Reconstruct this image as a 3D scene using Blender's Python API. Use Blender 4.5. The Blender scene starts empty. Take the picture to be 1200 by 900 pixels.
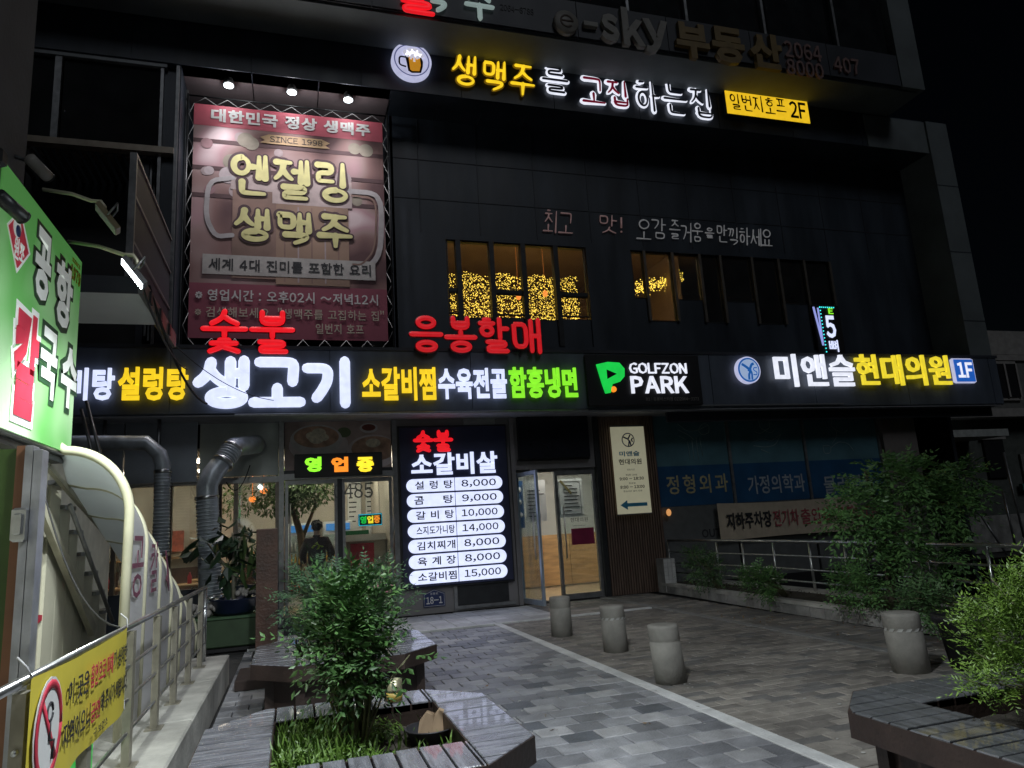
import bpy, math, random
import numpy as np
from mathutils import Vector, Matrix
from mathutils.geometry import tessellate_polygon
random.seed(7)
SC = bpy.context.scene
COL = SC.collection

# ------------------------------------------------------------------ camera, world, sun, exposure
YAW, PITCH, ROLL, FPX, H = 0.30402, 0.19668, -0.06283, 833.2, 1.4
_f = Vector((math.sin(YAW)*math.cos(PITCH), math.cos(YAW)*math.cos(PITCH), math.sin(PITCH)))
_r = Vector((math.cos(YAW), -math.sin(YAW), 0)); _u = _r.cross(_f)
_R = _r*math.cos(ROLL) + _u*math.sin(ROLL); _U = _u*math.cos(ROLL) - _r*math.sin(ROLL)
cam_d = bpy.data.cameras.new('camera'); cam = bpy.data.objects.new('camera', cam_d); COL.objects.link(cam)
cam.matrix_world = Matrix(((_R.x, _U.x, -_f.x, 0), (_R.y, _U.y, -_f.y, 0), (_R.z, _U.z, -_f.z, H), (0, 0, 0, 1)))
cam_d.sensor_width = 36; cam_d.lens = 36*FPX/1200; cam_d.clip_start = 0.05; cam_d.clip_end = 600
SC.camera = cam

W = bpy.data.worlds.new('World'); SC.world = W; W.use_nodes = True
nt = W.node_tree; nt.nodes.clear()
SUN_EL, SUN_AZ = math.radians(40), math.radians(172)      # moonlit / street-lit night: light from behind the viewer on the left
sky = nt.nodes.new('ShaderNodeTexSky'); sky.sky_type = 'NISHITA'; sky.sun_disc = False
sky.sun_elevation = SUN_EL; sky.sun_rotation = SUN_AZ
bgn = nt.nodes.new('ShaderNodeBackground'); bgn.inputs['Strength'].default_value = 0.00035
wo = nt.nodes.new('ShaderNodeOutputWorld')
nt.links.new(sky.outputs[0], bgn.inputs[0]); nt.links.new(bgn.outputs[0], wo.inputs[0])

sun_d = bpy.data.lights.new('sun', 'SUN'); sun_d.energy = 0.22; sun_d.angle = math.radians(20); sun_d.color = (0.86, 0.92, 1.0)
sun = bpy.data.objects.new('sun', sun_d); COL.objects.link(sun)
_sd = Vector((math.sin(SUN_AZ)*math.cos(SUN_EL), math.cos(SUN_AZ)*math.cos(SUN_EL), math.sin(SUN_EL)))
sun.rotation_euler = _sd.to_track_quat('Z', 'Y').to_euler()

vs = SC.view_settings; vs.view_transform = 'Standard'; vs.look = 'None'; vs.exposure = 0.0; vs.gamma = 1.0
# the street lamp standing just behind the viewer (its reflection shows in the upper left window)
LAMP = Vector((0.75, 2.5, 4.0))
ld = bpy.data.lights.new('street_lamp_beam', 'SPOT'); ld.energy = 650; ld.spot_size = math.radians(150); ld.spot_blend = .35; ld.shadow_soft_size = .16; ld.color = (.9, .96, 1.0)
lo = bpy.data.objects.new('street_lamp_beam', ld); COL.objects.link(lo); lo.location = LAMP; lo.rotation_euler = (math.radians(4), math.radians(-6), 0)
SC.render.engine = 'CYCLES'
cy = SC.cycles
cy.use_denoising = True; cy.max_bounces = 5; cy.diffuse_bounces = 2; cy.glossy_bounces = 3
cy.transmission_bounces = 4; cy.transparent_max_bounces = 10; cy.sample_clamp_indirect = 3.0
cy.caustics_reflective = False; cy.caustics_refractive = False

def at(px, py, X=None, Y=None, Z=None):
    """the point of the place seen at a pixel of the 1200x900 photograph, on a plane x, y or z = const (used to survey the place)"""
    d = _f*FPX + _R*(px-600) + _U*(450-py)
    t = X/d.x if X is not None else Y/d.y if Y is not None else (Z-H)/d.z
    return Vector((0, 0, H)) + d*t

# ------------------------------------------------------------------ materials
MATS = {}
def mat(name, color, rough=0.6, metal=0.0, noise=0.15, nscale=6.0, bump=0.0, bscale=40.0, emit=None, estr=0.0, spec=0.5, coat=0.0, stretch=None, stain=0.0):
    if name in MATS: return MATS[name]
    m = bpy.data.materials.new(name); m.use_nodes = True
    n = m.node_tree.nodes; l = m.node_tree.links
    b = n['Principled BSDF']
    b.inputs['Roughness'].default_value = rough; b.inputs['Metallic'].default_value = metal
    b.inputs['Specular IOR Level'].default_value = spec
    b.inputs['Coat Weight'].default_value = coat
    tc = n.new('ShaderNodeNewGeometry'); mp = n.new('ShaderNodeMapping')
    l.new(tc.outputs['Position'], mp.inputs[0])
    if stretch: mp.inputs['Scale'].default_value = stretch
    nz = n.new('ShaderNodeTexNoise'); nz.inputs['Scale'].default_value = nscale; nz.inputs['Detail'].default_value = 5
    l.new(mp.outputs[0], nz.inputs['Vector'])
    mx = n.new('ShaderNodeMix'); mx.data_type = 'RGBA'
    mr = n.new('ShaderNodeMapRange'); mr.inputs['From Min'].default_value = 0.3; mr.inputs['From Max'].default_value = 0.7
    l.new(nz.outputs[0], mr.inputs[0]); l.new(mr.outputs[0], mx.inputs[0])
    mx.inputs[6].default_value = (*[c*(1-noise) for c in color], 1); mx.inputs[7].default_value = (*[min(1, c*(1+noise)) for c in color], 1)
    l.new(mx.outputs[2], b.inputs['Base Color'])
    if stain:                                                   # large blotches of dirt and wear
        ns = n.new('ShaderNodeTexNoise'); ns.inputs['Scale'].default_value = .9; ns.inputs['Detail'].default_value = 7; ns.inputs['Roughness'].default_value = .65
        l.new(mp.outputs[0], ns.inputs['Vector']); ms = n.new('ShaderNodeMapRange'); ms.inputs['From Min'].default_value = .35; ms.inputs['From Max'].default_value = .62
        ms.inputs['To Min'].default_value = 1-stain; ms.inputs['To Max'].default_value = 1.08; l.new(ns.outputs[0], ms.inputs[0])
        mu = n.new('ShaderNodeMix'); mu.data_type = 'RGBA'; mu.blend_type = 'MULTIPLY'; mu.inputs[0].default_value = 1
        l.new(mx.outputs[2], mu.inputs[6]); l.new(ms.outputs[0], mu.inputs[7]); l.new(mu.outputs[2], b.inputs['Base Color'])
    if bump:
        n2 = n.new('ShaderNodeTexNoise'); n2.inputs['Scale'].default_value = bscale; n2.inputs['Detail'].default_value = 4
        l.new(mp.outputs[0], n2.inputs['Vector'])
        bp = n.new('ShaderNodeBump'); bp.inputs['Strength'].default_value = bump; bp.inputs['Distance'].default_value = 0.02
        l.new(n2.outputs[0], bp.inputs['Height']); l.new(bp.outputs[0], b.inputs['Normal'])
        mr2 = n.new('ShaderNodeMapRange'); mr2.inputs['To Min'].default_value = max(0, rough-0.15); mr2.inputs['To Max'].default_value = min(1, rough+0.15)
        l.new(nz.outputs[0], mr2.inputs[0]); l.new(mr2.outputs[0], b.inputs['Roughness'])
    if emit is not None:
        b.inputs['Emission Color'].default_value = (*emit, 1); b.inputs['Emission Strength'].default_value = estr
    MATS[name] = m
    return m

def led(name, color, strength):
    """diffused LED face: slightly uneven emission"""
    if name in MATS: return MATS[name]
    m = mat(name, [c*0.5+0.05 for c in color], rough=0.4, noise=0.02, emit=color, estr=strength)
    n = m.node_tree.nodes; l = m.node_tree.links
    nz = n.new('ShaderNodeTexNoise'); nz.inputs['Scale'].default_value = 9
    tc = n.new('ShaderNodeTexCoord'); l.new(tc.outputs['Object'], nz.inputs['Vector'])
    mr = n.new('ShaderNodeMapRange'); mr.inputs['To Min'].default_value = strength*0.8; mr.inputs['To Max'].default_value = strength*1.2
    l.new(nz.outputs[0], mr.inputs[0]); l.new(mr.outputs[0], n['Principled BSDF'].inputs['Emission Strength'])
    return m

def glass(name, tint=(0.9, 0.95, 0.95), refl=0.12, rough=0.02, dirt=0.03):
    if name in MATS: return MATS[name]
    m = bpy.data.materials.new(name); m.use_nodes = True
    n = m.node_tree.nodes; l = m.node_tree.links; n.clear()
    o = n.new('ShaderNodeOutputMaterial'); tr = n.new('ShaderNodeBsdfTransparent'); gl = n.new('ShaderNodeBsdfGlossy'); df = n.new('ShaderNodeBsdfDiffuse')
    tr.inputs[0].default_value = (*tint, 1); gl.inputs['Roughness'].default_value = rough; gl.inputs['Color'].default_value = (0.9, 0.95, 1, 1)
    df.inputs[0].default_value = (0.5, 0.52, 0.52, 1)
    fr = n.new('ShaderNodeLayerWeight'); fr.inputs[0].default_value = 0.25
    mr = n.new('ShaderNodeMapRange'); mr.inputs['To Min'].default_value = refl*0.5; mr.inputs['To Max'].default_value = min(1, refl*4)
    l.new(fr.outputs['Fresnel'], mr.inputs[0])
    m1 = n.new('ShaderNodeMixShader'); m2 = n.new('ShaderNodeMixShader')
    l.new(mr.outputs[0], m1.inputs[0]); l.new(tr.outputs[0], m1.inputs[1]); l.new(gl.outputs[0], m1.inputs[2])
    nz = n.new('ShaderNodeTexNoise'); nz.inputs['Scale'].default_value = 3; nz.inputs['Detail'].default_value = 6
    tc = n.new('ShaderNodeTexCoord'); l.new(tc.outputs['Object'], nz.inputs['Vector'])
    mm = n.new('ShaderNodeMath'); mm.operation = 'MULTIPLY'; mm.inputs[1].default_value = dirt*2; l.new(nz.outputs[0], mm.inputs[0])
    l.new(mm.outputs[0], m2.inputs[0]); l.new(m1.outputs[0], m2.inputs[1]); l.new(df.outputs[0], m2.inputs[2])
    l.new(m2.outputs[0], o.inputs[0])
    MATS[name] = m
    return m

def leafmat(name, c1, c2, rough=0.45):
    if name in MATS: return MATS[name]
    m = mat(name, c1, rough=rough, noise=0.3, nscale=2.5)
    n = m.node_tree.nodes; l = m.node_tree.links; b = n['Principled BSDF']
    nz = n.new('ShaderNodeTexNoise'); nz.inputs['Scale'].default_value = 11; nz.inputs['Detail'].default_value = 8; nz.inputs['Roughness'].default_value = .75
    tc = n.new('ShaderNodeTexCoord'); l.new(tc.outputs['Object'], nz.inputs['Vector'])
    rp = n.new('ShaderNodeValToRGB'); rp.color_ramp.elements[0].position = 0.35; rp.color_ramp.elements[1].position = 0.68
    rp.color_ramp.elements[0].color = (*c1, 1); rp.color_ramp.elements[1].color = (*c2, 1)
    e3 = rp.color_ramp.elements.new(.78); e3.color = (min(1, c2[0]*1.9), c2[1]*1.15, c2[2]*.8, 1)
    l.new(nz.outputs[0], rp.inputs[0]); l.new(rp.outputs[0], b.inputs['Base Color'])
    b.inputs['Subsurface Weight'].default_value = 0.0
    return m

# ------------------------------------------------------------------ mesh builder
class MB:
    def __init__(s): s.v = []; s.f = []; s.m = []; s.mats = []; s.sm = []
    def _mi(s, m):
        if m is None: return 0
        if m not in s.mats: s.mats.append(m)
        return s.mats.index(m)
    def add(s, vs, fs, m=None, smooth=False):
        b = len(s.v); s.v.extend([tuple(v) for v in vs]); k = s._mi(m)
        for f in fs: s.f.append([b+i for i in f]); s.m.append(k); s.sm.append(smooth)
        return s
    def box(s, x0, x1, y0, y1, z0, z1, m=None, bev=0.0):
        if x1 < x0: x0, x1 = x1, x0
        if y1 < y0: y0, y1 = y1, y0
        if z1 < z0: z0, z1 = z1, z0
        if not bev:
            vs = [(x, y, z) for z in (z0, z1) for y in (y0, y1) for x in (x0, x1)]
            return s.add(vs, [(0, 2, 3, 1), (4, 5, 7, 6), (0, 1, 5, 4), (2, 6, 7, 3), (0, 4, 6, 2), (1, 3, 7, 5)], m)
        b = min(bev, (x1-x0)/2.1, (y1-y0)/2.1, (z1-z0)/2.1)
        def ring(z, i): return [(x0+i, y0+i, z), (x1-i, y0+i, z), (x1-i, y1-i, z), (x0+i, y1-i, z)]
        vs = ring(z0, b)+ring(z0+b, 0)+ring(z1-b, 0)+ring(z1, b)
        fs = [(3, 2, 1, 0), (12, 13, 14, 15)]
        for k in range(3):
            for i in range(4):
                j = (i+1) % 4; fs.append((k*4+i, k*4+j, k*4+4+j, k*4+4+i))
        return s.add(vs, fs, m)
    def obox(s, o, ax, ay, az, m=None):
        """oriented box from corner o with edge vectors"""
        o, ax, ay, az = map(Vector, (o, ax, ay, az))
        vs = [o+ax*i+ay*j+az*k for k in (0, 1) for j in (0, 1) for i in (0, 1)]
        return s.add(vs, [(0, 2, 3, 1), (4, 5, 7, 6), (0, 1, 5, 4), (2, 6, 7, 3), (0, 4, 6, 2), (1, 3, 7, 5)], m)
    def prism(s, pts, d, m=None):
        """closed polygon of 3D points extruded by vector d"""
        n = len(pts); d = Vector(d); vs = [Vector(p) for p in pts]+[Vector(p)+d for p in pts]
        return s.add(vs, [list(range(n))[::-1], list(range(n, 2*n))]+[(i, (i+1) % n, n+(i+1) % n, n+i) for i in range(n)], m)
    def tube(s, path, r, n=8, m=None, smooth=True, up=None, ry=None, cap=True):
        """tube along a path; r number or list; with up/ry an elliptic section (ry = half thickness along up)"""
        P = [Vector(p) for p in path]; k = len(P); rs = r if isinstance(r, (list, tuple)) else [r]*k
        vs = []; prev = None
        for i, p in enumerate(P):
            t = (P[min(i+1, k-1)]-P[max(i-1, 0)])
            if t.length < 1e-9: t = Vector((0, 0, 1))
            t.normalize()
            if up is not None:
                b = Vector(up).normalized(); a = t.cross(b); a.normalize()
            else:
                if prev is None:
                    a = t.orthogonal().normalized()
                else:
                    a = prev - t*prev.dot(t); a = a.normalized() if a.length > 1e-6 else t.orthogonal().normalized()
                prev = a; b = t.cross(a)
            q = rs[i]; qy = ry if ry is not None else q
            for j in range(n):
                th = 2*math.pi*j/n; vs.append(p+a*q*math.cos(th)+b*qy*math.sin(th))
        fs = []
        for i in range(k-1):
            for j in range(n):
                fs.append((i*n+j, i*n+(j+1) % n, (i+1)*n+(j+1) % n, (i+1)*n+j))
        if cap: fs += [list(range(n))[::-1], list(range((k-1)*n, k*n))]
        return s.add(vs, fs, m, smooth)
    def lathe(s, c, prof, n=20, m=None, smooth=True, axis=(0, 0, 1)):
        """profile [(r,h)] about an axis through c"""
        c = Vector(c); ax = Vector(axis).normalized(); a = ax.orthogonal().normalized(); b = ax.cross(a)
        vs = []
        for (r, h) in prof:
            for j in range(n):
                th = 2*math.pi*j/n; vs.append(c+ax*h+(a*math.cos(th)+b*math.sin(th))*r)
        fs = []
        for i in range(len(prof)-1):
            for j in range(n):
                fs.append((i*n+j, i*n+(j+1) % n, (i+1)*n+(j+1) % n, (i+1)*n+j))
        fs += [list(range(n))[::-1], list(range((len(prof)-1)*n, len(prof)*n))]
        return s.add(vs, fs, m, smooth)
    def ball(s, c, rx, ry=None, rz=None, m=None, n=10, k=6):
        ry = ry or rx; rz = rz or rx; c = Vector(c); vs = [c+Vector((0, 0, -rz))]
        for i in range(1, k):
            ph = math.pi*i/k
            for j in range(n):
                th = 2*math.pi*j/n; vs.append(c+Vector((rx*math.sin(ph)*math.cos(th), ry*math.sin(ph)*math.sin(th), -rz*math.cos(ph))))
        vs.append(c+Vector((0, 0, rz))); fs = []
        for j in range(n): fs.append((0, 1+(j+1) % n, 1+j))
        for i in range(k-2):
            for j in range(n):
                fs.append((1+i*n+j, 1+i*n+(j+1) % n, 1+(i+1)*n+(j+1) % n, 1+(i+1)*n+j))
        L = len(vs)-1
        for j in range(n): fs.append((L, 1+(k-2)*n+j, 1+(k-2)*n+(j+1) % n))
        return s.add(vs, fs, m, True)
    def build(s, name, m=None, parent=None, kind=None):
        off = Vector((0, 0, 0)); p = parent
        while p is not None: off += p.location; p = p.parent
        if parent is None and s.v and kind != 'structure':       # a thing that is one mesh: origin at its base
            A = np.array(s.v); loc = Vector(((A[:, 0].min()+A[:, 0].max())/2, (A[:, 1].min()+A[:, 1].max())/2, A[:, 2].min()))
        else: loc = Vector((0, 0, 0))
        sub = off+loc
        me = bpy.data.meshes.new(name)
        me.from_pydata([(a-sub.x, b-sub.y, c-sub.z) for a, b, c in s.v], [], s.f)
        ms = s.mats or [m]
        for q in ms: me.materials.append(q)
        if len(s.mats) > 1: me.polygons.foreach_set('material_index', s.m)
        me.polygons.foreach_set('use_smooth', s.sm)
        me.update()
        o = bpy.data.objects.new(name, me); COL.objects.link(o); o.location = loc
        if parent is not None: o.parent = parent
        if kind: o['kind'] = kind
        return o

def thing(name, label, cat, loc, group=None):
    o = bpy.data.objects.new(name, None); COL.objects.link(o); o.location = Vector(loc); o.empty_display_size = 0.2
    return tag(o, label, cat, group)
def tag(o, label, cat, group=None, kind=None):
    o['label'] = label; o['category'] = cat
    if group: o['group'] = group
    if kind: o['kind'] = kind
    return o
def B(name, m, parent, *dims, bev=0.0, kind=None):
    return MB().box(*dims, bev=bev).build(name, m, parent, kind)
def copy_thing(o, loc, label, parent=None):
    c = o.copy(); COL.objects.link(c)
    if parent is None:
        c.location = loc; c['label'] = label
    else: c.parent = parent
    for ch in o.children: copy_thing(ch, None, None, c)
    return c

# ------------------------------------------------------------------ lettering (Blender's own built-in typeface)
_TC = {}
# the outlines come from the built-in typeface; weight is added by offsetting them here
_OUT = {'\uff14': [[(.34, 0), (.34, .2), (0, .2), (0, .28), (.33, .73), (.43, .73), (.43, .275), (.53, .275), (.53, .2), (.43, .2), (.43, 0)][::-1], [(.34, .275), (.1, .275), (.34, .61)]]}
def _fetch(chars):
    """contours of characters: the boundary loops of their filled faces"""
    chars = [c for c in dict.fromkeys(chars) if c not in _OUT and c != ' ']; obs = []
    if len(chars) > 1:                                          # one text first, so that every character is loaded just once
        cu = bpy.data.curves.new('lettering', 'FONT'); cu.body = ''.join(chars); ob = bpy.data.objects.new('lettering', cu); COL.objects.link(ob)
        bpy.context.evaluated_depsgraph_get(); bpy.data.objects.remove(ob); bpy.data.curves.remove(cu)
    for ch in chars:
        cu = bpy.data.curves.new('lettering', 'FONT'); cu.body = ch; cu.resolution_u = 2; cu.extrude = 0
        ob = bpy.data.objects.new('lettering', cu); COL.objects.link(ob); obs.append(ob)
    dg = bpy.context.evaluated_depsgraph_get()
    for ch, ob in zip(chars, obs):
        me = bpy.data.meshes.new_from_object(ob.evaluated_get(dg))
        key = [(round(v.co.x, 4), round(v.co.y, 4)) for v in me.vertices]
        ed = {(key[p], key[q]) for f in me.polygons for p, q in zip(f.vertices, list(f.vertices[1:])+[f.vertices[0]])}
        bpy.data.meshes.remove(me); nx = {}; loops = []
        for p, q in sorted(e for e in ed if (e[1], e[0]) not in ed): nx.setdefault(p, []).append(q)
        while nx:
            cur = st = next(iter(nx)); L = []
            while True:
                L.append(cur); n = nx[cur].pop()
                if not nx[cur]: del nx[cur]
                cur = n
                if cur == st or cur not in nx: break
            Q = [p for i, p in enumerate(L) if abs((p[0]-L[i-1][0])*(L[(i+1) % len(L)][1]-p[1])-(p[1]-L[i-1][1])*(L[(i+1) % len(L)][0]-p[0])) > 2e-6]
            if len(Q) > 2: loops.append(Q)
        _OUT[ch] = loops
    for ob in obs: cu = ob.data; bpy.data.objects.remove(ob); bpy.data.curves.remove(cu)
def _contours(ch, bold):
    out = []
    if ch not in _OUT: _fetch([ch])
    for P in _OUT[ch]:
        n = len(P); Q = []
        for i in range(n):
            d1 = Vector((P[i][0]-P[i-1][0], P[i][1]-P[i-1][1])).normalized(); d2 = Vector((P[(i+1) % n][0]-P[i][0], P[(i+1) % n][1]-P[i][1])).normalized()
            n1 = Vector((d1.y, -d1.x)); n2 = Vector((d2.y, -d2.x)); m = n1+n2
            k = min(1.35, 1/max(.3, m.length/2)) if m.length > .05 else 1
            m = m.normalized() if m.length > .05 else n1
            Q.append((P[i][0]+m.x*bold*k, P[i][1]+m.y*bold*k))
        out.append(Q)
    return out
def glyph(ch, bold=0.0):
    """triangulated solid of a character, in the xy plane, and its advance"""
    if 33 <= ord(ch) <= 126: ch = chr(ord(ch)+0xFEE0)       # full-width forms
    if (ch, bold) in _TC: return _TC[(ch, bold)]
    C_ = _contours(ch, bold); flat_ = [p for Q in C_ for p in Q]; n = len(flat_)
    area = lambda Q: sum(Q[i-1][0]*Q[i][1]-Q[i][0]*Q[i-1][1] for i in range(len(Q)))/2
    outer = [i for i, Q in enumerate(C_) if area(Q) > 0]; vs = [(x, y, .05) for x, y in flat_]+[(x, y, -.05) for x, y in flat_]; fs = []
    off = [sum(len(q) for q in C_[:i]) for i in range(len(C_))]
    def inside(p, Q):
        c = False
        for i in range(len(Q)):
            (x1, y1), (x2, y2) = Q[i-1], Q[i]
            if (y1 > p[1]) != (y2 > p[1]) and p[0] < (x2-x1)*(p[1]-y1)/(y2-y1)+x1: c = not c
        return c
    for o in outer:                                            # each outer contour with the holes lying inside it
        own = [o]+[i for i in range(len(C_)) if i not in outer and inside(C_[i][0], C_[o])]
        idx = [off[i]+j for i in own for j in range(len(C_[i]))]
        for tri in tessellate_polygon([[Vector((x, y, 0)) for x, y in C_[i]] for i in own]):
            t = [idx[j] for j in tri]; (ax, ay), (bx, by), (cx, cy_) = (flat_[j] for j in t)
            if (bx-ax)*(cy_-ay)-(by-ay)*(cx-ax) < 0: t = t[::-1]
            fs.append(tuple(t)); fs.append(tuple(n+j for j in t[::-1]))
    for Q, o in zip(C_, off):
        k = len(Q); fs += [(o+i, n+o+i, n+o+(i+1) % k, o+(i+1) % k) for i in range(k)]
    hangul = 0x2000 < ord(ch) < 0xFF00
    if not hangul and vs: mn = min(v[0] for v in vs); vs = [(v[0]-mn, v[1], v[2]) for v in vs]
    adv = .94 if hangul else ((max([v[0] for v in vs])+0.07) if vs else 0.3)
    _TC[(ch, bold)] = (vs, fs, adv); return _TC[(ch, bold)]
_fetch('생고기 설렁탕 갈비탕 소갈비찜 수육전골 함흥냉면 미앤슬 현대의원 부동산 대한민국 정상 생맥주 세계 진미를 포함한 요리 영업시간 오후 저녁 검색해보세요 고집하는 집 일번지 호프 점 응봉비스타점 소갈비살 곰탕 스지도가니탕 김치찌개 육계장 응봉로 영업중 정형외과 가정의학과 물리치료 지하주차장 전기차 출입을 금합니다 진료시간 평일월 금요일 토요일 점심시간 없이 공칼 뼈 이 곳은 흡연으로 피해가 심각한 지역이오니 금연해 주시기 바랍니다 구 보건소 야외 원조 숯불※'+''.join(chr(ord(c)+0xFEE0) for c in '0123456789GOLFZNPARK-|.,:)~\"eskyBSICETUM'))
def layout(text, bold, gap=0.0):
    out = []; x = 0
    for ch in text:
        if ch == ' ': x += 0.34+gap; continue
        vs, fs, adv = glyph(ch, bold)
        out.append((ch, [(a+x, b, c) for a, b, c in vs], fs)); x += adv+gap
    return out
class Frame:
    """a plane: point o, right, up and outward normal"""
    def __init__(s, o, r=(1, 0, 0), u=(0, 0, 1)):
        s.o = Vector(o); s.r = Vector(r).normalized(); s.u = Vector(u).normalized(); s.n = s.r.cross(s.u)
    def p(s, a, b, c=0.0): return s.o+s.r*a+s.u*b+s.n*c
def lettering(fr, text, a0, a1, b0, b1, depth=0.02, lift=0.0, bold=0.0, gap=0.0, mb=None, m=None, shear=0.0):
    """text fitted to a rectangle of a plane; returns one MB per letter (or fills mb)"""
    L = layout(text, bold, gap)
    A = np.array([v for _, vs, _ in L for v in vs]); x0, x1 = A[:, 0].min(), A[:, 0].max(); y0, y1 = A[:, 1].min(), A[:, 1].max()
    sx = (a1-a0)/(x1-x0); sy = (b1-b0)/(y1-y0); out = []
    for ch, vs, fs in L:
        q = mb or MB()
        q.add([fr.p(a0+(v[0]-x0)*sx+shear*(v[1]-y0)*sy, b0+(v[1]-y0)*sy, lift+(v[2]+0.05)*10*depth) for v in vs], fs, m)
        out.append(q)
    return out
def letter_parts(parent, m, *a, name='letter', **k):
    for q in lettering(*a, **k): q.build(name, m, parent)
def printed(parent, m, name, fr, rows, depth=0.002, lift=0.0, kind=None):
    """small print: rows of (text, a0, a1, b0, b1[, bold]) in one mesh"""
    mb = MB()
    for rw in rows:
        lettering(fr, rw[0], *rw[1:5], depth=depth, lift=lift, bold=rw[5] if len(rw) > 5 else 0.0, mb=mb)
    return mb.build(name, m, parent)

# brush / round stroke letters: every syllable composed from its strokes
def _arc(cx, cy, rx, ry, a0, a1, n=14): return [(cx+rx*math.cos(math.radians(a0+(a1-a0)*i/n)), cy+ry*math.sin(math.radians(a0+(a1-a0)*i/n))) for i in range(n+1)]
CONS = {
 'ㄱ': [[(0, .92), (.75, .92), (.9, .8), (.85, .5), (.6, .2), (.4, .02)]], 'ㄴ': [[(.08, 1), (.08, .2), (.2, .05), (1, .05)]],
 'ㄷ': [[(.98, .95), (.08, .95), (.08, .12), (.2, .05), (1, .05)]],
 'ㄹ': [[(.05, .97), (.9, .97), (.92, .53), (.1, .5), (.08, .1), (.2, .03), (1, .03)]],
 'ㅁ': [[(.08, .95), (.92, .95), (.92, .05), (.08, .05), (.08, .95)]],
 'ㅂ': [[(.08, 1), (.08, .05), (.92, .05), (.92, 1)], [(.08, .5), (.92, .5)]],
 'ㅅ': [[(.5, 1), (.42, .55), (.25, .25), (0, 0)], [(.46, .62), (.7, .25), (1, 0)]],
 'ㅇ': [_arc(.5, .5, .46, .46, 90, 450)],
 'ㅈ': [[(.05, .95), (.92, .95)], [(.5, .92), (.42, .5), (.25, .22), (0, 0)], [(.45, .5), (.7, .2), (1, 0)]],
 'ㅊ': [[(.35, 1.08), (.65, 1.08)], [(.05, .78), (.92, .78)], [(.5, .75), (.42, .42), (0, 0)], [(.45, .45), (1, 0)]],
 'ㅋ': [[(0, .92), (.75, .92), (.9, .8), (.85, .5), (.6, .2), (.4, .02)], [(.05, .5), (.85, .52)]],
 'ㅌ': [[(.98, .97), (.08, .97), (.08, .1), (.2, .03), (1, .03)], [(.08, .5), (.9, .5)]],
 'ㅍ': [[(.02, .95), (.98, .95)], [(.3, .9), (.34, .1)], [(.7, .9), (.66, .1)], [(0, .05), (1, .05)]],
 'ㅎ': [[(.35, 1.05), (.65, 1.05)], [(.05, .8), (.95, .8)], _arc(.5, .3, .38, .3, 90, 450)]}
VOW = {
 'ㅏ': [[(.3, 0), (.3, 1)], [(.3, .5), (1, .5)]], 'ㅐ': [[(.15, .03), (.15, .97)], [(.9, 0), (.9, 1)], [(.15, .5), (.9, .5)]],
 'ㅓ': [[(.8, 0), (.8, 1)], [(0, .5), (.8, .5)]], 'ㅔ': [[(.5, .03), (.5, .97)], [(1, 0), (1, 1)], [(-.05, .5), (.5, .5)]],
 'ㅕ': [[(.8, 0), (.8, 1)], [(0, .35), (.8, .35)], [(0, .65), (.8, .65)]], 'ㅣ': [[(.6, 0), (.6, 1)]],
 'ㅑ': [[(.3, 0), (.3, 1)], [(.3, .35), (1, .35)], [(.3, .65), (1, .65)]],
 'ㅖ': [[(.5, .03), (.5, .97)], [(1, 0), (1, 1)], [(-.05, .35), (.5, .35)], [(-.05, .65), (.5, .65)]],
 'ㅗ': [[(.5, 1), (.5, .1)], [(0, .1), (1, .1)]], 'ㅛ': [[(.3, 1), (.3, .1)], [(.7, 1), (.7, .1)], [(0, .1), (1, .1)]],
 'ㅜ': [[(0, .9), (1, .9)], [(.5, .9), (.5, -.1)]], 'ㅠ': [[(0, .9), (1, .9)], [(.3, .9), (.3, 0)], [(.7, .9), (.7, 0)]], 'ㅡ': [[(0, .5), (1, .5)]]}
H1 = {'ㄱ': [[(0, .95), (.85, .95), (.98, .85), (.94, .0)]], 'ㅋ': [[(0, .95), (.85, .95), (.98, .85), (.94, .0)], [(0, .5), (.95, .5)]]}
for _d, _s in zip('ㄲㄸㅃㅆㅉ', 'ㄱㄷㅂㅅㅈ'): CONS[_d] = [[(a*.46, b) for a, b in st] for st in CONS[_s]]+[[(.54+a*.46, b) for a, b in st] for st in CONS[_s]]
LI = 'ㄱㄲㄴㄷㄸㄹㅁㅂㅃㅅㅆㅇㅈㅉㅊㅋㅌㅍㅎ'; VI = 'ㅏㅐㅑㅒㅓㅔㅕㅖㅗㅘㅙㅚㅛㅜㅝㅞㅟㅠㅡㅢㅣ'
TI = ['', 'ㄱ', 'ㄲ', 'ㄳ', 'ㄴ', 'ㄵ', 'ㄶ', 'ㄷ', 'ㄹ', 'ㄺ', 'ㄻ', 'ㄼ', 'ㄽ', 'ㄾ', 'ㄿ', 'ㅀ', 'ㅁ', 'ㅂ', 'ㅄ', 'ㅅ', 'ㅆ', 'ㅇ', 'ㅈ', 'ㅊ', 'ㅋ', 'ㅌ', 'ㅍ', 'ㅎ']
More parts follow.
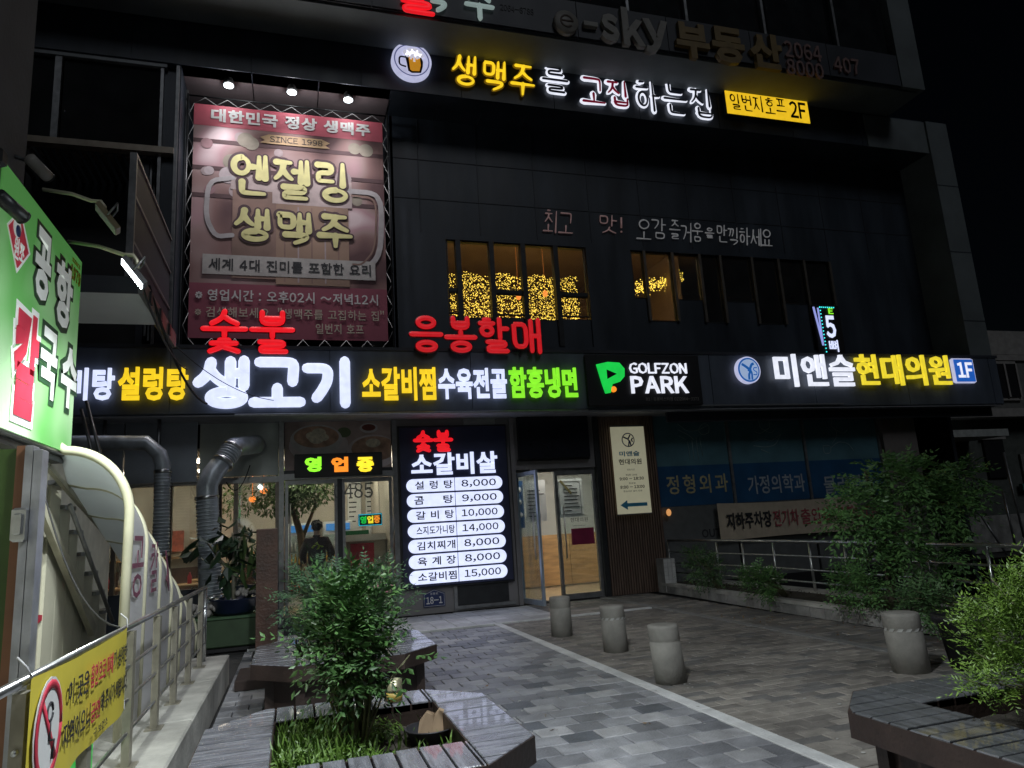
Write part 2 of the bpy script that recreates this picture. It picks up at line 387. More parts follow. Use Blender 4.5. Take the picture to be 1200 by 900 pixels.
def strokes(ch):
    k = ord(ch)-0xAC00; l, v, t = LI[k//588], VI[(k % 588)//28], TI[k % 28]; out = []
    def put(src, x0, y0, x1, y1):
        for st in src: out.append([(x0+(x1-x0)*a, y0+(y1-y0)*b) for a, b in st])
    MX = {'ㅘ': 'ㅗㅏ', 'ㅙ': 'ㅗㅐ', 'ㅚ': 'ㅗㅣ', 'ㅝ': 'ㅜㅓ', 'ㅟ': 'ㅜㅣ', 'ㅢ': 'ㅡㅣ'}
    if v in MX:
        y = .4 if t else 0; h_, w_ = MX[v]
        put(CONS[l], .08, y+(1-y)*.5, .58, 1); put(VOW[h_], 0, y+.02, .64, y+(1-y)*.34); put(VOW[w_], .68, y, 1, 1)
        if t: put(CONS[t], .22, 0, .95, .3)
    elif v in 'ㅗㅛㅜㅠㅡ':
        cl = H1.get(l, CONS[l])
        if t: put(cl, .2, .7, .8, 1); put(VOW[v], 0, .4, 1, .58); put(CONS[t], .17, 0, .83, .26)
        else: put(cl, .12, .52, .88, 1); put(VOW[v], 0, .0, 1, .36)
    else:
        if t: put(CONS[l], 0, .5, .5, .96); put(VOW[v], .6, .42, .98, 1); put(CONS[t], .22, 0, .95, .3)
        else: put(CONS[l], 0, .12, .52, .9); put(VOW[v], .62, 0, 1, 1)
    return out
def smooth2(pts):
    if len(pts) < 3: return pts
    for _ in range(2):
        q = [pts[0]]
        for a, b in zip(pts, pts[1:]):
            q += [tuple(a[i]*.8+b[i]*.2 for i in (0, 1)), tuple(a[i]*.2+b[i]*.8 for i in (0, 1))]
        pts = q+[pts[-1]]
    return pts
_RC = [0]
def ribbon(q, P, ww, fr, lift, m=None):
    """one flat printed stroke with round ends"""
    _RC[0] = (_RC[0]+1) % 40; dz = fr.n*(_RC[0]*.00006)
    L, R_ = [], []; k = len(P)
    for i, p in enumerate(P):
        t = P[min(i+1, k-1)]-P[max(i-1, 0)]; t.normalize(); s_ = fr.n.cross(t).normalized()
        L.append(p+s_*ww[i]+dz); R_.append(p-s_*ww[i]+dz)
    vs = L+R_; q.add(vs, [(k+i, k+i+1, i+1, i) for i in range(k-1)], m)
    for e, o_ in ((0, 1), (k-1, k-2)):
        d = (P[e]-P[o_]).normalized(); s_ = fr.n.cross(d).normalized(); c = P[e]+dz+fr.n*.00002
        q.add([c+s_*ww[e]*math.cos(a)+d*ww[e]*math.sin(a) for a in [math.pi*j/8 for j in range(9)]], [list(range(9))[::-1]], m)
def brush(fr, text, a0, a1, b0, b1, w, depth=0.02, lift=0.0, gap=0.18, mb=None, m=None, jit=0.0, shear=0.0, seg=8, rnd=True, flat=False):
    """text drawn with round-ended strokes of half-width w; returns one MB per syllable (or fills mb)"""
    rs = random.Random(text); n = len(text.replace(' ', '')); cells = []; x = 0
    for ch in text:
        if ch == ' ': x += 0.5; continue
        cells.append((ch, x)); x += 1+gap
    tot = x-gap; sx = (a1-a0-2*w)/tot; sy = (b1-b0-2*w); out = []
    for ch, cx in cells:
        q = mb or MB(); dy = rs.uniform(-jit, jit)
        for st in strokes(ch):
            pts = smooth2(st) if rnd else st
            P = [fr.p(a0+w+(cx+a)*sx+shear*b*sy, b0+w+(b+dy)*sy, lift) for a, b in pts]
            ww = [w]*len(P)
            if jit: ww = [w*(1.15-0.5*i/max(1, len(P)-1)) for i in range(len(P))]
            closed = (P[0]-P[-1]).length < 1e-4
            if flat: ribbon(q, P, ww, fr, lift, m); continue
            if not closed:                                      # round ends
                d0 = (P[0]-P[1]).normalized(); d1 = (P[-1]-P[-2]).normalized(); r0, r1 = ww[0], ww[-1]
                P = [P[0]+d0*r0*.95, P[0]+d0*r0*.7]+P+[P[-1]+d1*r1*.7, P[-1]+d1*r1*.95]
                ww = [r0*.3, r0*.72]+ww+[r1*.72, r1*.3]
            q.tube(P, ww, n=seg, m=m, up=fr.n, ry=depth)
        out.append(q)
    return out
def brush_parts(parent, m, *a, name='letter', **k):
    for q in brush(*a, **k): q.build(name, m, parent)
def rect(Y, px0, px1, py0, py1):
    """a rectangle on a facade plane, from its photographed edges"""
    a = at(px0, (py0+py1)/2, Y=Y); b = at(px1, (py0+py1)/2, Y=Y); cx = (px0+px1)/2
    return a.x, b.x, at(cx, py1, Y=Y).z, at(cx, py0, Y=Y).z

# ------------------------------------------------------------------ foliage
def sprigs(mb, clumps, n, size, m=None, seed=1, droop=0.3, aspect=0.42, leaf_per=9):
    """pinnate sprigs: leaves set in pairs along short arching stalks that break the outline"""
    rs = random.Random(seed); tot = sum(c[1][0]*c[1][1]*c[1][2] for c in clumps)
    for (c, r) in clumps:
        for _ in range(max(1, int(n/leaf_per*(r[0]*r[1]*r[2])/tot))):
            d = Vector((rs.gauss(0, 1), rs.gauss(0, 1), rs.gauss(0, 1))).normalized(); k = rs.random()**0.5*rs.uniform(.75, 1.12)
            p = Vector((c[0]+d.x*k*r[0], c[1]+d.y*k*r[1], c[2]+d.z*k*r[2]))
            ax = (d*1.1+Vector((rs.uniform(-.7, .7), rs.uniform(-.7, .7), rs.uniform(-.3, .9)))).normalized(); L = size*rs.uniform(2.0, 4.2)
            sd = ax.cross(Vector((rs.uniform(-.5, .5), rs.uniform(-.5, .5), 1))).normalized(); up = sd.cross(ax)
            for i in range(leaf_per):
                t = (i//2+.6)/(leaf_per/2); q = p+ax*L*t+Vector((0, 0, -droop*L*t*t*.6))
                s_ = (1 if i % 2 else -1); la = (sd*s_*(1.0 if i < leaf_per-1 else 0)+ax*(.7 if i < leaf_per-1 else 1)+Vector((0, 0, -droop*rs.uniform(.2, 1)))+up*rs.uniform(-.3, .3)).normalized()
                wd = la.cross(up+Vector((rs.uniform(-.4, .4), rs.uniform(-.4, .4), rs.uniform(-.2, .2)))).normalized(); l_ = size*rs.uniform(.7, 1.2)*(1.1-.5*abs(t-.4)); w = l_*aspect*.5; nn = la.cross(wd)
                mb.add([q, q+la*l_*.45+wd*w+nn*l_*.05, q+la*l_, q+la*l_*.45-wd*w+nn*l_*.05], [(0, 1, 2), (0, 2, 3)], m)
    return mb
def leaves(mb, clumps, n, size, m=None, seed=1, droop=0.3, aspect=0.42):
    rs = random.Random(seed); tot = sum(c[1][0]*c[1][1]*c[1][2] for c in clumps)
    for (c, r) in clumps:
        k = int(n*(r[0]*r[1]*r[2])/tot)
        for _ in range(k):
            d = Vector((rs.gauss(0, 1), rs.gauss(0, 1), rs.gauss(0, 1))).normalized()*(rs.random()**0.42)
            p = Vector((c[0]+d.x*r[0], c[1]+d.y*r[1], c[2]+d.z*r[2]))
            ax = (d+Vector((rs.uniform(-1, 1), rs.uniform(-1, 1), rs.uniform(-1, .5)-droop))).normalized()
            sd = ax.cross(Vector((rs.uniform(-.6, .6), rs.uniform(-.6, .6), 1))).normalized()
            L = size*rs.uniform(.6, 1.35); w = L*aspect; nn = ax.cross(sd)
            mb.add([p, p+ax*L*.5+sd*w*.5+nn*L*.06, p+ax*L, p+ax*L*.5-sd*w*.5+nn*L*.06], [(0, 1, 2), (0, 2, 3)], m)
    return mb
def twigs(mb, base, clumps, n, r, seed=1, m=None):
    rs = random.Random(seed)
    for i in range(n):
        c, rr = rs.choice(clumps); b = Vector(base)+Vector((rs.uniform(-.04, .04), rs.uniform(-.04, .04), 0))
        e = Vector((c[0]+rs.uniform(-.8, .8)*rr[0], c[1]+rs.uniform(-.8, .8)*rr[1], c[2]+rs.uniform(-.3, .9)*rr[2]))
        mid = b.lerp(e, .5)+Vector((rs.uniform(-.05, .05), rs.uniform(-.05, .05), .06))
        mb.tube([b, b.lerp(mid, .6), mid, e], [r, r*.8, r*.6, r*.25], n=5, m=m)
    return mb

# ------------------------------------------------------------------ material set
M = dict(
 asphalt=mat('asphalt', (0.05, 0.05, 0.05), .85, noise=.3, bump=.5, bscale=90),
 joint=mat('paving_joint', (0.035, 0.035, 0.035), .9, noise=.3, bump=.3),
 panel=mat('dark_metal_panel', (0.032, 0.042, 0.058), .42, stain=.35, stretch=(1.6, 1.6, .35), noise=.3, nscale=1.2, bump=.08, bscale=5),
 panel2=mat('charcoal_cladding', (0.03, 0.034, 0.045), .5, noise=.3, nscale=.9, bump=.1, bscale=4),
 band=mat('sign_band_panel', (0.1, 0.12, 0.155), .45, stain=.25, stretch=(1.5, 1.5, .5), noise=.25, nscale=1.5, bump=.05, bscale=6),
 greystone=mat('grey_frame_panel', (0.13, 0.15, 0.155), .7, noise=.25, nscale=1.2, bump=.1, bscale=20),
 seam=mat('light_seam', (0.2, 0.21, 0.22), .4, .3),
 alu=mat('aluminium', (0.26, 0.265, 0.27), .38, .7, noise=.2, nscale=9, bump=.05),
 steel=mat('stainless', (0.55, 0.56, 0.56), .28, .95, noise=.15, nscale=14),
 darkmetal=mat('dark_frame_metal', (0.04, 0.042, 0.045), .4, .5, noise=.2),
 bronze=mat('bronze_frame', (0.16, 0.14, 0.12), .4, .6, noise=.2),
 concrete=mat('concrete', (0.3, 0.295, 0.28), .85, noise=.35, nscale=4, bump=.5, bscale=30),
 kerb=mat('kerb_concrete', (0.46, 0.45, 0.415), .85, stain=.4, noise=.3, nscale=3, bump=.4, bscale=25),
 soffit=mat('soffit_pink_grey', (0.2, 0.16, 0.17), .55, noise=.15, nscale=1),
 black=mat('black', (0.01, 0.01, 0.012), .5, noise=.2),
 rubber=mat('cable_black', (0.015, 0.015, 0.015), .6),
 white=mat('white_paint', (0.72, 0.73, 0.72), .5, noise=.08, nscale=2),
 cream=mat('cream_panel', (0.6, 0.58, 0.46), .6, noise=.12, nscale=2, bump=.1),
 slat=mat('brown_timber_slat', (0.12, 0.08, 0.06), .6, noise=.35, nscale=4, bump=.2, bscale=30, stretch=(8, 8, .6)),
 brown=mat('brown_wood', (0.1, 0.05, 0.035), .5, noise=.4, nscale=4, bump=.3, bscale=30),
 interior=mat('interior_wall', (0.55, 0.5, 0.42), .8, noise=.15, nscale=1),
 interior2=mat('clinic_wall', (0.62, 0.62, 0.58), .7, noise=.06, nscale=1),
 barwall=mat('bar_wall', (0.26, 0.17, 0.1), .8, noise=.2, nscale=1),
 oak=mat('oak_panel', (0.5, 0.3, 0.14), .5, noise=.3, nscale=2, stretch=(1, 1, 6), bump=.05),
 plywood=mat('stone_tile_floor', (0.4, 0.32, 0.22), .4, noise=.2),
 soil=mat('soil', (0.035, 0.03, 0.022), .95, noise=.4, nscale=8, bump=.8, bscale=30),
 duct=mat('galvanised_duct', (0.5, 0.55, 0.6), .38, .3, noise=.25, nscale=6, bump=.1),
 l_white=led('led_white', (0.66, 0.72, 1.0), 1.15), l_white2=led('led_warm_white', (0.85, 0.88, 1.0), .95),
 l_yellow=led('led_yellow', (1.0, 0.68, 0.02), .95), l_green=led('led_green', (0.28, 0.95, 0.03), .9),
 l_red=led('led_red', (1.0, 0.01, 0.02), .75), l_reddim=led('led_red_worn', (0.75, 0.012, 0.02), .62),
 l_orange=led('led_orange', (1.0, 0.28, 0.02), 1.1), l_amber=led('led_amber', (1.0, .75, .03), 1.2), l_lime=led('led_lime', (0.3, 1.0, 0.03), 1.2),
 l_logo=led('led_logo_green', (0.01, 0.72, 0.08), .8), l_disc=led('led_disc', (0.62, 0.64, 0.9), .72),
 l_blue=led('led_box_blue', (0.015, 0.12, 0.55), .75), l_ybox=led('led_yellow_box', (1.0, 0.62, 0.02), .8),
 l_yellow2=led('led_yellow_clinic', (1.0, 0.8, 0.04), .8),
 lamp=led('lamp_lens', (0.85, 0.95, 1.0), 9.0), ceil=led('ceiling_lamp', (1.0, 0.88, 0.7), 19.0), ceilw=led('ceiling_lamp_white', (1.0, 0.96, 0.86), 20.0),
 fairy=led('fairy_light', (1.0, 0.62, 0.08), 2.6), tail=led('lantern_orange', (1.0, .25, .04), 1.5),
 dimw=mat('unlit_letter_white', (0.25, 0.235, 0.21), .5, noise=.15), dimy=mat('unlit_letter_yellow', (0.2, 0.13, 0.04), .5, noise=.15),
 dimr=mat('unlit_letter_pink', (0.22, 0.13, 0.12), .5, noise=.15),
 outline=mat('slogan_outline_glow', (0.85, 0.6, 0.6), .5, emit=(.8, .45, .42), estr=.07), outw=mat('slogan_outline_grey_glow', (0.8, 0.8, 0.78), .5, emit=(.8, .8, .85), estr=.07),  # slogan letters: faint emission added to make them read brighter
 ink=mat('ink_black', (0.02, 0.02, 0.025), .6), inkw=mat('ink_white', (0.75, 0.75, 0.76), .6),
 inkr=mat('ink_red', (0.5, 0.03, 0.06), .6), inkb=mat('ink_navy', (0.02, 0.05, 0.2), .6), inkc=mat('ink_cyan', (0.05, 0.3, 0.5), .6),
 glass=glass('clear_glass'), glassd=glass('tinted_glass', (.42, .45, .48), .16), glassr=glass('frosted_glass', (.35, .38, .38), .2, .25, .25),
)

# ------------------------------------------------------------------ ground, ramp, road
g = MB()
g.add([(-60, -40, -.03), (7.9, -40, -.03), (7.9, 80, -.03), (-60, 80, -.03)], [(0, 1, 2, 3)])
g.add([(7.9, -40, -.03), (90, -40, -.03), (90, 4.5, -.03), (7.9, 4.5, -.03)], [(0, 1, 2, 3)])
g.add([(7.9, 13.2, -.03), (90, 13.2, -.03), (90, 80, -.03), (7.9, 80, -.03)], [(0, 1, 2, 3)])
g.add([(22, 4.5, -.03), (90, 4.5, -.03), (90, 13.2, -.03), (22, 13.2, -.03)], [(0, 1, 2, 3)])
g.build('ground', M['asphalt'], kind='structure')
g = MB(); g.add([(7.9, 4.5, -.5), (22, 4.5, -.03), (22, 12.8, -.03), (7.9, 12.8, -1.6)], [(0, 1, 2, 3)])
g.build('parking_ramp_road', mat('ramp_concrete', (.07, .07, .068), .9, noise=.3, bump=.4), kind='structure')
g = MB(); g.box(7.72, 7.9, 4.4, 12.82, -2, .02)
g.box(7.9, 22, 4.35, 4.5, -1.2, .02)
g.build('ramp_retaining_wall', M['concrete'], kind='structure')

# paving: bevelled blocks laid in courses, nearest 300 of each field as separate parts
PV = [mat('paver_%s' % n, c, .42, stain=.4, noise=.22, nscale=7, bump=.35, bscale=60) for n, c in
      (('grey', (.3, .305, .33)), ('pale', (.39, .392, .41)), ('dark', (.12, .13, .15)), ('mid', (.2, .205, .225)))]
PB = [mat('brick_paver_%s' % n, c, .6, stain=.42, noise=.22, nscale=9, bump=.35, bscale=60) for n, c in
      (('tan', (.27, .25, .225)), ('umber', (.2, .185, .17)), ('sand', (.31, .285, .255)), ('ash', (.17, .165, .16)))]
PT = [mat('tile_%s' % n, c, .4, stain=.25, noise=.15, nscale=9, bump=.2, bscale=60) for n, c in (('light', (.6, .61, .63)), ('dull', (.5, .505, .52)))]
def paver_mesh(w, d, m, h=.03, b=.006):
    q = MB()
    def ring(z, i): return [(-w/2+i, -d/2+i, z), (w/2-i, -d/2+i, z), (w/2-i, d/2-i, z), (-w/2+i, d/2-i, z)]
    vs = ring(-h, 0)+ring(-b, 0)+ring(0, b); fs = [(8, 9, 10, 11)]
    for k in range(2):
        for i in range(4): fs.append((k*4+i, k*4+(i+1) % 4, k*4+4+(i+1) % 4, k*4+4+i))
    q.add(vs, fs); me = bpy.data.meshes.new('paver'); me.from_pydata(q.v, [], q.f); me.materials.append(m); return me, q
def pave(name, x0, x1, y0, y1, w, d, mats, wt, joint=.006, skip=None, stag=.5, seed=3, blotch=0.0):
    rs = random.Random(seed)
    root = bpy.data.objects.new(name, None); COL.objects.link(root); root['kind'] = 'structure'
    bed = MB(); bed.add([(x0, y0, -.022), (x1, y0, -.022), (x1, y1, -.022), (x0, y1, -.022)], [(0, 1, 2, 3)])
    bed.build('joint_bed', M['joint'], root)
    protos = [paver_mesh(w-joint, d-joint, m) for m in mats]; cells = []
    j = 0; y = y0
    while y+d <= y1+1e-6:
        x = x0-(stag*w*(j % 2))
        while x < x1-w*.3:
            cx, cyy = x+w/2, y+d/2
            if cx-w/2 >= x0-1e-6 and cx+w/2 <= x1+1e-6 and not (skip and skip(cx, cyy)): cells.append((cx, cyy, w))
            elif not (skip and skip(cx, cyy)) : cells.append((max(x0, cx-w/2)/2+min(x1, cx+w/2)/2, cyy, min(x1, cx+w/2)-max(x0, cx-w/2)))
            x += w
        y += d; j += 1
    def vis(c):
        v = Vector((c[0], c[1], -H)); k = v.dot(_f)
        if k <= .5: return 9e9
        px = 600+FPX*v.dot(_R)/k; py = 450-FPX*v.dot(_U)/k
        return k if (-30 < px < 1230 and py < 960) else 9e8+k
    cells.sort(key=vis); far = MB()
    for m in mats: far._mi(m)
    for i, c in enumerate(cells):
        nz = math.sin(c[0]*2.1+seed)*math.cos(c[1]*1.7+seed)
        k = rs.choices(range(len(mats)), [max(.02, q+(blotch*nz if t == 2 else 0)) for t, q in enumerate(wt)])[0]
        z = rs.uniform(-.003, .003)
        if c[2] < .03: continue
        if i < 300 and abs(c[2]-w) < 1e-4 and vis(c) < 9e8:
            o = bpy.data.objects.new('paver', protos[k][0]); COL.objects.link(o); o.parent = root; o.location = (c[0], c[1], z)
            o.rotation_euler = (rs.uniform(-.008, .008), rs.uniform(-.008, .008), rs.uniform(-.004, .004))
        else:
            s = (c[2]-joint)/(w-joint)
            far.add([(c[0]+v[0]*s, c[1]+v[1], z+v[2]) for v in protos[k][1].v], protos[k][1].f, mats[k])
    if far.v: far.build('paver_field', None, root, 'stuff')
    return root
XS = 2.87
pave('plaza_paving', -.62, XS-.06, 1.6, 10.6, .245, .205, PV, (.45, .28, .1, .3), stag=.5, seed=3, blotch=.35)
pave('driveway_paving', XS+.06, 5.42, 1.2, 10.6, .235, .115, PB, (.4, .3, .2, .15), seed=5, blotch=.2)
pave('walkway_paving', 5.56, 6.42, 4.0, 12.75, .28, .14, PB, (.2, .3, .1, .3), seed=8)
pave('doorstep_paving', -1.9, 3.95, 10.74, 12.8, .3, .3, PT, (.6, .4), stag=0, seed=9)
pave('side_doorstep_paving', 3.95, 5.42, 10.74, 12.8, .3, .3, PB[1:], (.3, .3, .3), stag=0, seed=11)
st = bpy.data.objects.new('border_strip', None); COL.objects.link(st); st['kind'] = 'structure'
stone = mat('border_stone', (.68, .69, .69), .5, stain=.3, noise=.15, nscale=6, bump=.3, bscale=50)
stone2 = mat('border_stone_dull', (.22, .22, .215), .6, noise=.2, nscale=6, bump=.3, bscale=50)
y = 1.0
while y < 10.6: MB().box(XS-.056, XS+.056, y, min(10.6, y+.985), -.03, .004, bev=.004).build('border_stone', stone, st); y += .99
x = -.6
while x < 5.4: MB().box(x, min(5.42, x+.985), 10.63, 10.72, -.03, .004, bev=.004).build('border_stone', stone, st); x += .99
y = 3.0
while y < 12.7: MB().box(5.435, 5.545, y, min(12.7, y+.985), -.03, .004, bev=.004).build('border_stone', stone2, st); y += .99

# ------------------------------------------------------------------ the commercial building
Bd = thing('commercial_building', 'large dark clad commercial block of shops with lit signs filling the picture', 'building', (5, 12.8, 0))
def bp(name, m, *d, bev=0.0, parent=None): return B(name, m, parent or Bd, *d, bev=bev)
# upper storeys volume, jutting forward
bp('upper_storey_wall', M['panel2'], -4.6, 13.2, 11.2, 20, 10.6, 11.42)
for i in range(9):                                     # fascia panels of the upper volume
    a = -4.6+i*1.98
    bp('fascia_panel', M['panel2'], a+.008, min(13.19, a+1.972), 11.17, 11.2, 10.62, 11.4)
bp('upper_corner_column', M['greystone'], 13.2, 13.85, 11.15, 20, 10.6, 17)
bp('upper_back_wall', M['black'], -4.6, 13.2, 11.9, 12.0, 11.42, 17)
for px, py in ((735, 5), (803, 5), (893, 10), (978, 25)):
    a = at(px, py, Y=11.2).x; bp('upper_mullion', M['alu'], a-.03, a+.03, 11.2, 11.3, 11.42, 17)
for a, b in ((-4.6, 2.0), (2.0, 6.3), (6.3, 7.8), (7.9, 9.8), (9.9, 11.5), (11.6, 13.15)):
    w = bp('upper_window', M['glassd'], a, b, 11.32, 11.34, 11.43, 17)
bp('upper_soffit', M['greystone'], -4.5, 13.7, 11.25, 12.6, 10.56, 10.6)
# fascia carrying the beer sign + grey portal frame
bp('beer_sign_fascia', M['panel'], -4.6, 14.83, 12.2, 12.5, 9.67, 10.56)
for i in range(10):
    a = -4.6+i*1.94; bp('fascia_panel', M['panel'], a+.007, a+1.933, 12.175, 12.2, 9.68, 10.5)
bp('portal_leg', M['greystone'], 14.83, 15.48, 12.1, 14.4, 3.78, 10.5)
bp('portal_lintel', M['greystone'], 13.0, 14.83, 12.15, 12.19, 9.67, 10.5)
for z in (5.4, 7.1, 8.8): bp('portal_seam', M['panel2'], 14.825, 15.485, 12.094, 12.1, z, z+.02)
# soffit of the recess, with seams
for i, (a, b) in enumerate(((-1.88, -.72), (-.71, .45), (.46, 1.78))):
    bp('soffit_panel', M['soffit'], a+.004, b-.004, 12.2, 13.9, 9.67, 9.7)
a = 1.8
while a < 14.7:
    bp('dark_soffit_panel', M['panel'], a+.012, min(a+.93, 14.82), 12.2, 13.9, 9.672, 9.7); a += .94
bp('soffit_backing', M['seam'], -1.9, 14.83, 12.2, 14.0, 9.705, 9.74)
# alcove for the hanging poster
bp('alcove_back_wall', M['black'], -1.9, 1.8, 13.95, 14.1, 3.6, 9.7)
bp('alcove_side_wall', M['panel'], 1.8, 1.9, 13.05, 14.0, 4.5, 9.67)
bp('alcove_side_wall', M['panel'], -1.94, -1.88, 12.25, 14.0, 4.5, 9.67)
for xx, yy in ((-2.2, 12.22), (-1.95, 12.2), (-1.9, 12.9)): bp('alcove_mullion', M['alu'], xx, xx+.05, yy, yy+.08, 4.5, 9.66)
bp('bay_corner_panel', M['panel'], -2.15, -1.95, 12.3, 12.4, 4.5, 9.66)
# second floor wall and its windows (Y 13.05)
YW = 13.05
def w2(px): return at(px[0], px[1], Y=YW).x
z1, z0 = 7.08, 4.9
gx = [w2((p, 300)) for p in (523, 537, 576, 613, 651, 687)]
hx = [w2((p, 320)) for p in (741, 757, 790, 822, 846, 883, 914, 944, 974)]
bp('second_floor_wall', M['panel'], 1.85, gx[0], YW, YW+.2, 4.4, 9.67)
bp('second_floor_wall', M['panel'], gx[5], hx[0], YW, YW+.2, 4.4, 9.67)
bp('second_floor_wall', M['panel'], hx[8]+.02, 14.83, YW, YW+.2, 4.4, 9.67)
for a, b in ((gx[0], gx[5]), (hx[0], hx[8]+.02)):
    bp('second_floor_lintel', M['panel'], a, b, YW, YW+.2, z1, 9.67)
    bp('second_floor_sill', M['panel'], a, b, YW, YW+.2, 4.4, z0)
for x in list(np.arange(2.4, 14.6, 1.22)): bp('cladding_seam', M['panel2'], x, x+.015, YW-.012, YW, 7.2, 9.66)
for z in (7.9, 8.75): bp('cladding_seam', M['panel2'], 1.9, 14.8, YW-.011, YW, z, z+.015)
def window(name, a, b, za, zb, y, fm, gm, fr=.02, parent=None):
    w = MB(); w.box(a, a+fr, y, y+.07, za, zb).box(b-fr, b, y, y+.07, za, zb).box(a+fr, b-fr, y+.002, y+.068, za, za+fr).box(a+fr, b-fr, y+.002, y+.068, zb-fr, zb)
    o = w.build(name, fm, parent or Bd)
    MB().box(a+fr, b-fr, y+.03, y+.04, za+fr, zb-fr).build('pane', gm, o)
    return o
for i in range(5):
    za = 5.45 if i in (1, 3) else 6.06
    window('window', gx[i]+.02, gx[i+1]-.02, za, z1, YW+.04, M['darkmetal'], M['glass'])
    if za > 6: window('window', gx[i]+.02, gx[i+1]-.02, 5.55, 6.0, YW+.04, M['darkmetal'], M['glass'])
    bp('window_spandrel', M['panel'], gx[i], gx[i+1], YW+.05, YW+.15, z0, min(za, 5.5)-.0)
    if za > 6: bp('window_rail', M['darkmetal'], gx[i]+.02, gx[i+1]-.02, YW+.03, YW+.12, 6.0, 6.06)
for i in range(1, 5): bp('window_mullion', M['darkmetal'], gx[i]-.05, gx[i]+.05, YW-.02, YW+.13, z0, z1)
for i in range(8):
    za = 5.5 if i in (1, 3, 5) else 6.0
    window('window', hx[i]+.02, hx[i+1]-.02, za, z1, YW+.04, M['darkmetal'], M['glass'] if i < 3 else M['glassd'])
    bp('window_spandrel', M['panel'], hx[i], hx[i+1], YW+.05, YW+.15, z0, za)
for i in range(1, 9): bp('window_mullion', M['bronze'], hx[i]-.03, hx[i]+.03, YW-.01, YW+.13, 5.5, z1)
# bar room behind them
rm = MB(); rm.box(2.0, 14.8, 17.6, 17.7, 4.4, 8); rm.box(2.0, 14.8, 13.3, 17.6, 7.75, 7.8); rm.box(2.0, 14.8, 13.3, 17.6, 4.3, 4.4); rm.box(1.9, 2.0, 13.3, 17.6, 4.4, 7.8); rm.box(14.75, 14.8, 13.3, 17.6, 4.4, 7.8); rm.box(8.9, 9.0, 14.5, 17.6, 4.4, 7.8)
rm.build('bar_room_wall', M['barwall'], Bd)
for x, y in ((2.9, 13.36), (4.2, 13.36), (5.4, 13.36), (7.6, 13.36)): bp('bar_ceiling_lamp', led('bar_lamp', (1.0, .72, .42), 42.0), x, x+.5, y, y+.14, 7.3, 7.34)
for i, x in enumerate((2.9, 7.6)): bp('ceiling_beam', mat('beam_wood', (.12, .07, .04), .7), x, x+.07, 13.4, 17.5, 7.6, 7.74)
# sign band over the shops
bp('sign_band', M['band'], -4.3, 15.48, 12.05, 13.05, 3.42, 4.5)
bp('band_ledge', M['panel2'], -4.3, 15.5, 12.0, 13.05, 4.5, 4.56)
a = -4.3; i = 0
while a < 15.4:
    b = min(15.47, a+2.44)
    bp('band_panel', M['band'], a+.006, b-.006, 12.02, 12.05, 3.44, 4.5); a = b
bp('band_bottom_trim', M['steel'], -.9, 5.2, 11.97, 12.01, 3.385, 3.42, bev=.006)
bp('band_bottom_trim', M['alu'], 5.0, 7.3, 11.95, 11.98, 3.36, 3.39)
bp('band_lower_fascia', M['panel2'], 7.0, 15.4, 12.3, 12.36, 3.2, 3.5)
bp('band_upper_trim', M['seam'], 7.4, 11.0, 12.0, 12.02, 3.46, 3.49)
bp('band_underside', mat('underside_panel', (.32, .33, .36), .5), -4.3, 15.4, 12.05, 12.9, 3.40, 3.42)
# ground floor: wall pieces at Y 12.83
YG = 12.83
wallm = mat('shop_wall_taupe', (.2, .19, .195), .6, noise=.15, nscale=1.5, bump=.08)
frost = mat('translucent_grey_sheet', (.5, .55, .52), .4, noise=.3, nscale=1.5)
blue_sheet = mat('blue_grey_sheet', (.34, .38, .43), .5, noise=.3, nscale=1.5)
bp('left_ceiling_panel', blue_sheet, -4.3, -2.6, 12.6, 12.7, 2.42, 3.4); bp('left_ceiling_panel', blue_sheet, -2.58, -1.52, 12.62, 12.7, 2.42, 3.4)
bp('frosted_transom', frost, -1.5, -.25, YG, YG+.05, 2.5, 3.4)
bp('shop_left_wall', M['panel'], -4.3, -.24, YG, YG+.12, 0, .72)
bp('window_head', M['alu'], -4.3, -.24, YG-.04, YG+.1, 2.38, 2.48)
for x in (-4.2, -3.2, -2.75, -1.95, -1.2, -.95, -.3): bp('window_post', M['bronze'], x, x+.06, YG-.03, YG+.08, .72, 2.38)
for a, b in ((-4.14, -3.2), (-3.14, -2.75), (-2.69, -1.95), (-1.89, -1.2), (-.89, -.3)): bp('window_pane', M['glass'], a, b, YG+.02, YG+.03, .72, 2.38)
# restaurant door bay
bp('door_jamb', M['alu'], -.24, -.16, YG-.12, YG+.1, 0, 3.42); bp('door_jamb', M['alu'], 1.68, 1.76, YG-.12, YG+.1, 0, 3.42)
bp('door_head', M['alu'], -.16, 1.68, YG-.1, YG+.08, 2.4, 2.5)
bp('door_head_rail', M['darkmetal'], -.16, 1.68, YG-.06, YG+.04, 2.5, 2.56)
# menu wall
bp('menu_wall', wallm, 1.76, 3.86, 12.72, YG+.15, 0, 3.42)
bp('menu_wall_vent', M['darkmetal'], 2.75, 3.68, 12.69, 12.72, .1, .42)
bp('menu_wall_trim', M['alu'], 2.68, 2.74, 12.68, 12.72, 0, .48); bp('menu_wall_trim', M['alu'], 2.74, 3.8, 12.67, 12.72, .03, .09)
bp('light_panel_above_menu', mat('pale_board', (.3, .31, .31), .6), 3.0, 3.6, 12.7, 12.72, 3.27, 3.4)
# clinic entrance surround
bp('entrance_jamb', wallm, 3.86, 3.94, 12.66, YG+.1, 0, 3.42)
bp('entrance_head', wallm, 3.94, 5.62, 12.74, YG+.1, 2.42, 3.42)
bp('entrance_jamb', M['darkmetal'], 5.58, 5.68, 12.7, YG+.1, 0, 3.42)
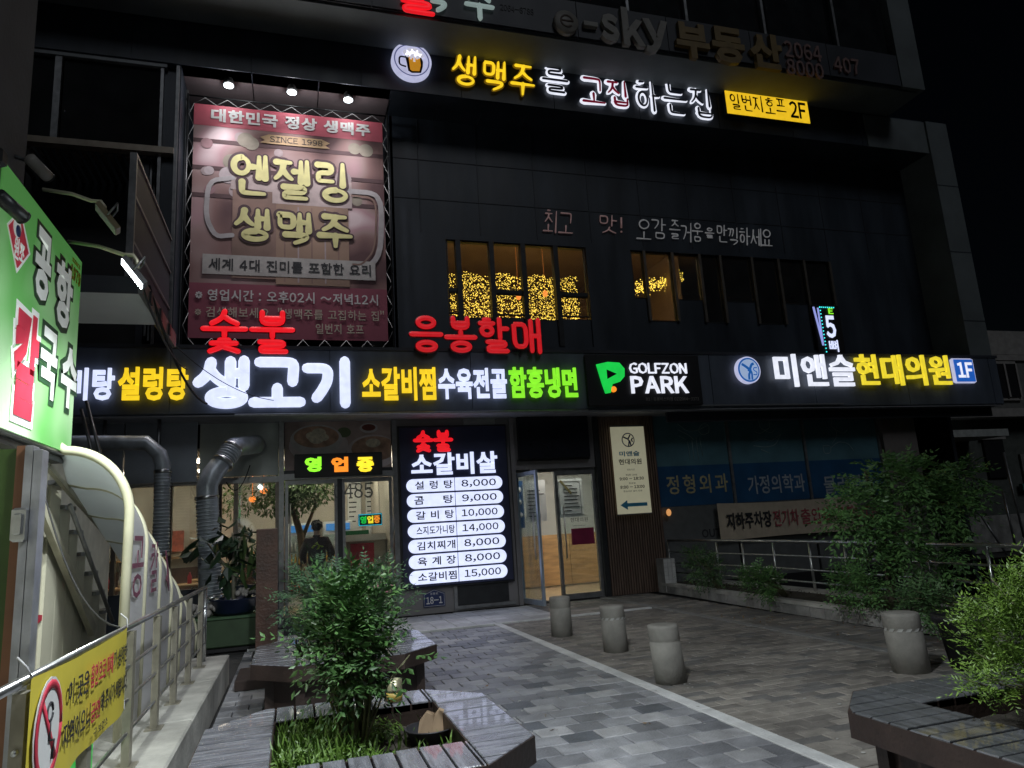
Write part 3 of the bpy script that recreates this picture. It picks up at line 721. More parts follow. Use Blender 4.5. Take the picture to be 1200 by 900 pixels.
# clinic glass front
bp('clinic_dark_backing', M['black'], 6.95, 12.7, YG+.12, YG+.2, -1.8, 3.5)
film = mat('teal_window_film', (.09, .19, .23), .3, noise=.2, nscale=2); navy = mat('navy_window_film', (.022, .085, .19), .3, noise=.2, nscale=2)
cols = [(6.95, 8.62), (8.68, 10.5), (10.56, 12.5)]
for a, b in cols:
    bp('film_panel', film, a, b, YG, YG+.05, 2.38, 3.5); bp('navy_panel', navy, a, b, YG-.003, YG+.05, 1.58, 2.38)
    bp('lower_panel', mat('grey_wall_panel', (.1, .105, .105), .6), a, b, YG+.002, YG+.05, .1, 1.575)
for a in (8.62, 10.5, 12.5): bp('clinic_mullion', M['alu'], a, a+.06, YG-.04, YG+.05, 1.2, 3.5)
bp('corner_pier', mat('pier_render', (.17, .15, .14), .8, noise=.1), 12.56, 13.5, 12.7, 13.4, -1, 3.5)
bp('dark_undercroft', M['black'], 6.95, 12.7, YG+.01, YG+.1, -1.8, .1)
pr = MB(); lettering(Frame((0, YG-.002, 0)), 'OUT', 7.8, 8.25, .93, 1.1, depth=.001, bold=.03, mb=pr); pr.build('parking_lettering', M['ink'], Bd)
# film drawings (line art of hand, person, seated figure)
def lineart(fr, cx, cz, s, lines, r, m, parent, name='line_drawing'):
    q = MB()
    for L in lines: q.tube([fr.p(cx+a*s, cz+b*s, 0) for a, b in smooth2(L)], r, n=4, up=fr.n, ry=.002)
    return q.build(name, m, parent)
fg = Frame((0, YG-.004, 0)); la = mat('film_line', (.3, .4, .42), .5)
lineart(fg, 7.85, 2.95, .42, [[(-.8, .7), (-.3, .3), (.3, .35), (.9, .6)], [(-.8, .4), (-.2, .1), (0, -.1)], [(-.1, -.1), (-.1, -1.1)], [(.15, 0), (.15, -1.1)], [(-.35, -.2), (-.3, -1.1)], [(.35, 0), (.4, -.9)], [(.3, .35), (.5, .1), (.9, .2), (.95, .6), (.6, .7), (.3, .35)], [(-.8, .1), (-.4, -.1)]], .007, la, Bd)
lineart(fg, 9.6, 2.95, .42, [[(-.3, .8), (-.3, .4), (0, .25), (.3, .4), (.3, .8)], [(-.6, .2), (-.3, .1), (0, .25)], [(0, .25), (.3, .1), (.6, .3)], [(-.8, -.3), (-.2, -.15), (.3, -.3), (.9, .05)], [(-.8, -.5), (-.1, -.6), (.5, -.5), (.9, .05)], [(-.4, -.7), (.1, -.9)]], .007, la, Bd)
lineart(fg, 11.4, 2.9, .42, [[(-.1, .9), (-.2, .5), (.1, .3), (0, -.1)], [(.1, .3), (.5, .1), (.8, .3)], [(-.9, -.5), (-.9, -.9), (-.5, -.9), (-.4, -.5), (-.9, -.5)], [(-.4, -.6), (.1, -.3), (.7, -.4), (1, -.8)], [(0, -.1), (-.3, -.4)]], .007, la, Bd)
for t, px0, px1, c, mm in (('정형외과', 781, 853, 0, mat('ink_gold', (.4, .36, .2), .6)), ('가정의학과', 876, 943, 1, mat('ink_pale', (.34, .38, .42), .6)), ('물리치료', 965, 1025, 2, MATS['ink_pale'])):
    a = at(px0, 567, Y=YG); b = at(px1, 567, Y=YG); mid = at((px0+px1)/2, 567, Y=YG).z
    q = MB(); lettering(Frame((0, YG-.006, 0)), t, a.x, b.x, mid-.19, mid+.19, depth=.002, bold=.015, gap=.12 if c == 0 else .0, mb=q); q.build('film_lettering', mm, Bd)

# interiors
ri = MB(); ri.box(-4.4, 1.75, 17.5, 17.6, 0, 3.2); ri.box(-4.4, 1.75, 12.95, 17.5, 2.95, 3.0); ri.box(-4.45, -4.4, 12.95, 17.5, 0, 3); ri.box(1.76, 1.8, 13.0, 17.5, 0, 3)
ri.build('restaurant_interior_wall', M['interior'], Bd)
for i, x in enumerate((-4.0, -3.55, -2.9, -2.0, -1.3, -.2)): bp('interior_post', mat('interior_post_dark', (.12, .1, .09), .6), x, x+.14, 17.3, 17.5, 0, 2.95)
for i, x in enumerate((-3.9, -2.7, -1.1)): bp('wall_shelf', M['oak'], x, x+.7, 17.25, 17.5, 1.15, 1.19); bp('dark_wainscot', M['brown'], x-.1, x+.9, 17.42, 17.5, .02, .95)
bp('restaurant_floor', M['plywood'], -4.4, 1.75, 12.9, 17.5, 0, .02)
for x in (-3.4, -1.6, .2, 1.2):
    for y in (14.2, 16.2): bp('restaurant_ceiling_lamp', M['ceil'], x-.3, x+.3, y-.12, y+.12, 2.9, 2.94)
ci = MB(); ci.box(3.6, 7.0, 16.2, 16.3, 0, 3); ci.box(3.6, 7.0, 12.95, 16.2, 2.9, 2.95); ci.box(6.96, 7.0, 12.95, 16.2, 0, 2.95); ci.box(3.78, 3.82, 13.0, 16.2, 0, 2.95)
ci.build('clinic_interior_wall', M['interior2'], Bd)
bp('clinic_floor', mat('clinic_floor', (.5, .38, .24), .3), 3.8, 6.96, 12.9, 16.2, 0, .02)
for x, y in ((4.6, 13.14), (5.6, 13.14), (4.6, 14.2), (6.0, 14.2)): bp('clinic_ceiling_lamp', M['ceilw'], x-.3, x+.3, y-.15, y+.15, 2.85, 2.89)
for a, b in ((4.05, 5.0), (5.01, 5.95), (5.96, 6.9)): bp('oak_panel', M['oak'], a, b, 15.4, 15.45, .05, 1.15)
bp('oak_panel', M['oak'], 3.9, 4.04, 15.4, 15.45, .05, 1.15)
bp('oak_counter_side', M['oak'], 6.35, 6.95, 14.0, 14.05, .02, 1.2)
# left bay on the 2nd floor
bp('bay_glass_panel', M['glassd'], at(72, 120, Y=12.25).x, -2.15, 12.28, 12.3, 8.05, 9.6); bp('bay_glass_panel', M['glassd'], -4.4, at(62, 120, Y=12.25).x, 12.28, 12.3, 8.05, 9.6)
bp('bay_room_wall', M['black'], -4.5, -2.0, 13.4, 13.5, 4.5, 9.7)
a = at(66, 120, Y=12.25).x; bp('bay_mullion', M['alu'], a-.05, a+.05, 12.22, 12.3, 8.05, 9.6)
bp('bay_sill', mat('bay_sill_bronze', (.35, .3, .24), .35, .6), -4.4, -1.95, 12.15, 12.32, 7.95, 8.06)
bp('bay_head', M['seam'], -4.4, -2.1, 12.2, 12.3, 9.6, 9.66)
a = -4.4
while a < -2.0: bp('bay_soffit_slat', mat('slat_dim', (.12, .1, .09), .7), a, a+.06, 12.3, 14.4, 7.9, 7.94); a += .13
bp('bay_back_wall', M['panel'], -4.5, -2.0, 14.4, 14.5, 4.4, 8.0)
MB().prism([(-2.45, 12.35, 4.6), (-2.35, 12.35, 4.6), (-2.35, 12.35, 7.9), (-2.45, 12.35, 7.9)], (0, 1.9, 0)).build('bay_louvre_wall', M['panel2'], Bd)
for i in range(6): bp('bay_louvre', M['alu'], -2.34, -2.31, 12.4+i*.3, 12.45+i*.3, 4.8, 7.85)
bp('rear_wall', M['panel2'], -4.6, 15.4, 20, 20.2, -2, 17)
bp('side_wall', M['panel2'], 15.3, 15.4, 13.4, 20, -2, 10.5)
bp('left_end_wall', M['panel2'], -4.75, -4.6, 11.9, 20, 0, 17)

# ------------------------------------------------------------------ lit signs on the band over the shops
YB = 12.0; FB = Frame((0, YB, 0))
def lettersign(name, label, text, px, mtl, w, Y=YB, style='font', cat='sign', group=None, lift=.05, depth=.035, bold=.035, gap=0.0, jit=0.0, shear=0.0, back=None, rnd=True):
    x0, x1, z0, z1 = rect(Y, *px)
    t = thing(name, label, cat, ((x0+x1)/2, Y, z0), group)
    fr = Frame((0, Y, 0))
    if style == 'font': letter_parts(t, mtl, fr, text, x0, x1, z0, z1, depth=depth, lift=lift-depth/2, bold=bold, gap=gap)
    else: brush_parts(t, mtl, fr, text, x0, x1, z0, z1, w, depth=depth, lift=lift, gap=gap or .1, jit=jit, shear=shear, rnd=rnd)
    return t
GB = 'lit channel-letter signs along the sign band'
lettersign('channel_letter_sign', 'cool white lit word half hidden behind the green sign at far left', '갈비탕', (50, 135, 432, 470), M['l_white'], 0, group=GB, bold=.034)
lettersign('channel_letter_sign', 'yellow lit word left of the biggest white letters', '설렁탕', (139, 221, 431, 470), M['l_yellow'], 0, group=GB, bold=.034)
lettersign('channel_letter_sign', 'biggest cool white fat rounded letters on the sign band', '생고기', (226, 418, 418, 480), M['l_white'], .088, style='brush', group=GB, gap=.16)
lettersign('channel_letter_sign', 'yellow lit word right of the biggest white letters', '소갈비찜', (424, 510, 431, 470), M['l_yellow'], 0, group=GB, bold=.034)
lettersign('channel_letter_sign', 'small cool white word between the yellow and the green words', '수육전골', (513, 593, 432, 468), M['l_white'], 0, group=GB, bold=.034)
lettersign('channel_letter_sign', 'lime green lit word at the right end of the dish names', '함흥냉면', (596, 675, 431, 467), M['l_green'], 0, group=GB, bold=.034)
def backed(name, label, text, px, Y, m, w, gap, cat='sign', group=None, jit=.0, shear=0.0, rnd=True, bm=None, bw=1.35, z=.03):
    """brush letters with a darker return behind each face, on two thin rails"""
    x0, x1, z0, z1 = rect(Y, *px); t = thing(name, label, cat, ((x0+x1)/2, Y, z0), group); fr = Frame((0, Y, 0))
    bk = brush(fr, text, x0, x1, z0, z1, w*bw, depth=.02, lift=z, gap=gap, jit=jit, shear=shear, rnd=rnd)
    fc = brush(fr, text, x0+w*(bw-1), x1-w*(bw-1), z0+w*(bw-1), z1-w*(bw-1), w, depth=.02, lift=z+.03, gap=gap, jit=jit, shear=shear, rnd=rnd)
    for a, b in zip(bk, fc):
        o = b.build('letter', m, t); a.build('letter_backing', bm or M['inkr'], o)
    return t
redback = mat('red_return', (.25, .01, .02), .5)
s = backed('red_letter_sign', 'two big red lit letters standing over the white ones in front of the poster', '숯불', (234, 347, 363, 417), 11.95, M['l_red'], .043, .16, group='red letters on the ledge', bm=redback)
s = backed('red_letter_sign', 'long row of four red lit letters on the ledge under the golden windows', '응봉할매', (478, 635, 371, 416), 11.95, M['l_reddim'], .044, .2, group='red letters on the ledge', bm=redback, rnd=True)
for x0_ in (at(500, 415, Y=11.95).x, at(610, 415, Y=11.95).x): B('support_rod', M['darkmetal'], s, x0_-.01, x0_+.01, 11.97, 12.0, 4.4, 4.9)

# golf sign panel
x0, x1, z0, z1 = rect(11.93, 688, 821, 416, 476)
t = thing('golf_sign', 'dark panel with green flag mark and white lit letters', 'sign', ((x0+x1)/2, 11.93, z0))
B('sign_panel', M['black'], t, x0, x1, 11.93, 12.0, z0+.02, z1, bev=.008)
F2 = Frame((0, 11.92, 0))
def pxpoly(pts, Y): return [at(a, b, Y=Y) for a, b in pts]
q = MB(); q.prism(pxpoly([(699, 427), (712, 424), (726, 425), (732, 432), (732, 441), (727, 447), (718, 450), (716, 460), (710, 461), (706, 450)], 11.9), (0, .03, 0))
q.build('flag_mark', M['l_logo'], t)
q = MB(); q.prism(pxpoly([(711, 433), (723, 438), (712, 444)], 11.89), (0, .01, 0)); q.build('flag_cutout', M['black'], t)
c = at(719.5, 456, Y=11.9); MB().lathe(c, [(.001, 0), (.055, 0), (.055, .03), (.001, .03)], n=18, axis=(0, 1, 0)).build('ball_dot', M['l_orange'], t)
for txt, px, bd in (('GOLFZON', (737, 804, 425.5, 438), .012), ('PARK', (739, 806, 441, 461), .03)):
    a = rect(11.92, *px); letter_parts(t, M['l_white2'], F2, txt, *a, depth=.03, bold=bd)
a = rect(11.92, 757, 819, 465, 470); printed(t, M['dimw'], 'small_print', F2, [('B1 | 응봉비스타점 02)2064-3373', *a)])

# clinic sign
c = at(876, 434, Y=11.95)
t = thing('round_clinic_sign', 'round blue and white lit disc with joint emblem', 'sign', c)
R0 = 18*12/833*1.06
MB().lathe((c.x, 12.0, c.z), [(.001, -.09), (R0, -.09), (R0, 0), (.001, 0)], n=40, axis=(0, 1, 0), smooth=False).build('disc_rim', M['l_disc'], t)
MB().lathe((c.x, 12.0, c.z), [(.001, -.1), (R0*.9, -.1), (R0*.9, -.088), (.001, -.088)], n=40, axis=(0, 1, 0), smooth=False).build('blue_ring', mat('logo_blue', (.02, .12, .4), .4, emit=(.02, .16, .55), estr=.5), t)
MB().lathe((c.x, 12.0, c.z), [(.001, -.106), (R0*.78, -.106), (R0*.78, -.098), (.001, -.098)], n=40, axis=(0, 1, 0), smooth=False).build('pale_disc', mat('logo_pale', (.5, .6, .8), .4, emit=(.45, .6, .9), estr=.55), t)
fr = Frame((c.x, 11.89, c.z)); k = R0*.78
q = MB()
for L, w in (([(-.75, .55), (-.4, .35), (0, .05), (.1, .1), (.3, .5), (.55, .6)], .13), ([(.05, .0), (.05, -.2), (-.1, -.5), (-.12, -.95)], .12), ([(.1, .0), (.25, -.3), (.2, -.95)], .1), ([(.85, .2), (.5, .2), (.45, -.05), (.8, -.2), (.75, -.5), (.4, -.45)], .05), ([(0, .05), (.05, -.1)], .22)):
    q.tube([fr.p(a*k, b*k, 0) for a, b in smooth2(L)], w*k, n=6, up=fr.n, ry=.008)
q.build('joint_emblem', MATS['logo_blue'], t)
GC = 'lit letters of the clinic'
lettersign('clinic_letter_sign', 'big white lit clinic letters right of the round blue emblem', '미앤슬', (905, 998, 416.5, 454), M['l_white2'], 0, group=GC, bold=.02, lift=.08, depth=.05)
lettersign('clinic_letter_sign', 'big yellow lit letters left of the blue floor box', '현대의원', (1000, 1109, 417, 452.5), M['l_yellow2'], 0, group=GC, bold=.02, lift=.08, depth=.05)
x0, x1, z0, z1 = rect(11.95, 1117, 1141, 420, 449)
t = thing('floor_number_box', 'small square blue lit box with white rim and floor number', 'sign', ((x0+x1)/2, 11.95, z0))
B('box_rim', M['l_disc'], t, x0, x1, 11.93, 12.0, z0, z1, bev=.03); B('box_face', M['l_blue'], t, x0+.03, x1-.03, 11.915, 11.94, z0+.03, z1-.03, bev=.01)
letter_parts(t, M['l_white2'], Frame((0, 11.915, 0)), '1F', x0+.09, x1-.07, z0+.12, z1-.1, depth=.008, bold=.03)

# ------------------------------------------------------------------ upper fascia signs
YU = 12.175
c = at(482, 73, Y=YU-.08); R1 = 24*12.1/833*1.1
t = thing('round_beer_sign', 'round white lit disc showing a foaming beer mug', 'sign', c)
MB().lathe((c.x, YU, c.z), [(.001, -.14), (R1, -.14), (R1, 0), (.001, 0)], n=44, axis=(0, 1, 0), smooth=False).build('disc_face', M['l_disc'], t)
ring = MB(); fr = Frame((c.x, YU-.145, c.z)); ring.tube([fr.p(R1*.86*math.cos(i*math.pi/20), R1*.86*math.sin(i*math.pi/20)) for i in range(41)], .012, n=4, up=fr.n, ry=.003); ring.build('disc_ring', mat('rim_blue', (.12, .14, .35), .5, emit=(.2, .22, .45), estr=.4), t)
def flat(name, pts, m, lift, parent=t, s=R1, fr=fr): return MB().prism([fr.p(a*s, b*s, lift) for a, b in pts], fr.n*-.004).build(name, m, parent)
flat('mug_outline', [(-.34, .22), (.48, .22), (.56, -.02), (.54, -.3), (.44, -.66), (-.02, -.72), (-.2, -.62), (-.26, -.2)][:8], M['ink'], .006)
flat('beer_fill', [(-.17, .2), (.4, .2), (.44, -.25), (.36, -.58), (0, -.62), (-.1, -.55)], mat('beer_print', (.75, .38, .04), .5, emit=(.85, .38, .03), estr=.5), .012)
fm = MB()
for a, b, r in ((-.28, .36, .16), (-.08, .46, .18), (.15, .5, .18), (.36, .42, .17), (.48, .28, .12), (.05, .3, .2), (-.2, .24, .13), (.28, .26, .17)):
    fm.lathe(fr.p(a*R1, b*R1, .014), [(.001, 0), (r*R1, 0), (r*R1, .004), (.001, .004)], n=14, axis=fr.n)
fm.build('foam_print', mat('foam_print', (.85, .85, .9), .5, emit=(.8, .8, .95), estr=.6), t)
hd = MB(); hd.tube([fr.p(a*R1, b*R1, .012) for a, b in smooth2([(-.28, .1), (-.62, .12), (-.64, -.35), (-.3, -.42)])], .018, n=5, up=fr.n, ry=.004); hd.build('mug_handle_print', M['ink'], t)
dr = MB()
for a, b in ((-.05, .02), (.12, -.1), (.25, .06)): dr.tube([fr.p(a*R1, .2*R1, .018), fr.p(a*R1, b*R1, .018)], [.012, .025], n=5, up=fr.n, ry=.004)
dr.build('foam_drip', MATS['foam_print'], t)
GU = 'lit brush letters of the beer house on the upper fascia'
backed('brush_letter_sign', 'yellow glowing brush letters right of the round beer mug disc', '생맥주', (525, 625, 71, 110), YU, M['l_yellow'], .034, .34, group=GU, jit=.05, shear=.1, bm=mat('amber_halo', (.3, .18, .02), .6, emit=(.9, .5, .02), estr=.12), bw=1.8, z=.06)
hal = M['l_white2']; dark = mat('letter_face_dark', (.06, .065, .1), .5); darkr = mat('letter_face_red', (.35, .01, .04), .5, emit=(.4, .01, .05), estr=.25)
backed('brush_letter_sign', 'single dark letter with white glowing edge after the yellow letters', '를', (632, 666, 79, 113), YU, dark, .024, .3, group=GU, bm=hal, bw=2.5, z=.05)
backed('brush_letter_sign', 'two dark red brush letters with white glowing edges', '고집', (678, 738, 92, 127), YU, darkr, .027, .24, group=GU, bm=hal, bw=2.5, z=.05, jit=.03)
backed('brush_letter_sign', 'three dark letters with white glowing edges left of the yellow box', '하는집', (742, 835, 99, 138), YU, dark, .024, .27, group=GU, bm=hal, bw=2.5, z=.05, jit=.03)
x0, x1, z0, z1 = rect(YU, 848, 943, 114, 142)
t = thing('yellow_box_sign', 'yellow lit rectangular box sign with black brush writing at upper right', 'sign', ((x0+x1)/2, YU, z0))
B('box_body', M['darkmetal'], t, x0, x1, YU-.1, YU, z0, z1); B('box_face', M['l_ybox'], t, x0+.01, x1-.01, YU-.115, YU-.1, z0+.01, z1-.01, bev=.004)
brush_parts(t, M['ink'], Frame((0, YU-.115, 0)), '일번지호프', x0+.1, x0+(x1-x0)*.72, z0+.12, z1-.08, .019, depth=.004, lift=.004, gap=.25, jit=.05)
letter_parts(t, M['ink'], Frame((0, YU-.115, 0)), '2F', x0+(x1-x0)*.76, x1-.08, z0+.1, z1-.09, depth=.006, bold=.02)
# unlit estate agent's letters on the volume above
YE = 11.17; FE = Frame((0, YE, 0))
c = at(663, 27, Y=YE-.06)
t = thing('estate_agent_sign', 'unlit cream and ochre raised letters with telephone number, top right', 'sign', (c.x+2, YE, c.z-.3))
MB().lathe((c.x, YE, c.z), [(.001, -.12), (.23, -.12), (.25, -.1), (.25, 0), (.001, 0)], n=28, axis=(0, 1, 0)).build('letter_disc', M['dimw'], t)
ee = MB(); f3 = Frame((c.x, YE-.125, c.z)); ee.tube([f3.p(a*.13, b*.13) for a, b in [(-.9, .05), (.9, .05)]+[(math.cos(i*.5)*.95, math.sin(i*.5)*.95) for i in range(0, 12)]], .022, n=5, up=f3.n, ry=.006); ee.build('letter', mat('e_brown', (.1, .07, .055), .6), t)
a = at(682, 30, Y=YE); b = at(698, 31, Y=YE); MB().box(a.x, b.x, YE-.1, YE, a.z-.06, a.z+.05, bev=.01).build('hyphen', M['dimw'], t)
for ch, px in (('s', (702, 723, 20, 52)), ('k', (727, 752, 14, 57)), ('y', (752, 781, 27, 66))):
    r_ = rect(YE, *px); letter_parts(t, M['dimw'], FE, ch, *r_, depth=.1, bold=.045)
for ch, px in (('부', (790, 828, 31, 71)), ('동', (832, 869, 36, 77)), ('산', (876, 913, 43, 83))):
    r_ = rect(YE, *px); letter_parts(t, M['dimy'], FE, ch, *r_, depth=.1, bold=.045)
for ch, px in (('2064', (918, 960, 52, 71)), ('8000', (921, 963, 73, 91)), ('407', (976, 1005, 69, 87))):
    r_ = rect(YE, *px); letter_parts(t, M['dimr'], FE, ch, *r_, depth=.05, bold=.02)
a = at(457, 13, Y=YE)
t = thing('noodle_shop_letters', 'red and pale lit letters cut by the top edge of the picture', 'sign', (a.x+1, YE, a.z))
for ch, p0, p1, pb, mm in (('칼', 457, 511, 14, M['l_red']), ('국', 500, 529, 14, mat('letter_teal', (.5, .62, .6), .4, emit=(.5, .65, .62), estr=.35)), ('수', 544, 579, 21, None)):
    a = at(p0, pb, Y=YE); b = at(p1, pb, Y=YE)
    brush_parts(t, mm or MATS['letter_teal'], FE, ch, a.x, b.x, a.z-.02, a.z+.8, .05, depth=.03, lift=.06)
r_ = rect(YE, 586, 625, 8, 15); printed(t, M['ink'], 'small_print', FE, [('2064-8788', *r_)], depth=.01)
# slogan on the second floor
GS = 'outlined slogan letters over the windows with a faint added glow'
for txt, px, mm, lb in (('최고', (635, 670, 247, 273), M['outline'], 'first pinkish outlined word of the faintly glowing wall slogan'), ('맛', (700, 722, 253, 275), M['outline'], 'single pinkish outlined letter in the middle of the faintly glowing wall slogan'),
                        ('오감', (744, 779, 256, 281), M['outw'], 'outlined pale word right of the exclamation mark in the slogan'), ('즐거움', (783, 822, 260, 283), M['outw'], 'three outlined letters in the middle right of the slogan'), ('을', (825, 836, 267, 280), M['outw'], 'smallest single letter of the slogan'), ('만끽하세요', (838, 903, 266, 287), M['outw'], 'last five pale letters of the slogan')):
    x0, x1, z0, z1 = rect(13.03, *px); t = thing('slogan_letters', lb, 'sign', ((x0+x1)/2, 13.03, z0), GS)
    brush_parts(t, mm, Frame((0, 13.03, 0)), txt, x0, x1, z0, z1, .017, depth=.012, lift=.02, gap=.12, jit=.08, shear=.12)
a = at(728, 255, Y=13.03)
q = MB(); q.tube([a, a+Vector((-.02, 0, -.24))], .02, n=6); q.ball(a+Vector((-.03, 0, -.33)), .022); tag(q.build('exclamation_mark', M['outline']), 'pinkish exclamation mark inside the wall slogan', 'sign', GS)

# ------------------------------------------------------------------ hanging poster in the alcove
YP = 12.75; p0 = at(227.7, 121, Y=YP); p1 = at(447.7, 143.5, Y=YP); pb = at(221, 396, Y=YP)
X0, X1, Z0, Z1 = p0.x, p1.x, pb.z, p0.z
t = thing('beer_poster', 'huge beer house poster with yellow bubble letters and mugs hung in the alcove', 'poster', ((X0+X1)/2, YP, Z0))
pm = mat('poster_photo', (.3, .2, .18), .65, noise=.1)
n_ = pm.node_tree.nodes; l_ = pm.node_tree.links
tcx = n_.new('ShaderNodeTexCoord'); nz = n_.new('ShaderNodeTexNoise'); nz.inputs['Scale'].default_value = 1.1; nz.inputs['Detail'].default_value = 0.6
rp = n_.new('ShaderNodeValToRGB'); e = rp.color_ramp.elements; e[0].position = .36; e[0].color = (.12, .055, .06, 1); e[1].position = .7; e[1].color = (.75, .6, .62, 1)
for pos, col in ((.46, (.27, .15, .14)), (.54, (.4, .27, .26)), (.62, (.5, .3, .33))): k_ = e.new(pos); k_.color = (*col, 1)
l_.new(tcx.outputs['Object'], nz.inputs['Vector']); l_.new(nz.outputs[0], rp.inputs[0]); l_.new(rp.outputs[0], n_['Principled BSDF'].inputs['Base Color'])
MB().box(X0, X1, YP, YP+.01, Z0, Z1).build('cloth', pm, t)
FP = Frame((0, YP-.001, 0)); Wp, Hp = X1-X0, Z1-Z0
def pp(u, v, l=0): return FP.p(X0+u*Wp, Z0+v*Hp, l)
def strip(name, u0, u1, v0, v1, m, l=.002): return MB().prism([pp(u0, v0, l), pp(u1, v0, l), pp(u1, v1, l), pp(u0, v1, l)], (0, .001, 0)).build(name, m, t)
pr_ = mat('poster_red', (.52, .1, .14), .6, noise=.06); pmar = mat('poster_maroon', (.3, .07, .11), .6, noise=.08)
strip('red_header', 0, 1, .905, 1, pr_); strip('maroon_footer', 0, 1, 0, .225, pmar)
# shelf blur and bokeh discs
bk = [mat('bokeh_%d' % i, c, .7) for i, c in enumerate(((.45, .36, .37), (.38, .22, .24), (.34, .3, .24), (.28, .13, .13), (.56, .48, .5)))]
rs = random.Random(4); lay = .003
for v in (.84, .72, .6): strip('shelf_print', 0, 1, v-.012, v+.006, mat('shelf_print', (.1, .05, .055), .7), .0025)
for i in range(20):
    u, v = rs.random(), rs.choice((.86, .82, .76, .7, .63, .57))+rs.uniform(-.02, .02); r = rs.uniform(.015, .05)
    lay += .0001
    if r/1 < u < 1-r: vv = min(v, .89-r*.8); MB().prism([FP.p(X0+u*Wp+r*Wp*math.cos(j*.349), Z0+vv*Hp+r*Wp*math.sin(j*.349), lay) for j in range(18)], (0, .00005, 0)).build('bokeh_print', rs.choice(bk), t)
amber = mat('mug_beer_print', (.36, .235, .17), .6, noise=.25, nscale=1); foam = mat('mug_foam_print', (.52, .42, .41), .6); glas = mat('mug_glass_print', (.5, .47, .48), .5)
strip('beer_mug_print', .2, .44, .25, .66, mat('mug_beer_print_dark', (.29, .18, .145), .6, noise=.3, nscale=1.5), .008); strip('beer_mug_print', .42, .8, .23, .6, amber, .009)
strip('foam_print', .4, .82, .58, .7, foam, .0095); strip('foam_print', .19, .44, .63, .7, foam, .0085)
for i in range(5): strip('mug_facet_print', .46+i*.07, .468+i*.07, .24, .57, bk[0] if i % 2 else MATS['mug_beer_print_dark'], .0097)
h = MB(); L_ = [pp(a, b, .01) for a, b in smooth2([(.8, .66), (.95, .66), (.985, .6), (.97, .38), (.88, .3), (.8, .3)])]; ribbon(h, L_, [.05]*len(L_), FP, 0); h.build('mug_handle_print', glas, t); h = MB(); L_ = ([pp(a, b, .01) for a, b in smooth2([(.2, .68), (.08, .66), (.07, .5), (.12, .42), (.2, .43)])]); ribbon(h, L_, [.042]*len(L_), FP, 0)
h.build('mug_handle_print', glas, t)
h = MB(); L_ = [pp(a, b, .013) for a, b in smooth2([(.82, .64), (.93, .64), (.955, .59), (.94, .4), (.87, .33), (.82, .33)])]; ribbon(h, L_, [.016]*len(L_), FP, 0); h.build('handle_shade_print', MATS['mug_beer_print_dark'], t)
def ptext(txt, u0, u1, v0, v1, m, bold=.03, lift=.012, gap=.02, name='poster_letter'): letter_parts(t, m, FP, txt, X0+u0*Wp, X0+u1*Wp, Z0+v0*Hp, Z0+v1*Hp, depth=.002, lift=lift, bold=bold, gap=gap, name=name)
pw = mat('poster_white', (.72, .7, .7), .6, noise=.05)
ptext('대한민국 정상 생맥주', .085, .93, .925, .985, pw, .04)
rb = MB(); rb.prism([pp(a, b, .012) for a, b in ((.335, .875), (.36, .862), (.335, .85), (.38, .848), (.66, .848), (.705, .85), (.68, .862), (.705, .875), (.66, .89), (.38, .89))], (0, .001, 0)); rb.build('ribbon_print', mat('ribbon_print', (.5, .33, .18), .6), t)
ptext('SINCE 1998', .385, .665, .857, .883, M['ink'], .0, .014)
ylm = mat('bubble_yellow', (.8, .76, .34), .6, noise=.1); blk = mat('bubble_outline', (.075, .035, .045), .6)
for txt, u0, u1, v0, v1 in (('엔젤링', .17, .83, .585, .8), ('생맥주', .19, .84, .39, .565)):
    A_ = (X0+u0*Wp, X0+u1*Wp, Z0+v0*Hp, Z0+v1*Hp)
    bb = brush(FP, txt, *A_, .1, lift=.014, gap=.3, jit=.04, flat=True)
    A2 = (A_[0]+.045, A_[1]-.045, A_[2]+.045, A_[3]-.045)
    ff = brush(FP, txt, *A2, .055, lift=.02, gap=.3, jit=.04, flat=True)
    for x_, y_ in zip(bb, ff): o = y_.build('bubble_letter', ylm, t); x_.build('letter_outline', blk, o)
strip('grey_caption_bar', .06, .94, .262, .345, mat('caption_bar', (.5, .48, .46), .6), .012)
ptext('세계 4대 진미를 포함한 요리', .09, .915, .28, .33, M['ink'], .02, .014)
ptext('※영업시간 : 오후02시 ~저녁12시', .03, .95, .152, .2, pw, .02)
ptext('※검색해보세요  "생맥주를 고집하는 집"', .03, .98, .085, .13, mat('poster_cream', (.6, .52, .42), .6), .01)
ptext('일번지 호프', .62, .87, .025, .068, MATS['poster_cream'], .015)
cd = MB()
for i in range(9):
    u = i/9; cd.tube([pp(u, 1), pp(u+.055, 1.03, 0), pp(u+.111, 1)], .006, n=4); cd.tube([pp(u, 0), pp(u+.055, -.05, 0), pp(u+.111, 0)], .006, n=4)
for i in range(10):
    v = i/10
    cd.tube([pp(1, v), pp(1.03, v+.05), pp(1, v+.1)], .005, n=4); cd.tube([pp(0, v), pp(-.025, v+.05), pp(0, v+.1)], .005, n=4)
cd.build('lacing_cord', mat('cord', (.5, .5, .5), .6), t)
MB().tube([pp(1.03, -.05), pp(1.03, 1.04)], .02, n=8).tube([pp(-.03, -.05), pp(-.03, 1.04)], .02, n=8).tube([pp(-.03, 1.035), pp(1.03, 1.035)], .015, n=8).build('hanging_frame', M['darkmetal'], t)
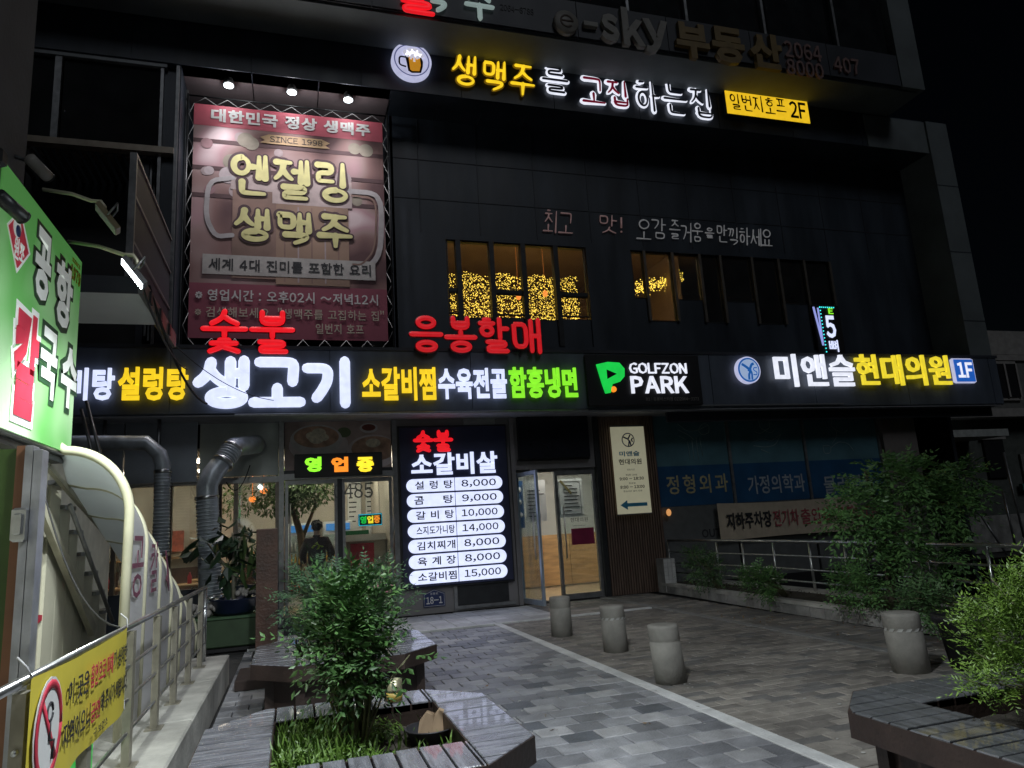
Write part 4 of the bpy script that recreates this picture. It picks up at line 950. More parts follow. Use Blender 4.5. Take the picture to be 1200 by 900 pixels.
# three spotlights over the poster
for i, (px, py) in enumerate(((268, 99), (342, 107), (408, 116))):
    c = at(px, py, Y=12.42)
    s = thing('soffit_spotlight', ('leftmost', 'middle', 'rightmost')[i]+' of three lit spotlights under the soffit above the poster', 'spotlight', (c.x, 12.42, c.z), 'spotlights above the poster')
    MB().lathe((c.x, 12.42, 9.6), [(.05, .07), (.06, .05), (.02, .03), (.012, -.1)], n=10).build('mount', M['darkmetal'], s)
    MB().lathe((c.x, 12.42, c.z), [(.09, -.02), (.1, 0), (.09, .06), (.05, .14), (.02, .2)], n=14).build('lamp_head', M['alu'], s)
    MB().lathe((c.x, 12.42, c.z-.03), [(.001, 0), (.085, 0), (.085, .012), (.001, .012)], n=14).build('lens', M['lamp'], s)
    ld = bpy.data.lights.new('soffit_spill', 'POINT'); ld.energy = 9; ld.shadow_soft_size = .06; lo = bpy.data.objects.new('soffit_spill', ld); COL.objects.link(lo); lo.location = (c.x, 12.36, c.z-.1)
    ld = bpy.data.lights.new('spot_beam', 'SPOT'); ld.energy = 190; ld.spot_size = math.radians(86); ld.spot_blend = 1; ld.shadow_soft_size = .08; ld.color = (1, .95, .98)
    lo = bpy.data.objects.new('spot_beam', ld); COL.objects.link(lo); lo.location = (c.x, 12.2, c.z-.06); lo.rotation_euler = (math.radians(4), 0, 0)

# ------------------------------------------------------------------ menu board
YM = 12.58
t = thing('menu_board', 'tall dark menu board with red heading and seven white lit price rows', 'menu board', (2.8, YM, .45))
B('board_panel', mat('menu_navy', (.03, .035, .075), .4, noise=.1), t, 1.8, 3.76, YM+.03, 12.71, .46, 3.24, bev=.01)
B('board_frame', M['darkmetal'], t, 1.77, 3.79, YM+.06, 12.715, .43, 3.27)
FM = Frame((0, YM+.028, 0))
a = rect(YM, 484, 531, 504, 530); brush_parts(t, M['l_red'], FM, '숯불', *a, .035, depth=.02, lift=.03, gap=.2)
a = rect(YM, 482, 583, 530, 556); letter_parts(t, M['l_white'], FM, '소갈비살', *a, depth=.03, bold=.035)
rows = [('설 렁 탕', '8,000'), ('곰    탕', '9,000'), ('갈 비 탕', '10,000'), ('스지도가니탕', '14,000'), ('김치찌개', '8,000'), ('육 계 장', '8,000'), ('소갈비찜', '15,000')]
xa, xd, xb = at(478, 620, Y=YM).x, at(535.5, 620, Y=YM).x, at(592, 620, Y=YM).x
zt, zb_ = at(535, 559.5, Y=YM).z, at(537, 683.5, Y=YM).z; rh = (zt-zb_)/7
for i, (nm, prc) in enumerate(rows):
    z1_ = zt-i*rh; z0_ = z1_-rh*.88; zc = (z0_+z1_)/2; rr = (z1_-z0_)/2
    L = [FM.p(xd-.008, z0_, 0)]+[FM.p(xd-.008, z1_, 0)]+[FM.p(xa+rr+math.cos(math.radians(w_))*rr, zc+math.sin(math.radians(w_))*rr, 0) for w_ in range(90, 271, 15)]
    Rr = [FM.p(xd+.008, z1_, 0), FM.p(xd+.008, z0_, 0)]+[FM.p(xb-rr+math.cos(math.radians(w_))*rr, zc+math.sin(math.radians(w_))*rr, 0) for w_ in range(-90, 91, 15)]
    o = MB().prism(L[::-1], FM.n*.02).build('price_row', M['l_white'], t); o2 = MB().prism(Rr[::-1], FM.n*.02).build('price_row', M['l_white'], t)
    q = MB(); lettering(FM, nm, xa+.15, xd-.04, z0_+.045, z1_-.04, depth=.003, lift=.021, bold=.018, gap=.02, mb=q) if '    ' not in nm else (lettering(FM, '곰', xa+.13, xa+.3, z0_+.045, z1_-.04, depth=.003, lift=.021, bold=.018, mb=q), lettering(FM, '탕', xd-.22, xd-.04, z0_+.045, z1_-.04, depth=.003, lift=.021, bold=.018, mb=q))
    q.build('dish_name', M['ink'], o)
    q = MB(); lettering(FM, prc, xd+.1+(0 if len(prc) > 5 else .02), xb-.12, z0_+.045, z1_-.045, depth=.003, lift=.021, bold=.016, mb=q); q.build('price', M['ink'], o2)
x0, x1, z0, z1 = rect(12.7, 496, 521.5, 690, 711)
t = thing('address_plate', 'small navy house number plate below the menu board', 'number plate', ((x0+x1)/2, 12.7, z0))
zc = z1-.08
MB().prism([(x0, 12.69, z0), (x1, 12.69, z0), (x1, 12.69, zc), ((x0+x1)/2, 12.69, z1), (x0, 12.69, zc)], (0, .03, 0)).build('plate', mat('plate_navy', (.02, .035, .12), .4), t)
fr = Frame((0, 12.688, 0)); letter_parts(t, pw, fr, '18-1', x0+.05, x1-.05, z0+.05, z0+.17, depth=.002, bold=.02)
q = MB(); lettering(fr, '응봉로', (x0+x1)/2-.07, (x0+x1)/2+.07, z1-.1, z1-.06, depth=.002, mb=q)
q.tube([(x0+.015, 12.688, z0+.015), (x1-.015, 12.688, z0+.015), (x1-.015, 12.688, zc-.01), ((x0+x1)/2, 12.688, z1-.018), (x0+.015, 12.688, zc-.01), (x0+.015, 12.688, z0+.015)], .004, n=4)
q.build('plate_lettering', pw, t)

# ------------------------------------------------------------------ restaurant door bay
x0, x1 = -.15, 1.67
t = thing('food_photo_panel', 'dim photo panel of noodle bowls over the restaurant door', 'poster', (.75, 12.78, 2.56))
B('panel', mat('food_print_base', (.34, .26, .24), .5, noise=.5, nscale=2), t, x0, x1, 12.78, 12.82, 2.56, 3.4)
fr = Frame((0, 12.779, 0))
def disc(name, cx, cz, rx, rz, m, l): return MB().prism([fr.p(max(x0+.002, min(x1-.002, cx+rx*math.cos(i*math.pi/16))), max(2.565, min(3.395, cz+rz*math.sin(i*math.pi/16))), l) for i in range(32)], fr.n*-.0008).build(name, m, t)
fo = [mat('bowl_print', (.5, .48, .48), .5), mat('broth_print', (.42, .26, .18), .5, noise=.4, nscale=8), mat('noodle_print', (.6, .55, .42), .5, noise=.3, nscale=20), mat('plate_print', (.55, .48, .48), .5), mat('greens_print', (.1, .14, .06), .5)]
disc('plate_print', .42, 2.98, .5, .3, fo[3], .001); disc('bowl_print', .38, 3.08, .44, .27, fo[0], .002); disc('broth_print', .38, 3.13, .38, .19, fo[1], .003)
for a, b, r_ in ((.3, 3.15, .1), (.42, 3.2, .12), (.38, 3.1, .13), (.5, 3.12, .09)): disc('noodle_print', a, b, r_, r_*.7, fo[2], .004+a*.001)
disc('plate_print', 1.35, 2.85, .46, .3, fo[3], .002); disc('broth_print', 1.37, 2.9, .4, .22, fo[1], .003); disc('noodle_print', 1.35, 3.0, .13, .08, fo[2], .004)
disc('sauce_dish_print', 1.28, 3.27, .16, .09, fo[0], .002); disc('sauce_print', 1.28, 3.28, .12, .06, mat('sauce_print', (.15, .03, .02), .4), .003); disc('greens_print', .85, 3.2, .12, .09, fo[4], .0015)
x0, x1, z0, z1 = rect(12.66, 345, 448, 531, 558)
t = thing('led_open_sign', 'dark box with green orange and yellow lit open letters over the restaurant door', 'sign', ((x0+x1)/2, 12.66, z0))
B('box', M['black'], t, x0, x1, 12.66, 12.77, z0, z1, bev=.01); fr = Frame((0, 12.658, 0))
for ch, px, mm in (('영', (357, 377), M['l_lime']), ('업', (388, 408), M['l_orange']), ('중', (418, 438), M['l_amber'])):
    a = rect(12.65, *px, 535.5, 553); letter_parts(t, mm, fr, ch, *a, depth=.015, bold=.06)
# glass doors
t = thing('restaurant_door', 'restaurant front glass doors in metal frame with white numbers on the glass', 'door', (.75, YG, 0))
for a, b in ((-.14, .72), (.8, 1.66)):
    w = MB(); w.box(a, a+.05, YG-.05, YG, 0, 2.39).box(b-.05, b, YG-.05, YG, 0, 2.39).box(a+.05, b-.05, YG-.048, YG-.002, 2.32, 2.39).box(a+.05, b-.05, YG-.048, YG-.002, 0, .1)
    o = w.build('door_leaf_frame', M['alu'], t); MB().box(a+.05, b-.05, YG-.03, YG-.02, .1, 2.32).build('pane', M['glass'], o)
B('middle_post', M['darkmetal'], t, .72, .8, YG-.08, YG+.02, 0, 2.39); MB().tube([(-.06, YG-.11, .5), (-.06, YG-.11, 2.0)], .014, n=8).build('handle', M['steel'], t)
a = rect(YG-.05, 391, 437, 566, 584); q = MB(); lettering(Frame((0, YG-.053, 0)), '0485', *a, depth=.001, bold=.0, mb=q); q.build('glass_numbers', mat('number_grey', (.12, .14, .14), .5), t)
# inside the restaurant
x0, x1, z0, z1 = rect(13.0, 420, 448, 602, 616)
t = thing('small_led_sign', 'small green and yellow lit open sign inside the restaurant door', 'sign', ((x0+x1)/2, 13, z0))
B('box', M['black'], t, x0, x1, 13, 13.04, z0, z1, bev=.005); fr = Frame((0, 12.998, 0))
fr2 = MB().tube([fr.p(x0+.01, z0+.01), fr.p(x1-.01, z0+.01), fr.p(x1-.01, z1-.01), fr.p(x0+.01, z1-.01), fr.p(x0+.01, z0+.01)], .006, n=4); fr2.build('led_border', led('led_cyan', (.02, .6, .9), 1.2), t)
w3 = (x1-x0-.06)/3
for i, (ch, mm) in enumerate((('영', M['l_logo']), ('업', M['l_amber']), ('중', M['l_orange']))): letter_parts(t, mm, fr, ch, x0+.03+i*w3, x0+.02+(i+1)*w3, z0+.04, z1-.035, depth=.004, bold=.05)
for i in range(2): tt = B('hanging_wire', M['alu'], t, x0+.05+i*(x1-x0-.1), x0+.056+i*(x1-x0-.1), 13.01, 13.016, z1, 2.4)
rs = random.Random(2)
for i, (a, b, c_, d_, mm, lb) in enumerate(((.95, 1.2, 1.35, 2.25, M['white'], 'tall white menu sheet left on the restaurant back wall'), (1.28, 1.5, 1.3, 2.25, M['white'], 'middle tall white menu sheet on the restaurant back wall'), (1.53, 1.72, 1.3, 2.25, M['white'], 'right tall white menu sheet on the restaurant back wall'))):
    o = tag(B('menu_sheet', mm, None, a*1.28, b*1.28, 17.44, 17.49, c_+.1, d_+.5), lb, 'notice', 'menu sheets on the restaurant back wall')
    q = MB(); f4 = Frame((0, 17.437, 0))
    for k in range(9):
        z_ = d_+.38-k*.11; q.box(a*1.28+.03, a*1.28+.03+rs.uniform(.08, .2), 17.436, 17.439, z_-.025, z_)
    q.build('printed_lines', M['ink'], o)
def drinks(x, label):
    t = thing('drinks_fridge', label, 'fridge', (x, 16.8, 0)); B('cabinet', M['white'], t, x-.32, x+.32, 16.8, 17.4, 0, 1.75, bev=.01)
    B('lit_header', mat('fridge_header', (.05, .2, .6), .4, emit=(.1, .4, .9), estr=.3), t, x-.26, x+.26, 16.77, 16.8, 1.55, 1.7); B('door_glass', M['glass'], t, x-.3, x+.3, 16.77, 16.79, .2, 1.47)
    for k in range(4):
        q = MB(); z_ = .25+k*.3
        for j in range(7): q.lathe((x-.25+j*.083, 16.79, z_), [(.03, 0), (.03, .15), (.012, .2), (.012, .24)], n=7)
        q.build('bottle_row', mat('bottle_%d' % k, ((.5, .05, .04), (.1, .35, .1), (.5, .3, .05), (.6, .6, .6))[k], .2), t, 'stuff')
drinks(.95, 'white drinks fridge with blue lit header inside the restaurant'); drinks(.2, 'drinks fridge beside the person inside the restaurant')
t = thing('serving_counter', 'pale counter behind the right restaurant door pane', 'counter', (1.3, 14.6, 0)); B('counter_top', M['white'], t, .85, 1.73, 14.4, 15.0, 1.3, 1.42); B('counter_body', M['interior'], t, .9, 1.73, 14.5, 15.0, 0, 1.3)
B('red_sign_panel', M['inkr'], t, 1.05, 1.5, 14.46, 14.5, .75, 1.25); B('green_tray', mat('tray_green', (.03, .2, .08), .5), t, .9, 1.4, 14.42, 14.7, 1.42, 1.5)
def tableset(x, y, label):
    t = thing('dining_table', label, 'table', (x, y, 0), 'dining tables inside the restaurant'); B('tabletop', M['oak'], t, x-.5, x+.5, y-.35, y+.35, .7, .74, bev=.01)
    for sx in (-.42, .42):
        for sy in (-.28, .28): MB().tube([(x+sx, y+sy, 0), (x+sx, y+sy, .7)], .02, n=6).build('leg', M['darkmetal'], t)
    for j in range(3): MB().lathe((x-.2+j*.2, y, .74), [(.035, 0), (.04, .12), (.015, .18), (.015, .2)], n=8).build('condiment_jar', (M['inkr'], M['white'], M['oak'])[j], t)
tableset(-1.6, 14.4, 'dining table behind the left window nearest the glass'); tableset(-3.0, 14.8, 'dining table behind the corrugated duct'); tableset(-1.5, 16.0, 'dining table at the back of the restaurant')
for i, (x, c_) in enumerate(((-2.6, (.4, .1, .06)), (-2.2, (.5, .4, .3)), (-3.3, (.35, .3, .2)))):
    q = MB(); q.box(x, x+.28, 17.42, 17.48, 1.3, 1.75); tag(q.build('wall_picture', mat('wall_picture_%d' % i, c_, .6, noise=.5, nscale=8)), ('red', 'pale', 'brown')[i]+' framed picture on the restaurant back wall', 'picture', 'pictures inside the restaurant')
for i, (x, z) in enumerate(((-2.35, 2.3), (-.75, 2.2), (-.55, 2.35))):
    q = MB(); q.ball((x, 14.5, z), .07, .07, .06); q.tube([(x, 14.5, z+.05), (x, 14.5, 2.9)], .006, n=4); tag(q.build('orange_pendant_lamp', M['tail']), ('leftmost', 'middle', 'rightmost')[i]+' orange pendant lamp inside the restaurant windows', 'lamp', 'orange pendant lamps')
# artificial tree inside
t = thing('indoor_tree', 'leafy indoor tree with leaning trunk behind the restaurant door glass', 'tree', (.15, 14.6, 0))
MB().tube([(.25, 14.6, 0), (.2, 14.6, .8), (.12, 14.6, 1.5), (-.05, 14.6, 2.1)], [.09, .08, .07, .05], n=9).tube([(.15, 14.6, 1.4), (.35, 14.6, 1.9), (.5, 14.5, 2.3)], [.045, .03, .02], n=6).build('trunk', mat('bark', (.2, .14, .09), .8, noise=.3, bump=.4), t)
lf_in = leafmat('indoor_leaf', (.05, .12, .03), (.16, .25, .08))
cl = [((-.1, 14.5, 2.45), (.5, .5, .35)), ((.35, 14.5, 2.35), (.45, .5, .32)), ((-.35, 14.5, 2.2), (.4, .5, .35)), ((.1, 14.4, 2.1), (.35, .4, .25)), ((-1.0, 14.7, 2.2), (.5, .3, .3))]
leaves(MB(), cl, 3200, .095, seed=5).build('crown', lf_in, t, 'stuff')

# ------------------------------------------------------------------ clinic entrance
YD = 12.83
t = thing('clinic_door', 'clinic glass double door with its left leaf swung open', 'door', (4.75, YD, 0))
B('door_head', M['alu'], t, 3.94, 5.58, YD-.03, YD+.05, 2.36, 2.42)
o = MB().box(4.74, 4.8, YD-.03, YD+.04, .02, 2.36).box(5.52, 5.58, YD-.03, YD+.04, .02, 2.36).box(4.8, 5.52, YD-.028, YD+.038, 2.29, 2.36).box(4.8, 5.52, YD-.028, YD+.038, .02, .1).build('fixed_leaf', M['alu'], t)
MB().box(4.8, 5.52, YD, YD+.01, .1, 2.29).build('pane', M['glass'], o)
MB().tube([(4.87, YD-.07, .75), (4.87, YD-.07, 1.7)], .014, n=8).build('handle', M['steel'], o)
# open leaf swings outwards to the viewer
hx_, hy_ = 3.96, YD; dx, dy = .13, -.83; nl = Vector((dx, dy, 0)).normalized(); tk = Vector((-nl.y, nl.x, 0))*.045; Lw = .84
q = MB(); q.obox((hx_, hy_, .02), nl*.06, tk, (0, 0, 2.33)); q.obox(Vector((hx_, hy_, .02))+nl*(Lw-.06), nl*.06, tk, (0, 0, 2.33)); q.obox(Vector((hx_, hy_, 2.28))+nl*.06, nl*(Lw-.12), tk, (0, 0, .07)); q.obox(Vector((hx_, hy_, .02))+nl*.06, nl*(Lw-.12), tk, (0, 0, .09))
o = q.build('open_leaf', mat('open_leaf_frame', (.5, .58, .68), .35, .5), t)
MB().obox(Vector((hx_, hy_, .11))+nl*.06+tk*.4, nl*(Lw-.12), tk*.2, (0, 0, 2.17)).build('pane', M['glass'], o)
MB().tube([Vector((hx_, hy_, .8))+nl*(Lw-.1)-tk, Vector((hx_, hy_, 1.6))+nl*(Lw-.1)-tk], .014, n=8).build('handle', M['steel'], o)
B('floor_track', M['alu'], t, 3.94, 5.58, YD-.04, YD+.05, 0, .02)
B('maroon_notice', mat('maroon_notice', (.22, .015, .06), .5), t, 5.0, 5.46, YD-.034, YD-.03, .98, 1.28)
q = MB(); lettering(Frame((0, YD-.032, 0)), '현대의원', 5.0, 5.36, 1.4, 1.48, depth=.001, mb=q); q.tube([(5.04, YD-.033, 1.33), (5.3, YD-.033, 1.33)], .004, n=4); q.build('glass_lettering', M['ink'], t)
poster = lambda name, lb, a, b, z0, z1, y, m: tag(MB().box(a, b, y, y+.01, z0, z1).build(name, m), lb, 'poster', 'notices behind the clinic door')
o = poster('notice_poster', 'white notice with printed columns behind the clinic door glass, left one', 4.3, 4.72, 1.45, 2.25, 13.3, M['white'])
q = MB(); [q.box(4.34, 4.34+rs.uniform(.1, .34), 13.294, 13.298, 1.55+i*.07, 1.565+i*.07) for i in range(8)]; q.build('printed_lines', M['ink'], o)
o = poster('notice_poster', 'white notice with rounded frame behind the right door pane', 4.95, 5.5, 1.5, 2.25, 13.3, M['white'])
q = MB(); [q.box(5.1, 5.1+rs.uniform(.1, .34), 13.294, 13.298, 1.62+i*.07, 1.635+i*.07) for i in range(8)]; q.tube([(5.0, 13.296, 1.56), (5.45, 13.296, 1.56), (5.45, 13.296, 2.2), (5.0, 13.296, 2.2), (5.0, 13.296, 1.56)], .005, n=4); q.build('printed_lines', M['ink'], o)
o = poster('notice_poster', 'narrow blue and white poster seen through the open leaf', 4.1, 4.27, 1.35, 2.25, 13.35, mat('poster_blue', (.03, .13, .35), .5))
q = MB(); [q.lathe((4.185, 13.345, 1.6+i*.24), [(.001, 0), (.055, 0), (.055, -.003), (.001, -.003)], n=14, axis=(0, 1, 0)) for i in range(3)]; q.build('white_roundel', pw, o)
q = MB().obox((5.02, 13.28, 2.2), (.22, 0, -.26), (0, .01, 0), (.03, 0, .03)); tag(q.build('tape_strip', mat('olive_tape', (.25, .2, .08), .6)), 'slanting olive tape strip on the notice behind the right pane', 'tape')
x0, x1, z0, z1 = rect(12.6, 608, 690, 487, 537)
t = thing('black_signboard', 'blank black signboard over the clinic door', 'signboard', ((x0+x1)/2, 12.6, z0)); B('board', mat('blank_board', (.012, .014, .02), .25), t, x0, x1, 12.6, 12.72, z0, z1, bev=.012); B('board_trim', M['darkmetal'], t, x0-.02, x1+.02, 12.66, 12.735, z0-.03, z0-.001)
# timber slat wall
sw = thing('slat_wall', 'wall of thin brown vertical slats between clinic door and dark windows', 'wall', (6.3, 12.7, 0))
B('backing', M['brown'], sw, 5.7, 6.93, 12.78, YG+.1, 0, 3.42)
a = 5.71; i = 0; sm = MB().box(6.283, 6.317, 12.7, 12.75, 0, 3.4).build('slat', M['slat'], sw); sm.location = (5.727-6.3, .03, 0); sm = sm.data; a += .052
while a < 6.9:
    o = bpy.data.objects.new('slat', sm); COL.objects.link(o); o.parent = sw; o.location = (a+.017-6.3, .03+(i % 3)*.002, 0)
    a += .052; i += 1
# upright clinic banner on it
x0, x1, z0, z1 = rect(12.62, 719.5, 759, 500, 602)
t = thing('clinic_banner', 'narrow cream banner with round emblem and blue arrow on the slat wall', 'banner', ((x0+x1)/2, 12.62, z0))
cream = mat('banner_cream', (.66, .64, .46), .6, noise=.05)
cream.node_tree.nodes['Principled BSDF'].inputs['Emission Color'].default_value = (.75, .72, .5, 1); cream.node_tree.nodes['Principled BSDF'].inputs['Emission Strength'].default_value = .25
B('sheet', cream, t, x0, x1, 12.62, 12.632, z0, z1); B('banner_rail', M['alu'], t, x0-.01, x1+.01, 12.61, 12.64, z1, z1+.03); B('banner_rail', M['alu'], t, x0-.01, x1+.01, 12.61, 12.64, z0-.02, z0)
fr = Frame((0, 12.619, 0)); cx = (x0+x1)/2; w_ = x1-x0; hh = z1-z0
q = MB(); zc = z0+hh*.845; q.tube([fr.p(cx+.13*math.cos(i*.3307), zc+.13*math.sin(i*.3307)) for i in range(20)], .01, n=4, up=fr.n, ry=.002)
for L in ([(-.1, .06), (-.01, .02), (.02, -.02), (.0, -.12)], [(.0, .02), (.05, .1)], [(.03, -.01), (.05, -.11)], [(.1, .04), (.07, 0), (.09, -.04)]): q.tube([fr.p(cx+a, zc+b) for a, b in L], .014, n=4, up=fr.n, ry=.002)
q.build('emblem', M['inkb'], t)
q = MB(); lettering(fr, '미앤슬', cx-w_*.3, cx+w_*.3, z0+hh*.655, z0+hh*.715, depth=.002, bold=.03, mb=q); q.build('blue_name', M['inkc'], t); q = MB(); q.prism([fr.p(a, b, .002) for a, b in ((x0+.07, z0+hh*.1), (x0+.22, z0+hh*.155), (x0+.22, z0+hh*.12), (x1-.08, z0+hh*.12), (x1-.08, z0+hh*.08), (x0+.22, z0+hh*.08), (x0+.22, z0+hh*.045))][::-1], (0, .001, 0)); q.build('blue_arrow', M['inkc'], t)
printed(t, M['ink'], 'black_print', fr, [('현대의원', cx-w_*.34, cx+w_*.34, z0+hh*.56, z0+hh*.625, .02), ('진료시간', cx-.08, cx+.08, z0+hh*.49, z0+hh*.51), ('평일월-금요일', cx-.12, cx+.12, z0+hh*.43, z0+hh*.45),
  ('9:00 - 18:30', cx-w_*.36, cx+w_*.36, z0+hh*.38, z0+hh*.415, .03), ('토요일', cx-.07, cx+.07, z0+hh*.335, z0+hh*.355), ('9:00 - 13:00', cx-w_*.36, cx+w_*.36, z0+hh*.285, z0+hh*.32, .03), ('점심시간 없이 진료', cx-.2, cx+.2, z0+hh*.245, z0+hh*.265)])
# parking banner on the rail wall
x0 = at(840, 590, Y=12.7).x; x1 = at(1003, 585, Y=12.7).x; z1 = at(840, 590, Y=12.7).z; z0 = at(850, 634, Y=12.7).z
t = thing('parking_banner', 'long cream banner with black and red parking notice under the dark windows', 'banner', ((x0+x1)/2, 12.7, z0))
bc = mat('banner_dull_cream', (.5, .42, .32), .7, noise=.1)
q = MB(); nseg = 24
vs = []
for i in range(nseg+1):
    u = i/nseg; x = x0+(x1-x0)*u; vs += [(x, 12.7+.012*math.sin(u*17), z0+.03*math.sin(u*3)), (x, 12.7+.012*math.sin(u*17), z1-.04*math.sin(u*3.14))]
q.add(vs, [(2*i, 2*i+2, 2*i+3, 2*i+1) for i in range(nseg)]); q.add([(a, b+.004, c) for a, b, c in vs], [(2*i+1, 2*i+3, 2*i+2, 2*i) for i in range(nseg)]); q.build('cloth', bc, t)
fr = Frame((0, 12.68, 0)); zc = (z0+z1)/2
a = at(852, 615, Y=12.68).x; b = at(905, 612, Y=12.68).x; c_ = at(907, 612, Y=12.68).x; d_ = at(937, 612, Y=12.68).x; e_ = at(940, 612, Y=12.68).x; f_ = at(1000, 612, Y=12.68).x
printed(t, M['ink'], 'black_print', fr, [('지하주차장', a, b, zc-.16, zc+.17, .03)]); printed(t, mat('ink_dull_red', (.35, .06, .08), .6), 'red_print', fr, [('전기차', c_, d_, zc-.16, zc+.17, .01)]); printed(t, MATS['ink_dull_red'], 'red_print', fr, [('출입을 금합니다', e_, f_+.6, zc-.16, zc+.17, .01)])
# reflection of a neon sign, built as a lit panel on the wall
x0, x1, z0, z1 = rect(12.95, 957, 990, 360, 412)
t = thing('neon_reflection', 'small tilted-looking cyan and white sign reflection, built as a lit panel under the last upper window', 'sign', ((x0+x1)/2, 12.95, z0))
B('panel', M['black'], t, x0, x1-.05, 12.98, 13.03, z0-.2, z1+.05); fr = Frame((0, 12.97, 0))
q = MB()
for i in range(14):
    z_ = z0+(z1-z0)*i/13
    q.ball(fr.p(x0+.2, z_), .016, n=6, k=4)
for i in range(8): q.ball(fr.p(x0+.2+i*.055, z1), .016, n=6, k=4)
q.build('led_dots', led('led_cyan2', (.05, .8, .8), 1.4), t)
q = MB(); q.tube([fr.p(x0+.02, z1), fr.p(x0+.14, z0+.15)][:2], .03, n=6, up=fr.n, ry=.01); q.tube([fr.p(x0+.14, z1-.02), fr.p(x0+.14, z0+.2)], .02, n=5); q.build('violet_strip', led('led_violet', (.35, .4, .9), .8), t)
letter_parts(t, M['l_white'], fr, '5', x0+.28, x0+.55, z0+.33, z1-.2, depth=.01, bold=.03); letter_parts(t, M['l_white'], fr, '뼈', x0+.3, x0+.55, z0, z0+.28, depth=.01, bold=.01)
letter_parts(t, M['l_green'], fr, 'E', x0+.42, x0+.55, z1-.16, z1-.02, depth=.01, bold=.03)
# fairy lights inside the bar
rs = random.Random(9); q = MB()
def dot(x, y, z, s=.016): q.add([(x-s, y, z), (x, y-s, z-s), (x+s, y, z), (x, y-s*.5, z+s)], [(0, 1, 3), (1, 2, 3), (0, 2, 1), (0, 3, 2)])
for i in range(3200):
    u = rs.random(); x = 2.6+u*4.0; z = rs.uniform(6.05, 7.2+.05*math.sin(x*7)); dot(x, 15.2+rs.uniform(-.05, .05), z, rs.uniform(.008, .0155))
for i in range(420):
    u = rs.random(); x = 7.5+u*1.9; dot(x, 15.0, 6.85+u*.5+rs.gauss(0, .07)-.15*rs.random(), rs.uniform(.01, .02))
tag(q.build('fairy_lights', M['fairy'], None, 'stuff'), 'curtain of tiny golden fairy lights glowing inside the bar windows', 'fairy lights')
B2 = []
for i, (x, z) in enumerate(((3.15, 6.6), (4.9, 6.5), (5.55, 6.6), (4.3, 5.85), (8.95, 6.65))):
    q = MB(); q.ball((x, 14.7, z), .06, .06, .08); q.tube([(x, 14.7, z+.08), (x, 14.7, 7.7)], .0015, n=4)
    tag(q.build('orange_lantern', M['tail']), ('leftmost orange lantern', 'second orange lantern', 'third orange lantern', 'low orange lantern', 'rightmost orange lantern')[i]+' hanging inside the golden bar windows', 'lantern', 'orange lanterns in the bar')
def barseat(x, label):
    t = thing('bar_chair', label, 'chair', (x, 14.2, 4.4), 'bar chairs by the window'); B('backrest', M['brown'], t, x-.18, x+.18, 14.2, 14.24, 5.2, 5.62, bev=.02); B('seat', M['brown'], t, x-.22, x+.22, 13.8, 14.2, 4.95, 5.0, bev=.01)
    for sx in (-.2, .2):
        for sy in (13.84, 14.2): MB().tube([(x+sx, sy, 4.4), (x+sx, sy, 4.96)], .018, n=5).build('leg', M['brown'], t)
for x, lb in ((3.0, 'dark chair back silhouetted in the leftmost golden window'), (4.2, 'dark chair back silhouetted in the middle golden window'), (5.0, 'dark chair back right of the middle golden window')): barseat(x, lb)

# ------------------------------------------------------------------ ducts, plant and post before the restaurant
def duct(label, path, r, rings):
    r *= .86; t = thing('exhaust_duct', label, 'duct', path[-1], 'corrugated exhaust ducts')
    P = [Vector(p) for p in path]; MB().tube(P, r, n=18).build('duct_pipe', M['duct'], t)
    for (a, b) in rings:
        A, Bv = Vector(a), Vector(b); L = (Bv-A).length; n = int(L/.05); q = MB(); d = (Bv-A).normalized()
        for i in range(n+1):
            c = A.lerp(Bv, i/n); q.lathe(c-d*.012, [(r, 0), (r*1.075, .008), (r*1.075, .016), (r, .024)], n=18, axis=d)
        q.build('corrugation', M['duct'], t, 'stuff')
    for (a, b) in rings:
        A, Bv = Vector(a), Vector(b); d = (Bv-A).normalized()
        for c in (A, Bv): MB().lathe(c-d*.03, [(r*1.02, 0), (r*1.12, .01), (r*1.12, .05), (r*1.02, .06)], n=18, axis=d).build('duct_collar', M['steel'], t)
YQ = 11.6
a = at(274, 524, Y=YQ+.25); b = at(243, 566, Y=YQ); c = at(247, 700, Y=YQ)
duct('wide corrugated duct bending down right beside the potted plant', [(a.x+.3, YQ+.9, a.z+.12), a, (b.x+.06, YQ+.02, b.z+.12), (b.x, YQ, b.z-.05), (c.x, YQ, c.z-.2)], .18, [((b.x+.2, YQ+.08, b.z+.3), (a.x-.02, YQ+.23, a.z-.03)), ((b.x-.003, YQ, b.z-.22), (c.x+.01, YQ, c.z-.0))])
a = at(100, 519, Y=YQ+.2); b = at(172, 519, Y=YQ+.2); c = at(191, 545, Y=YQ+.2); d = at(188, 650, Y=YQ+.2)
duct('narrower duct with horizontal top run behind the white stair canopy', [(a.x-.6, YQ+.2, a.z), a, b, (c.x-.05, YQ+.2, c.z+.16), c, d], .13, [((c.x, YQ+.2, c.z-.1), d)])
for x, z0_ in ((at(183, 600, Y=12.3).x, 2.4), (at(120, 560, Y=12.3).x, 2.4)):
    q = MB(); q.tube([(x, 12.3, z0_), (x, 12.3, 3.42)], .03, n=8); tag(q.build('hanger_pipe', M['alu']), 'thin vertical pipe hanging from the dark shop ceiling ' + ('beside the narrow duct' if z0_ and x > -2.2 else 'left of the narrow duct'), 'pipe')
gx0, gx1 = -1.45, -.44
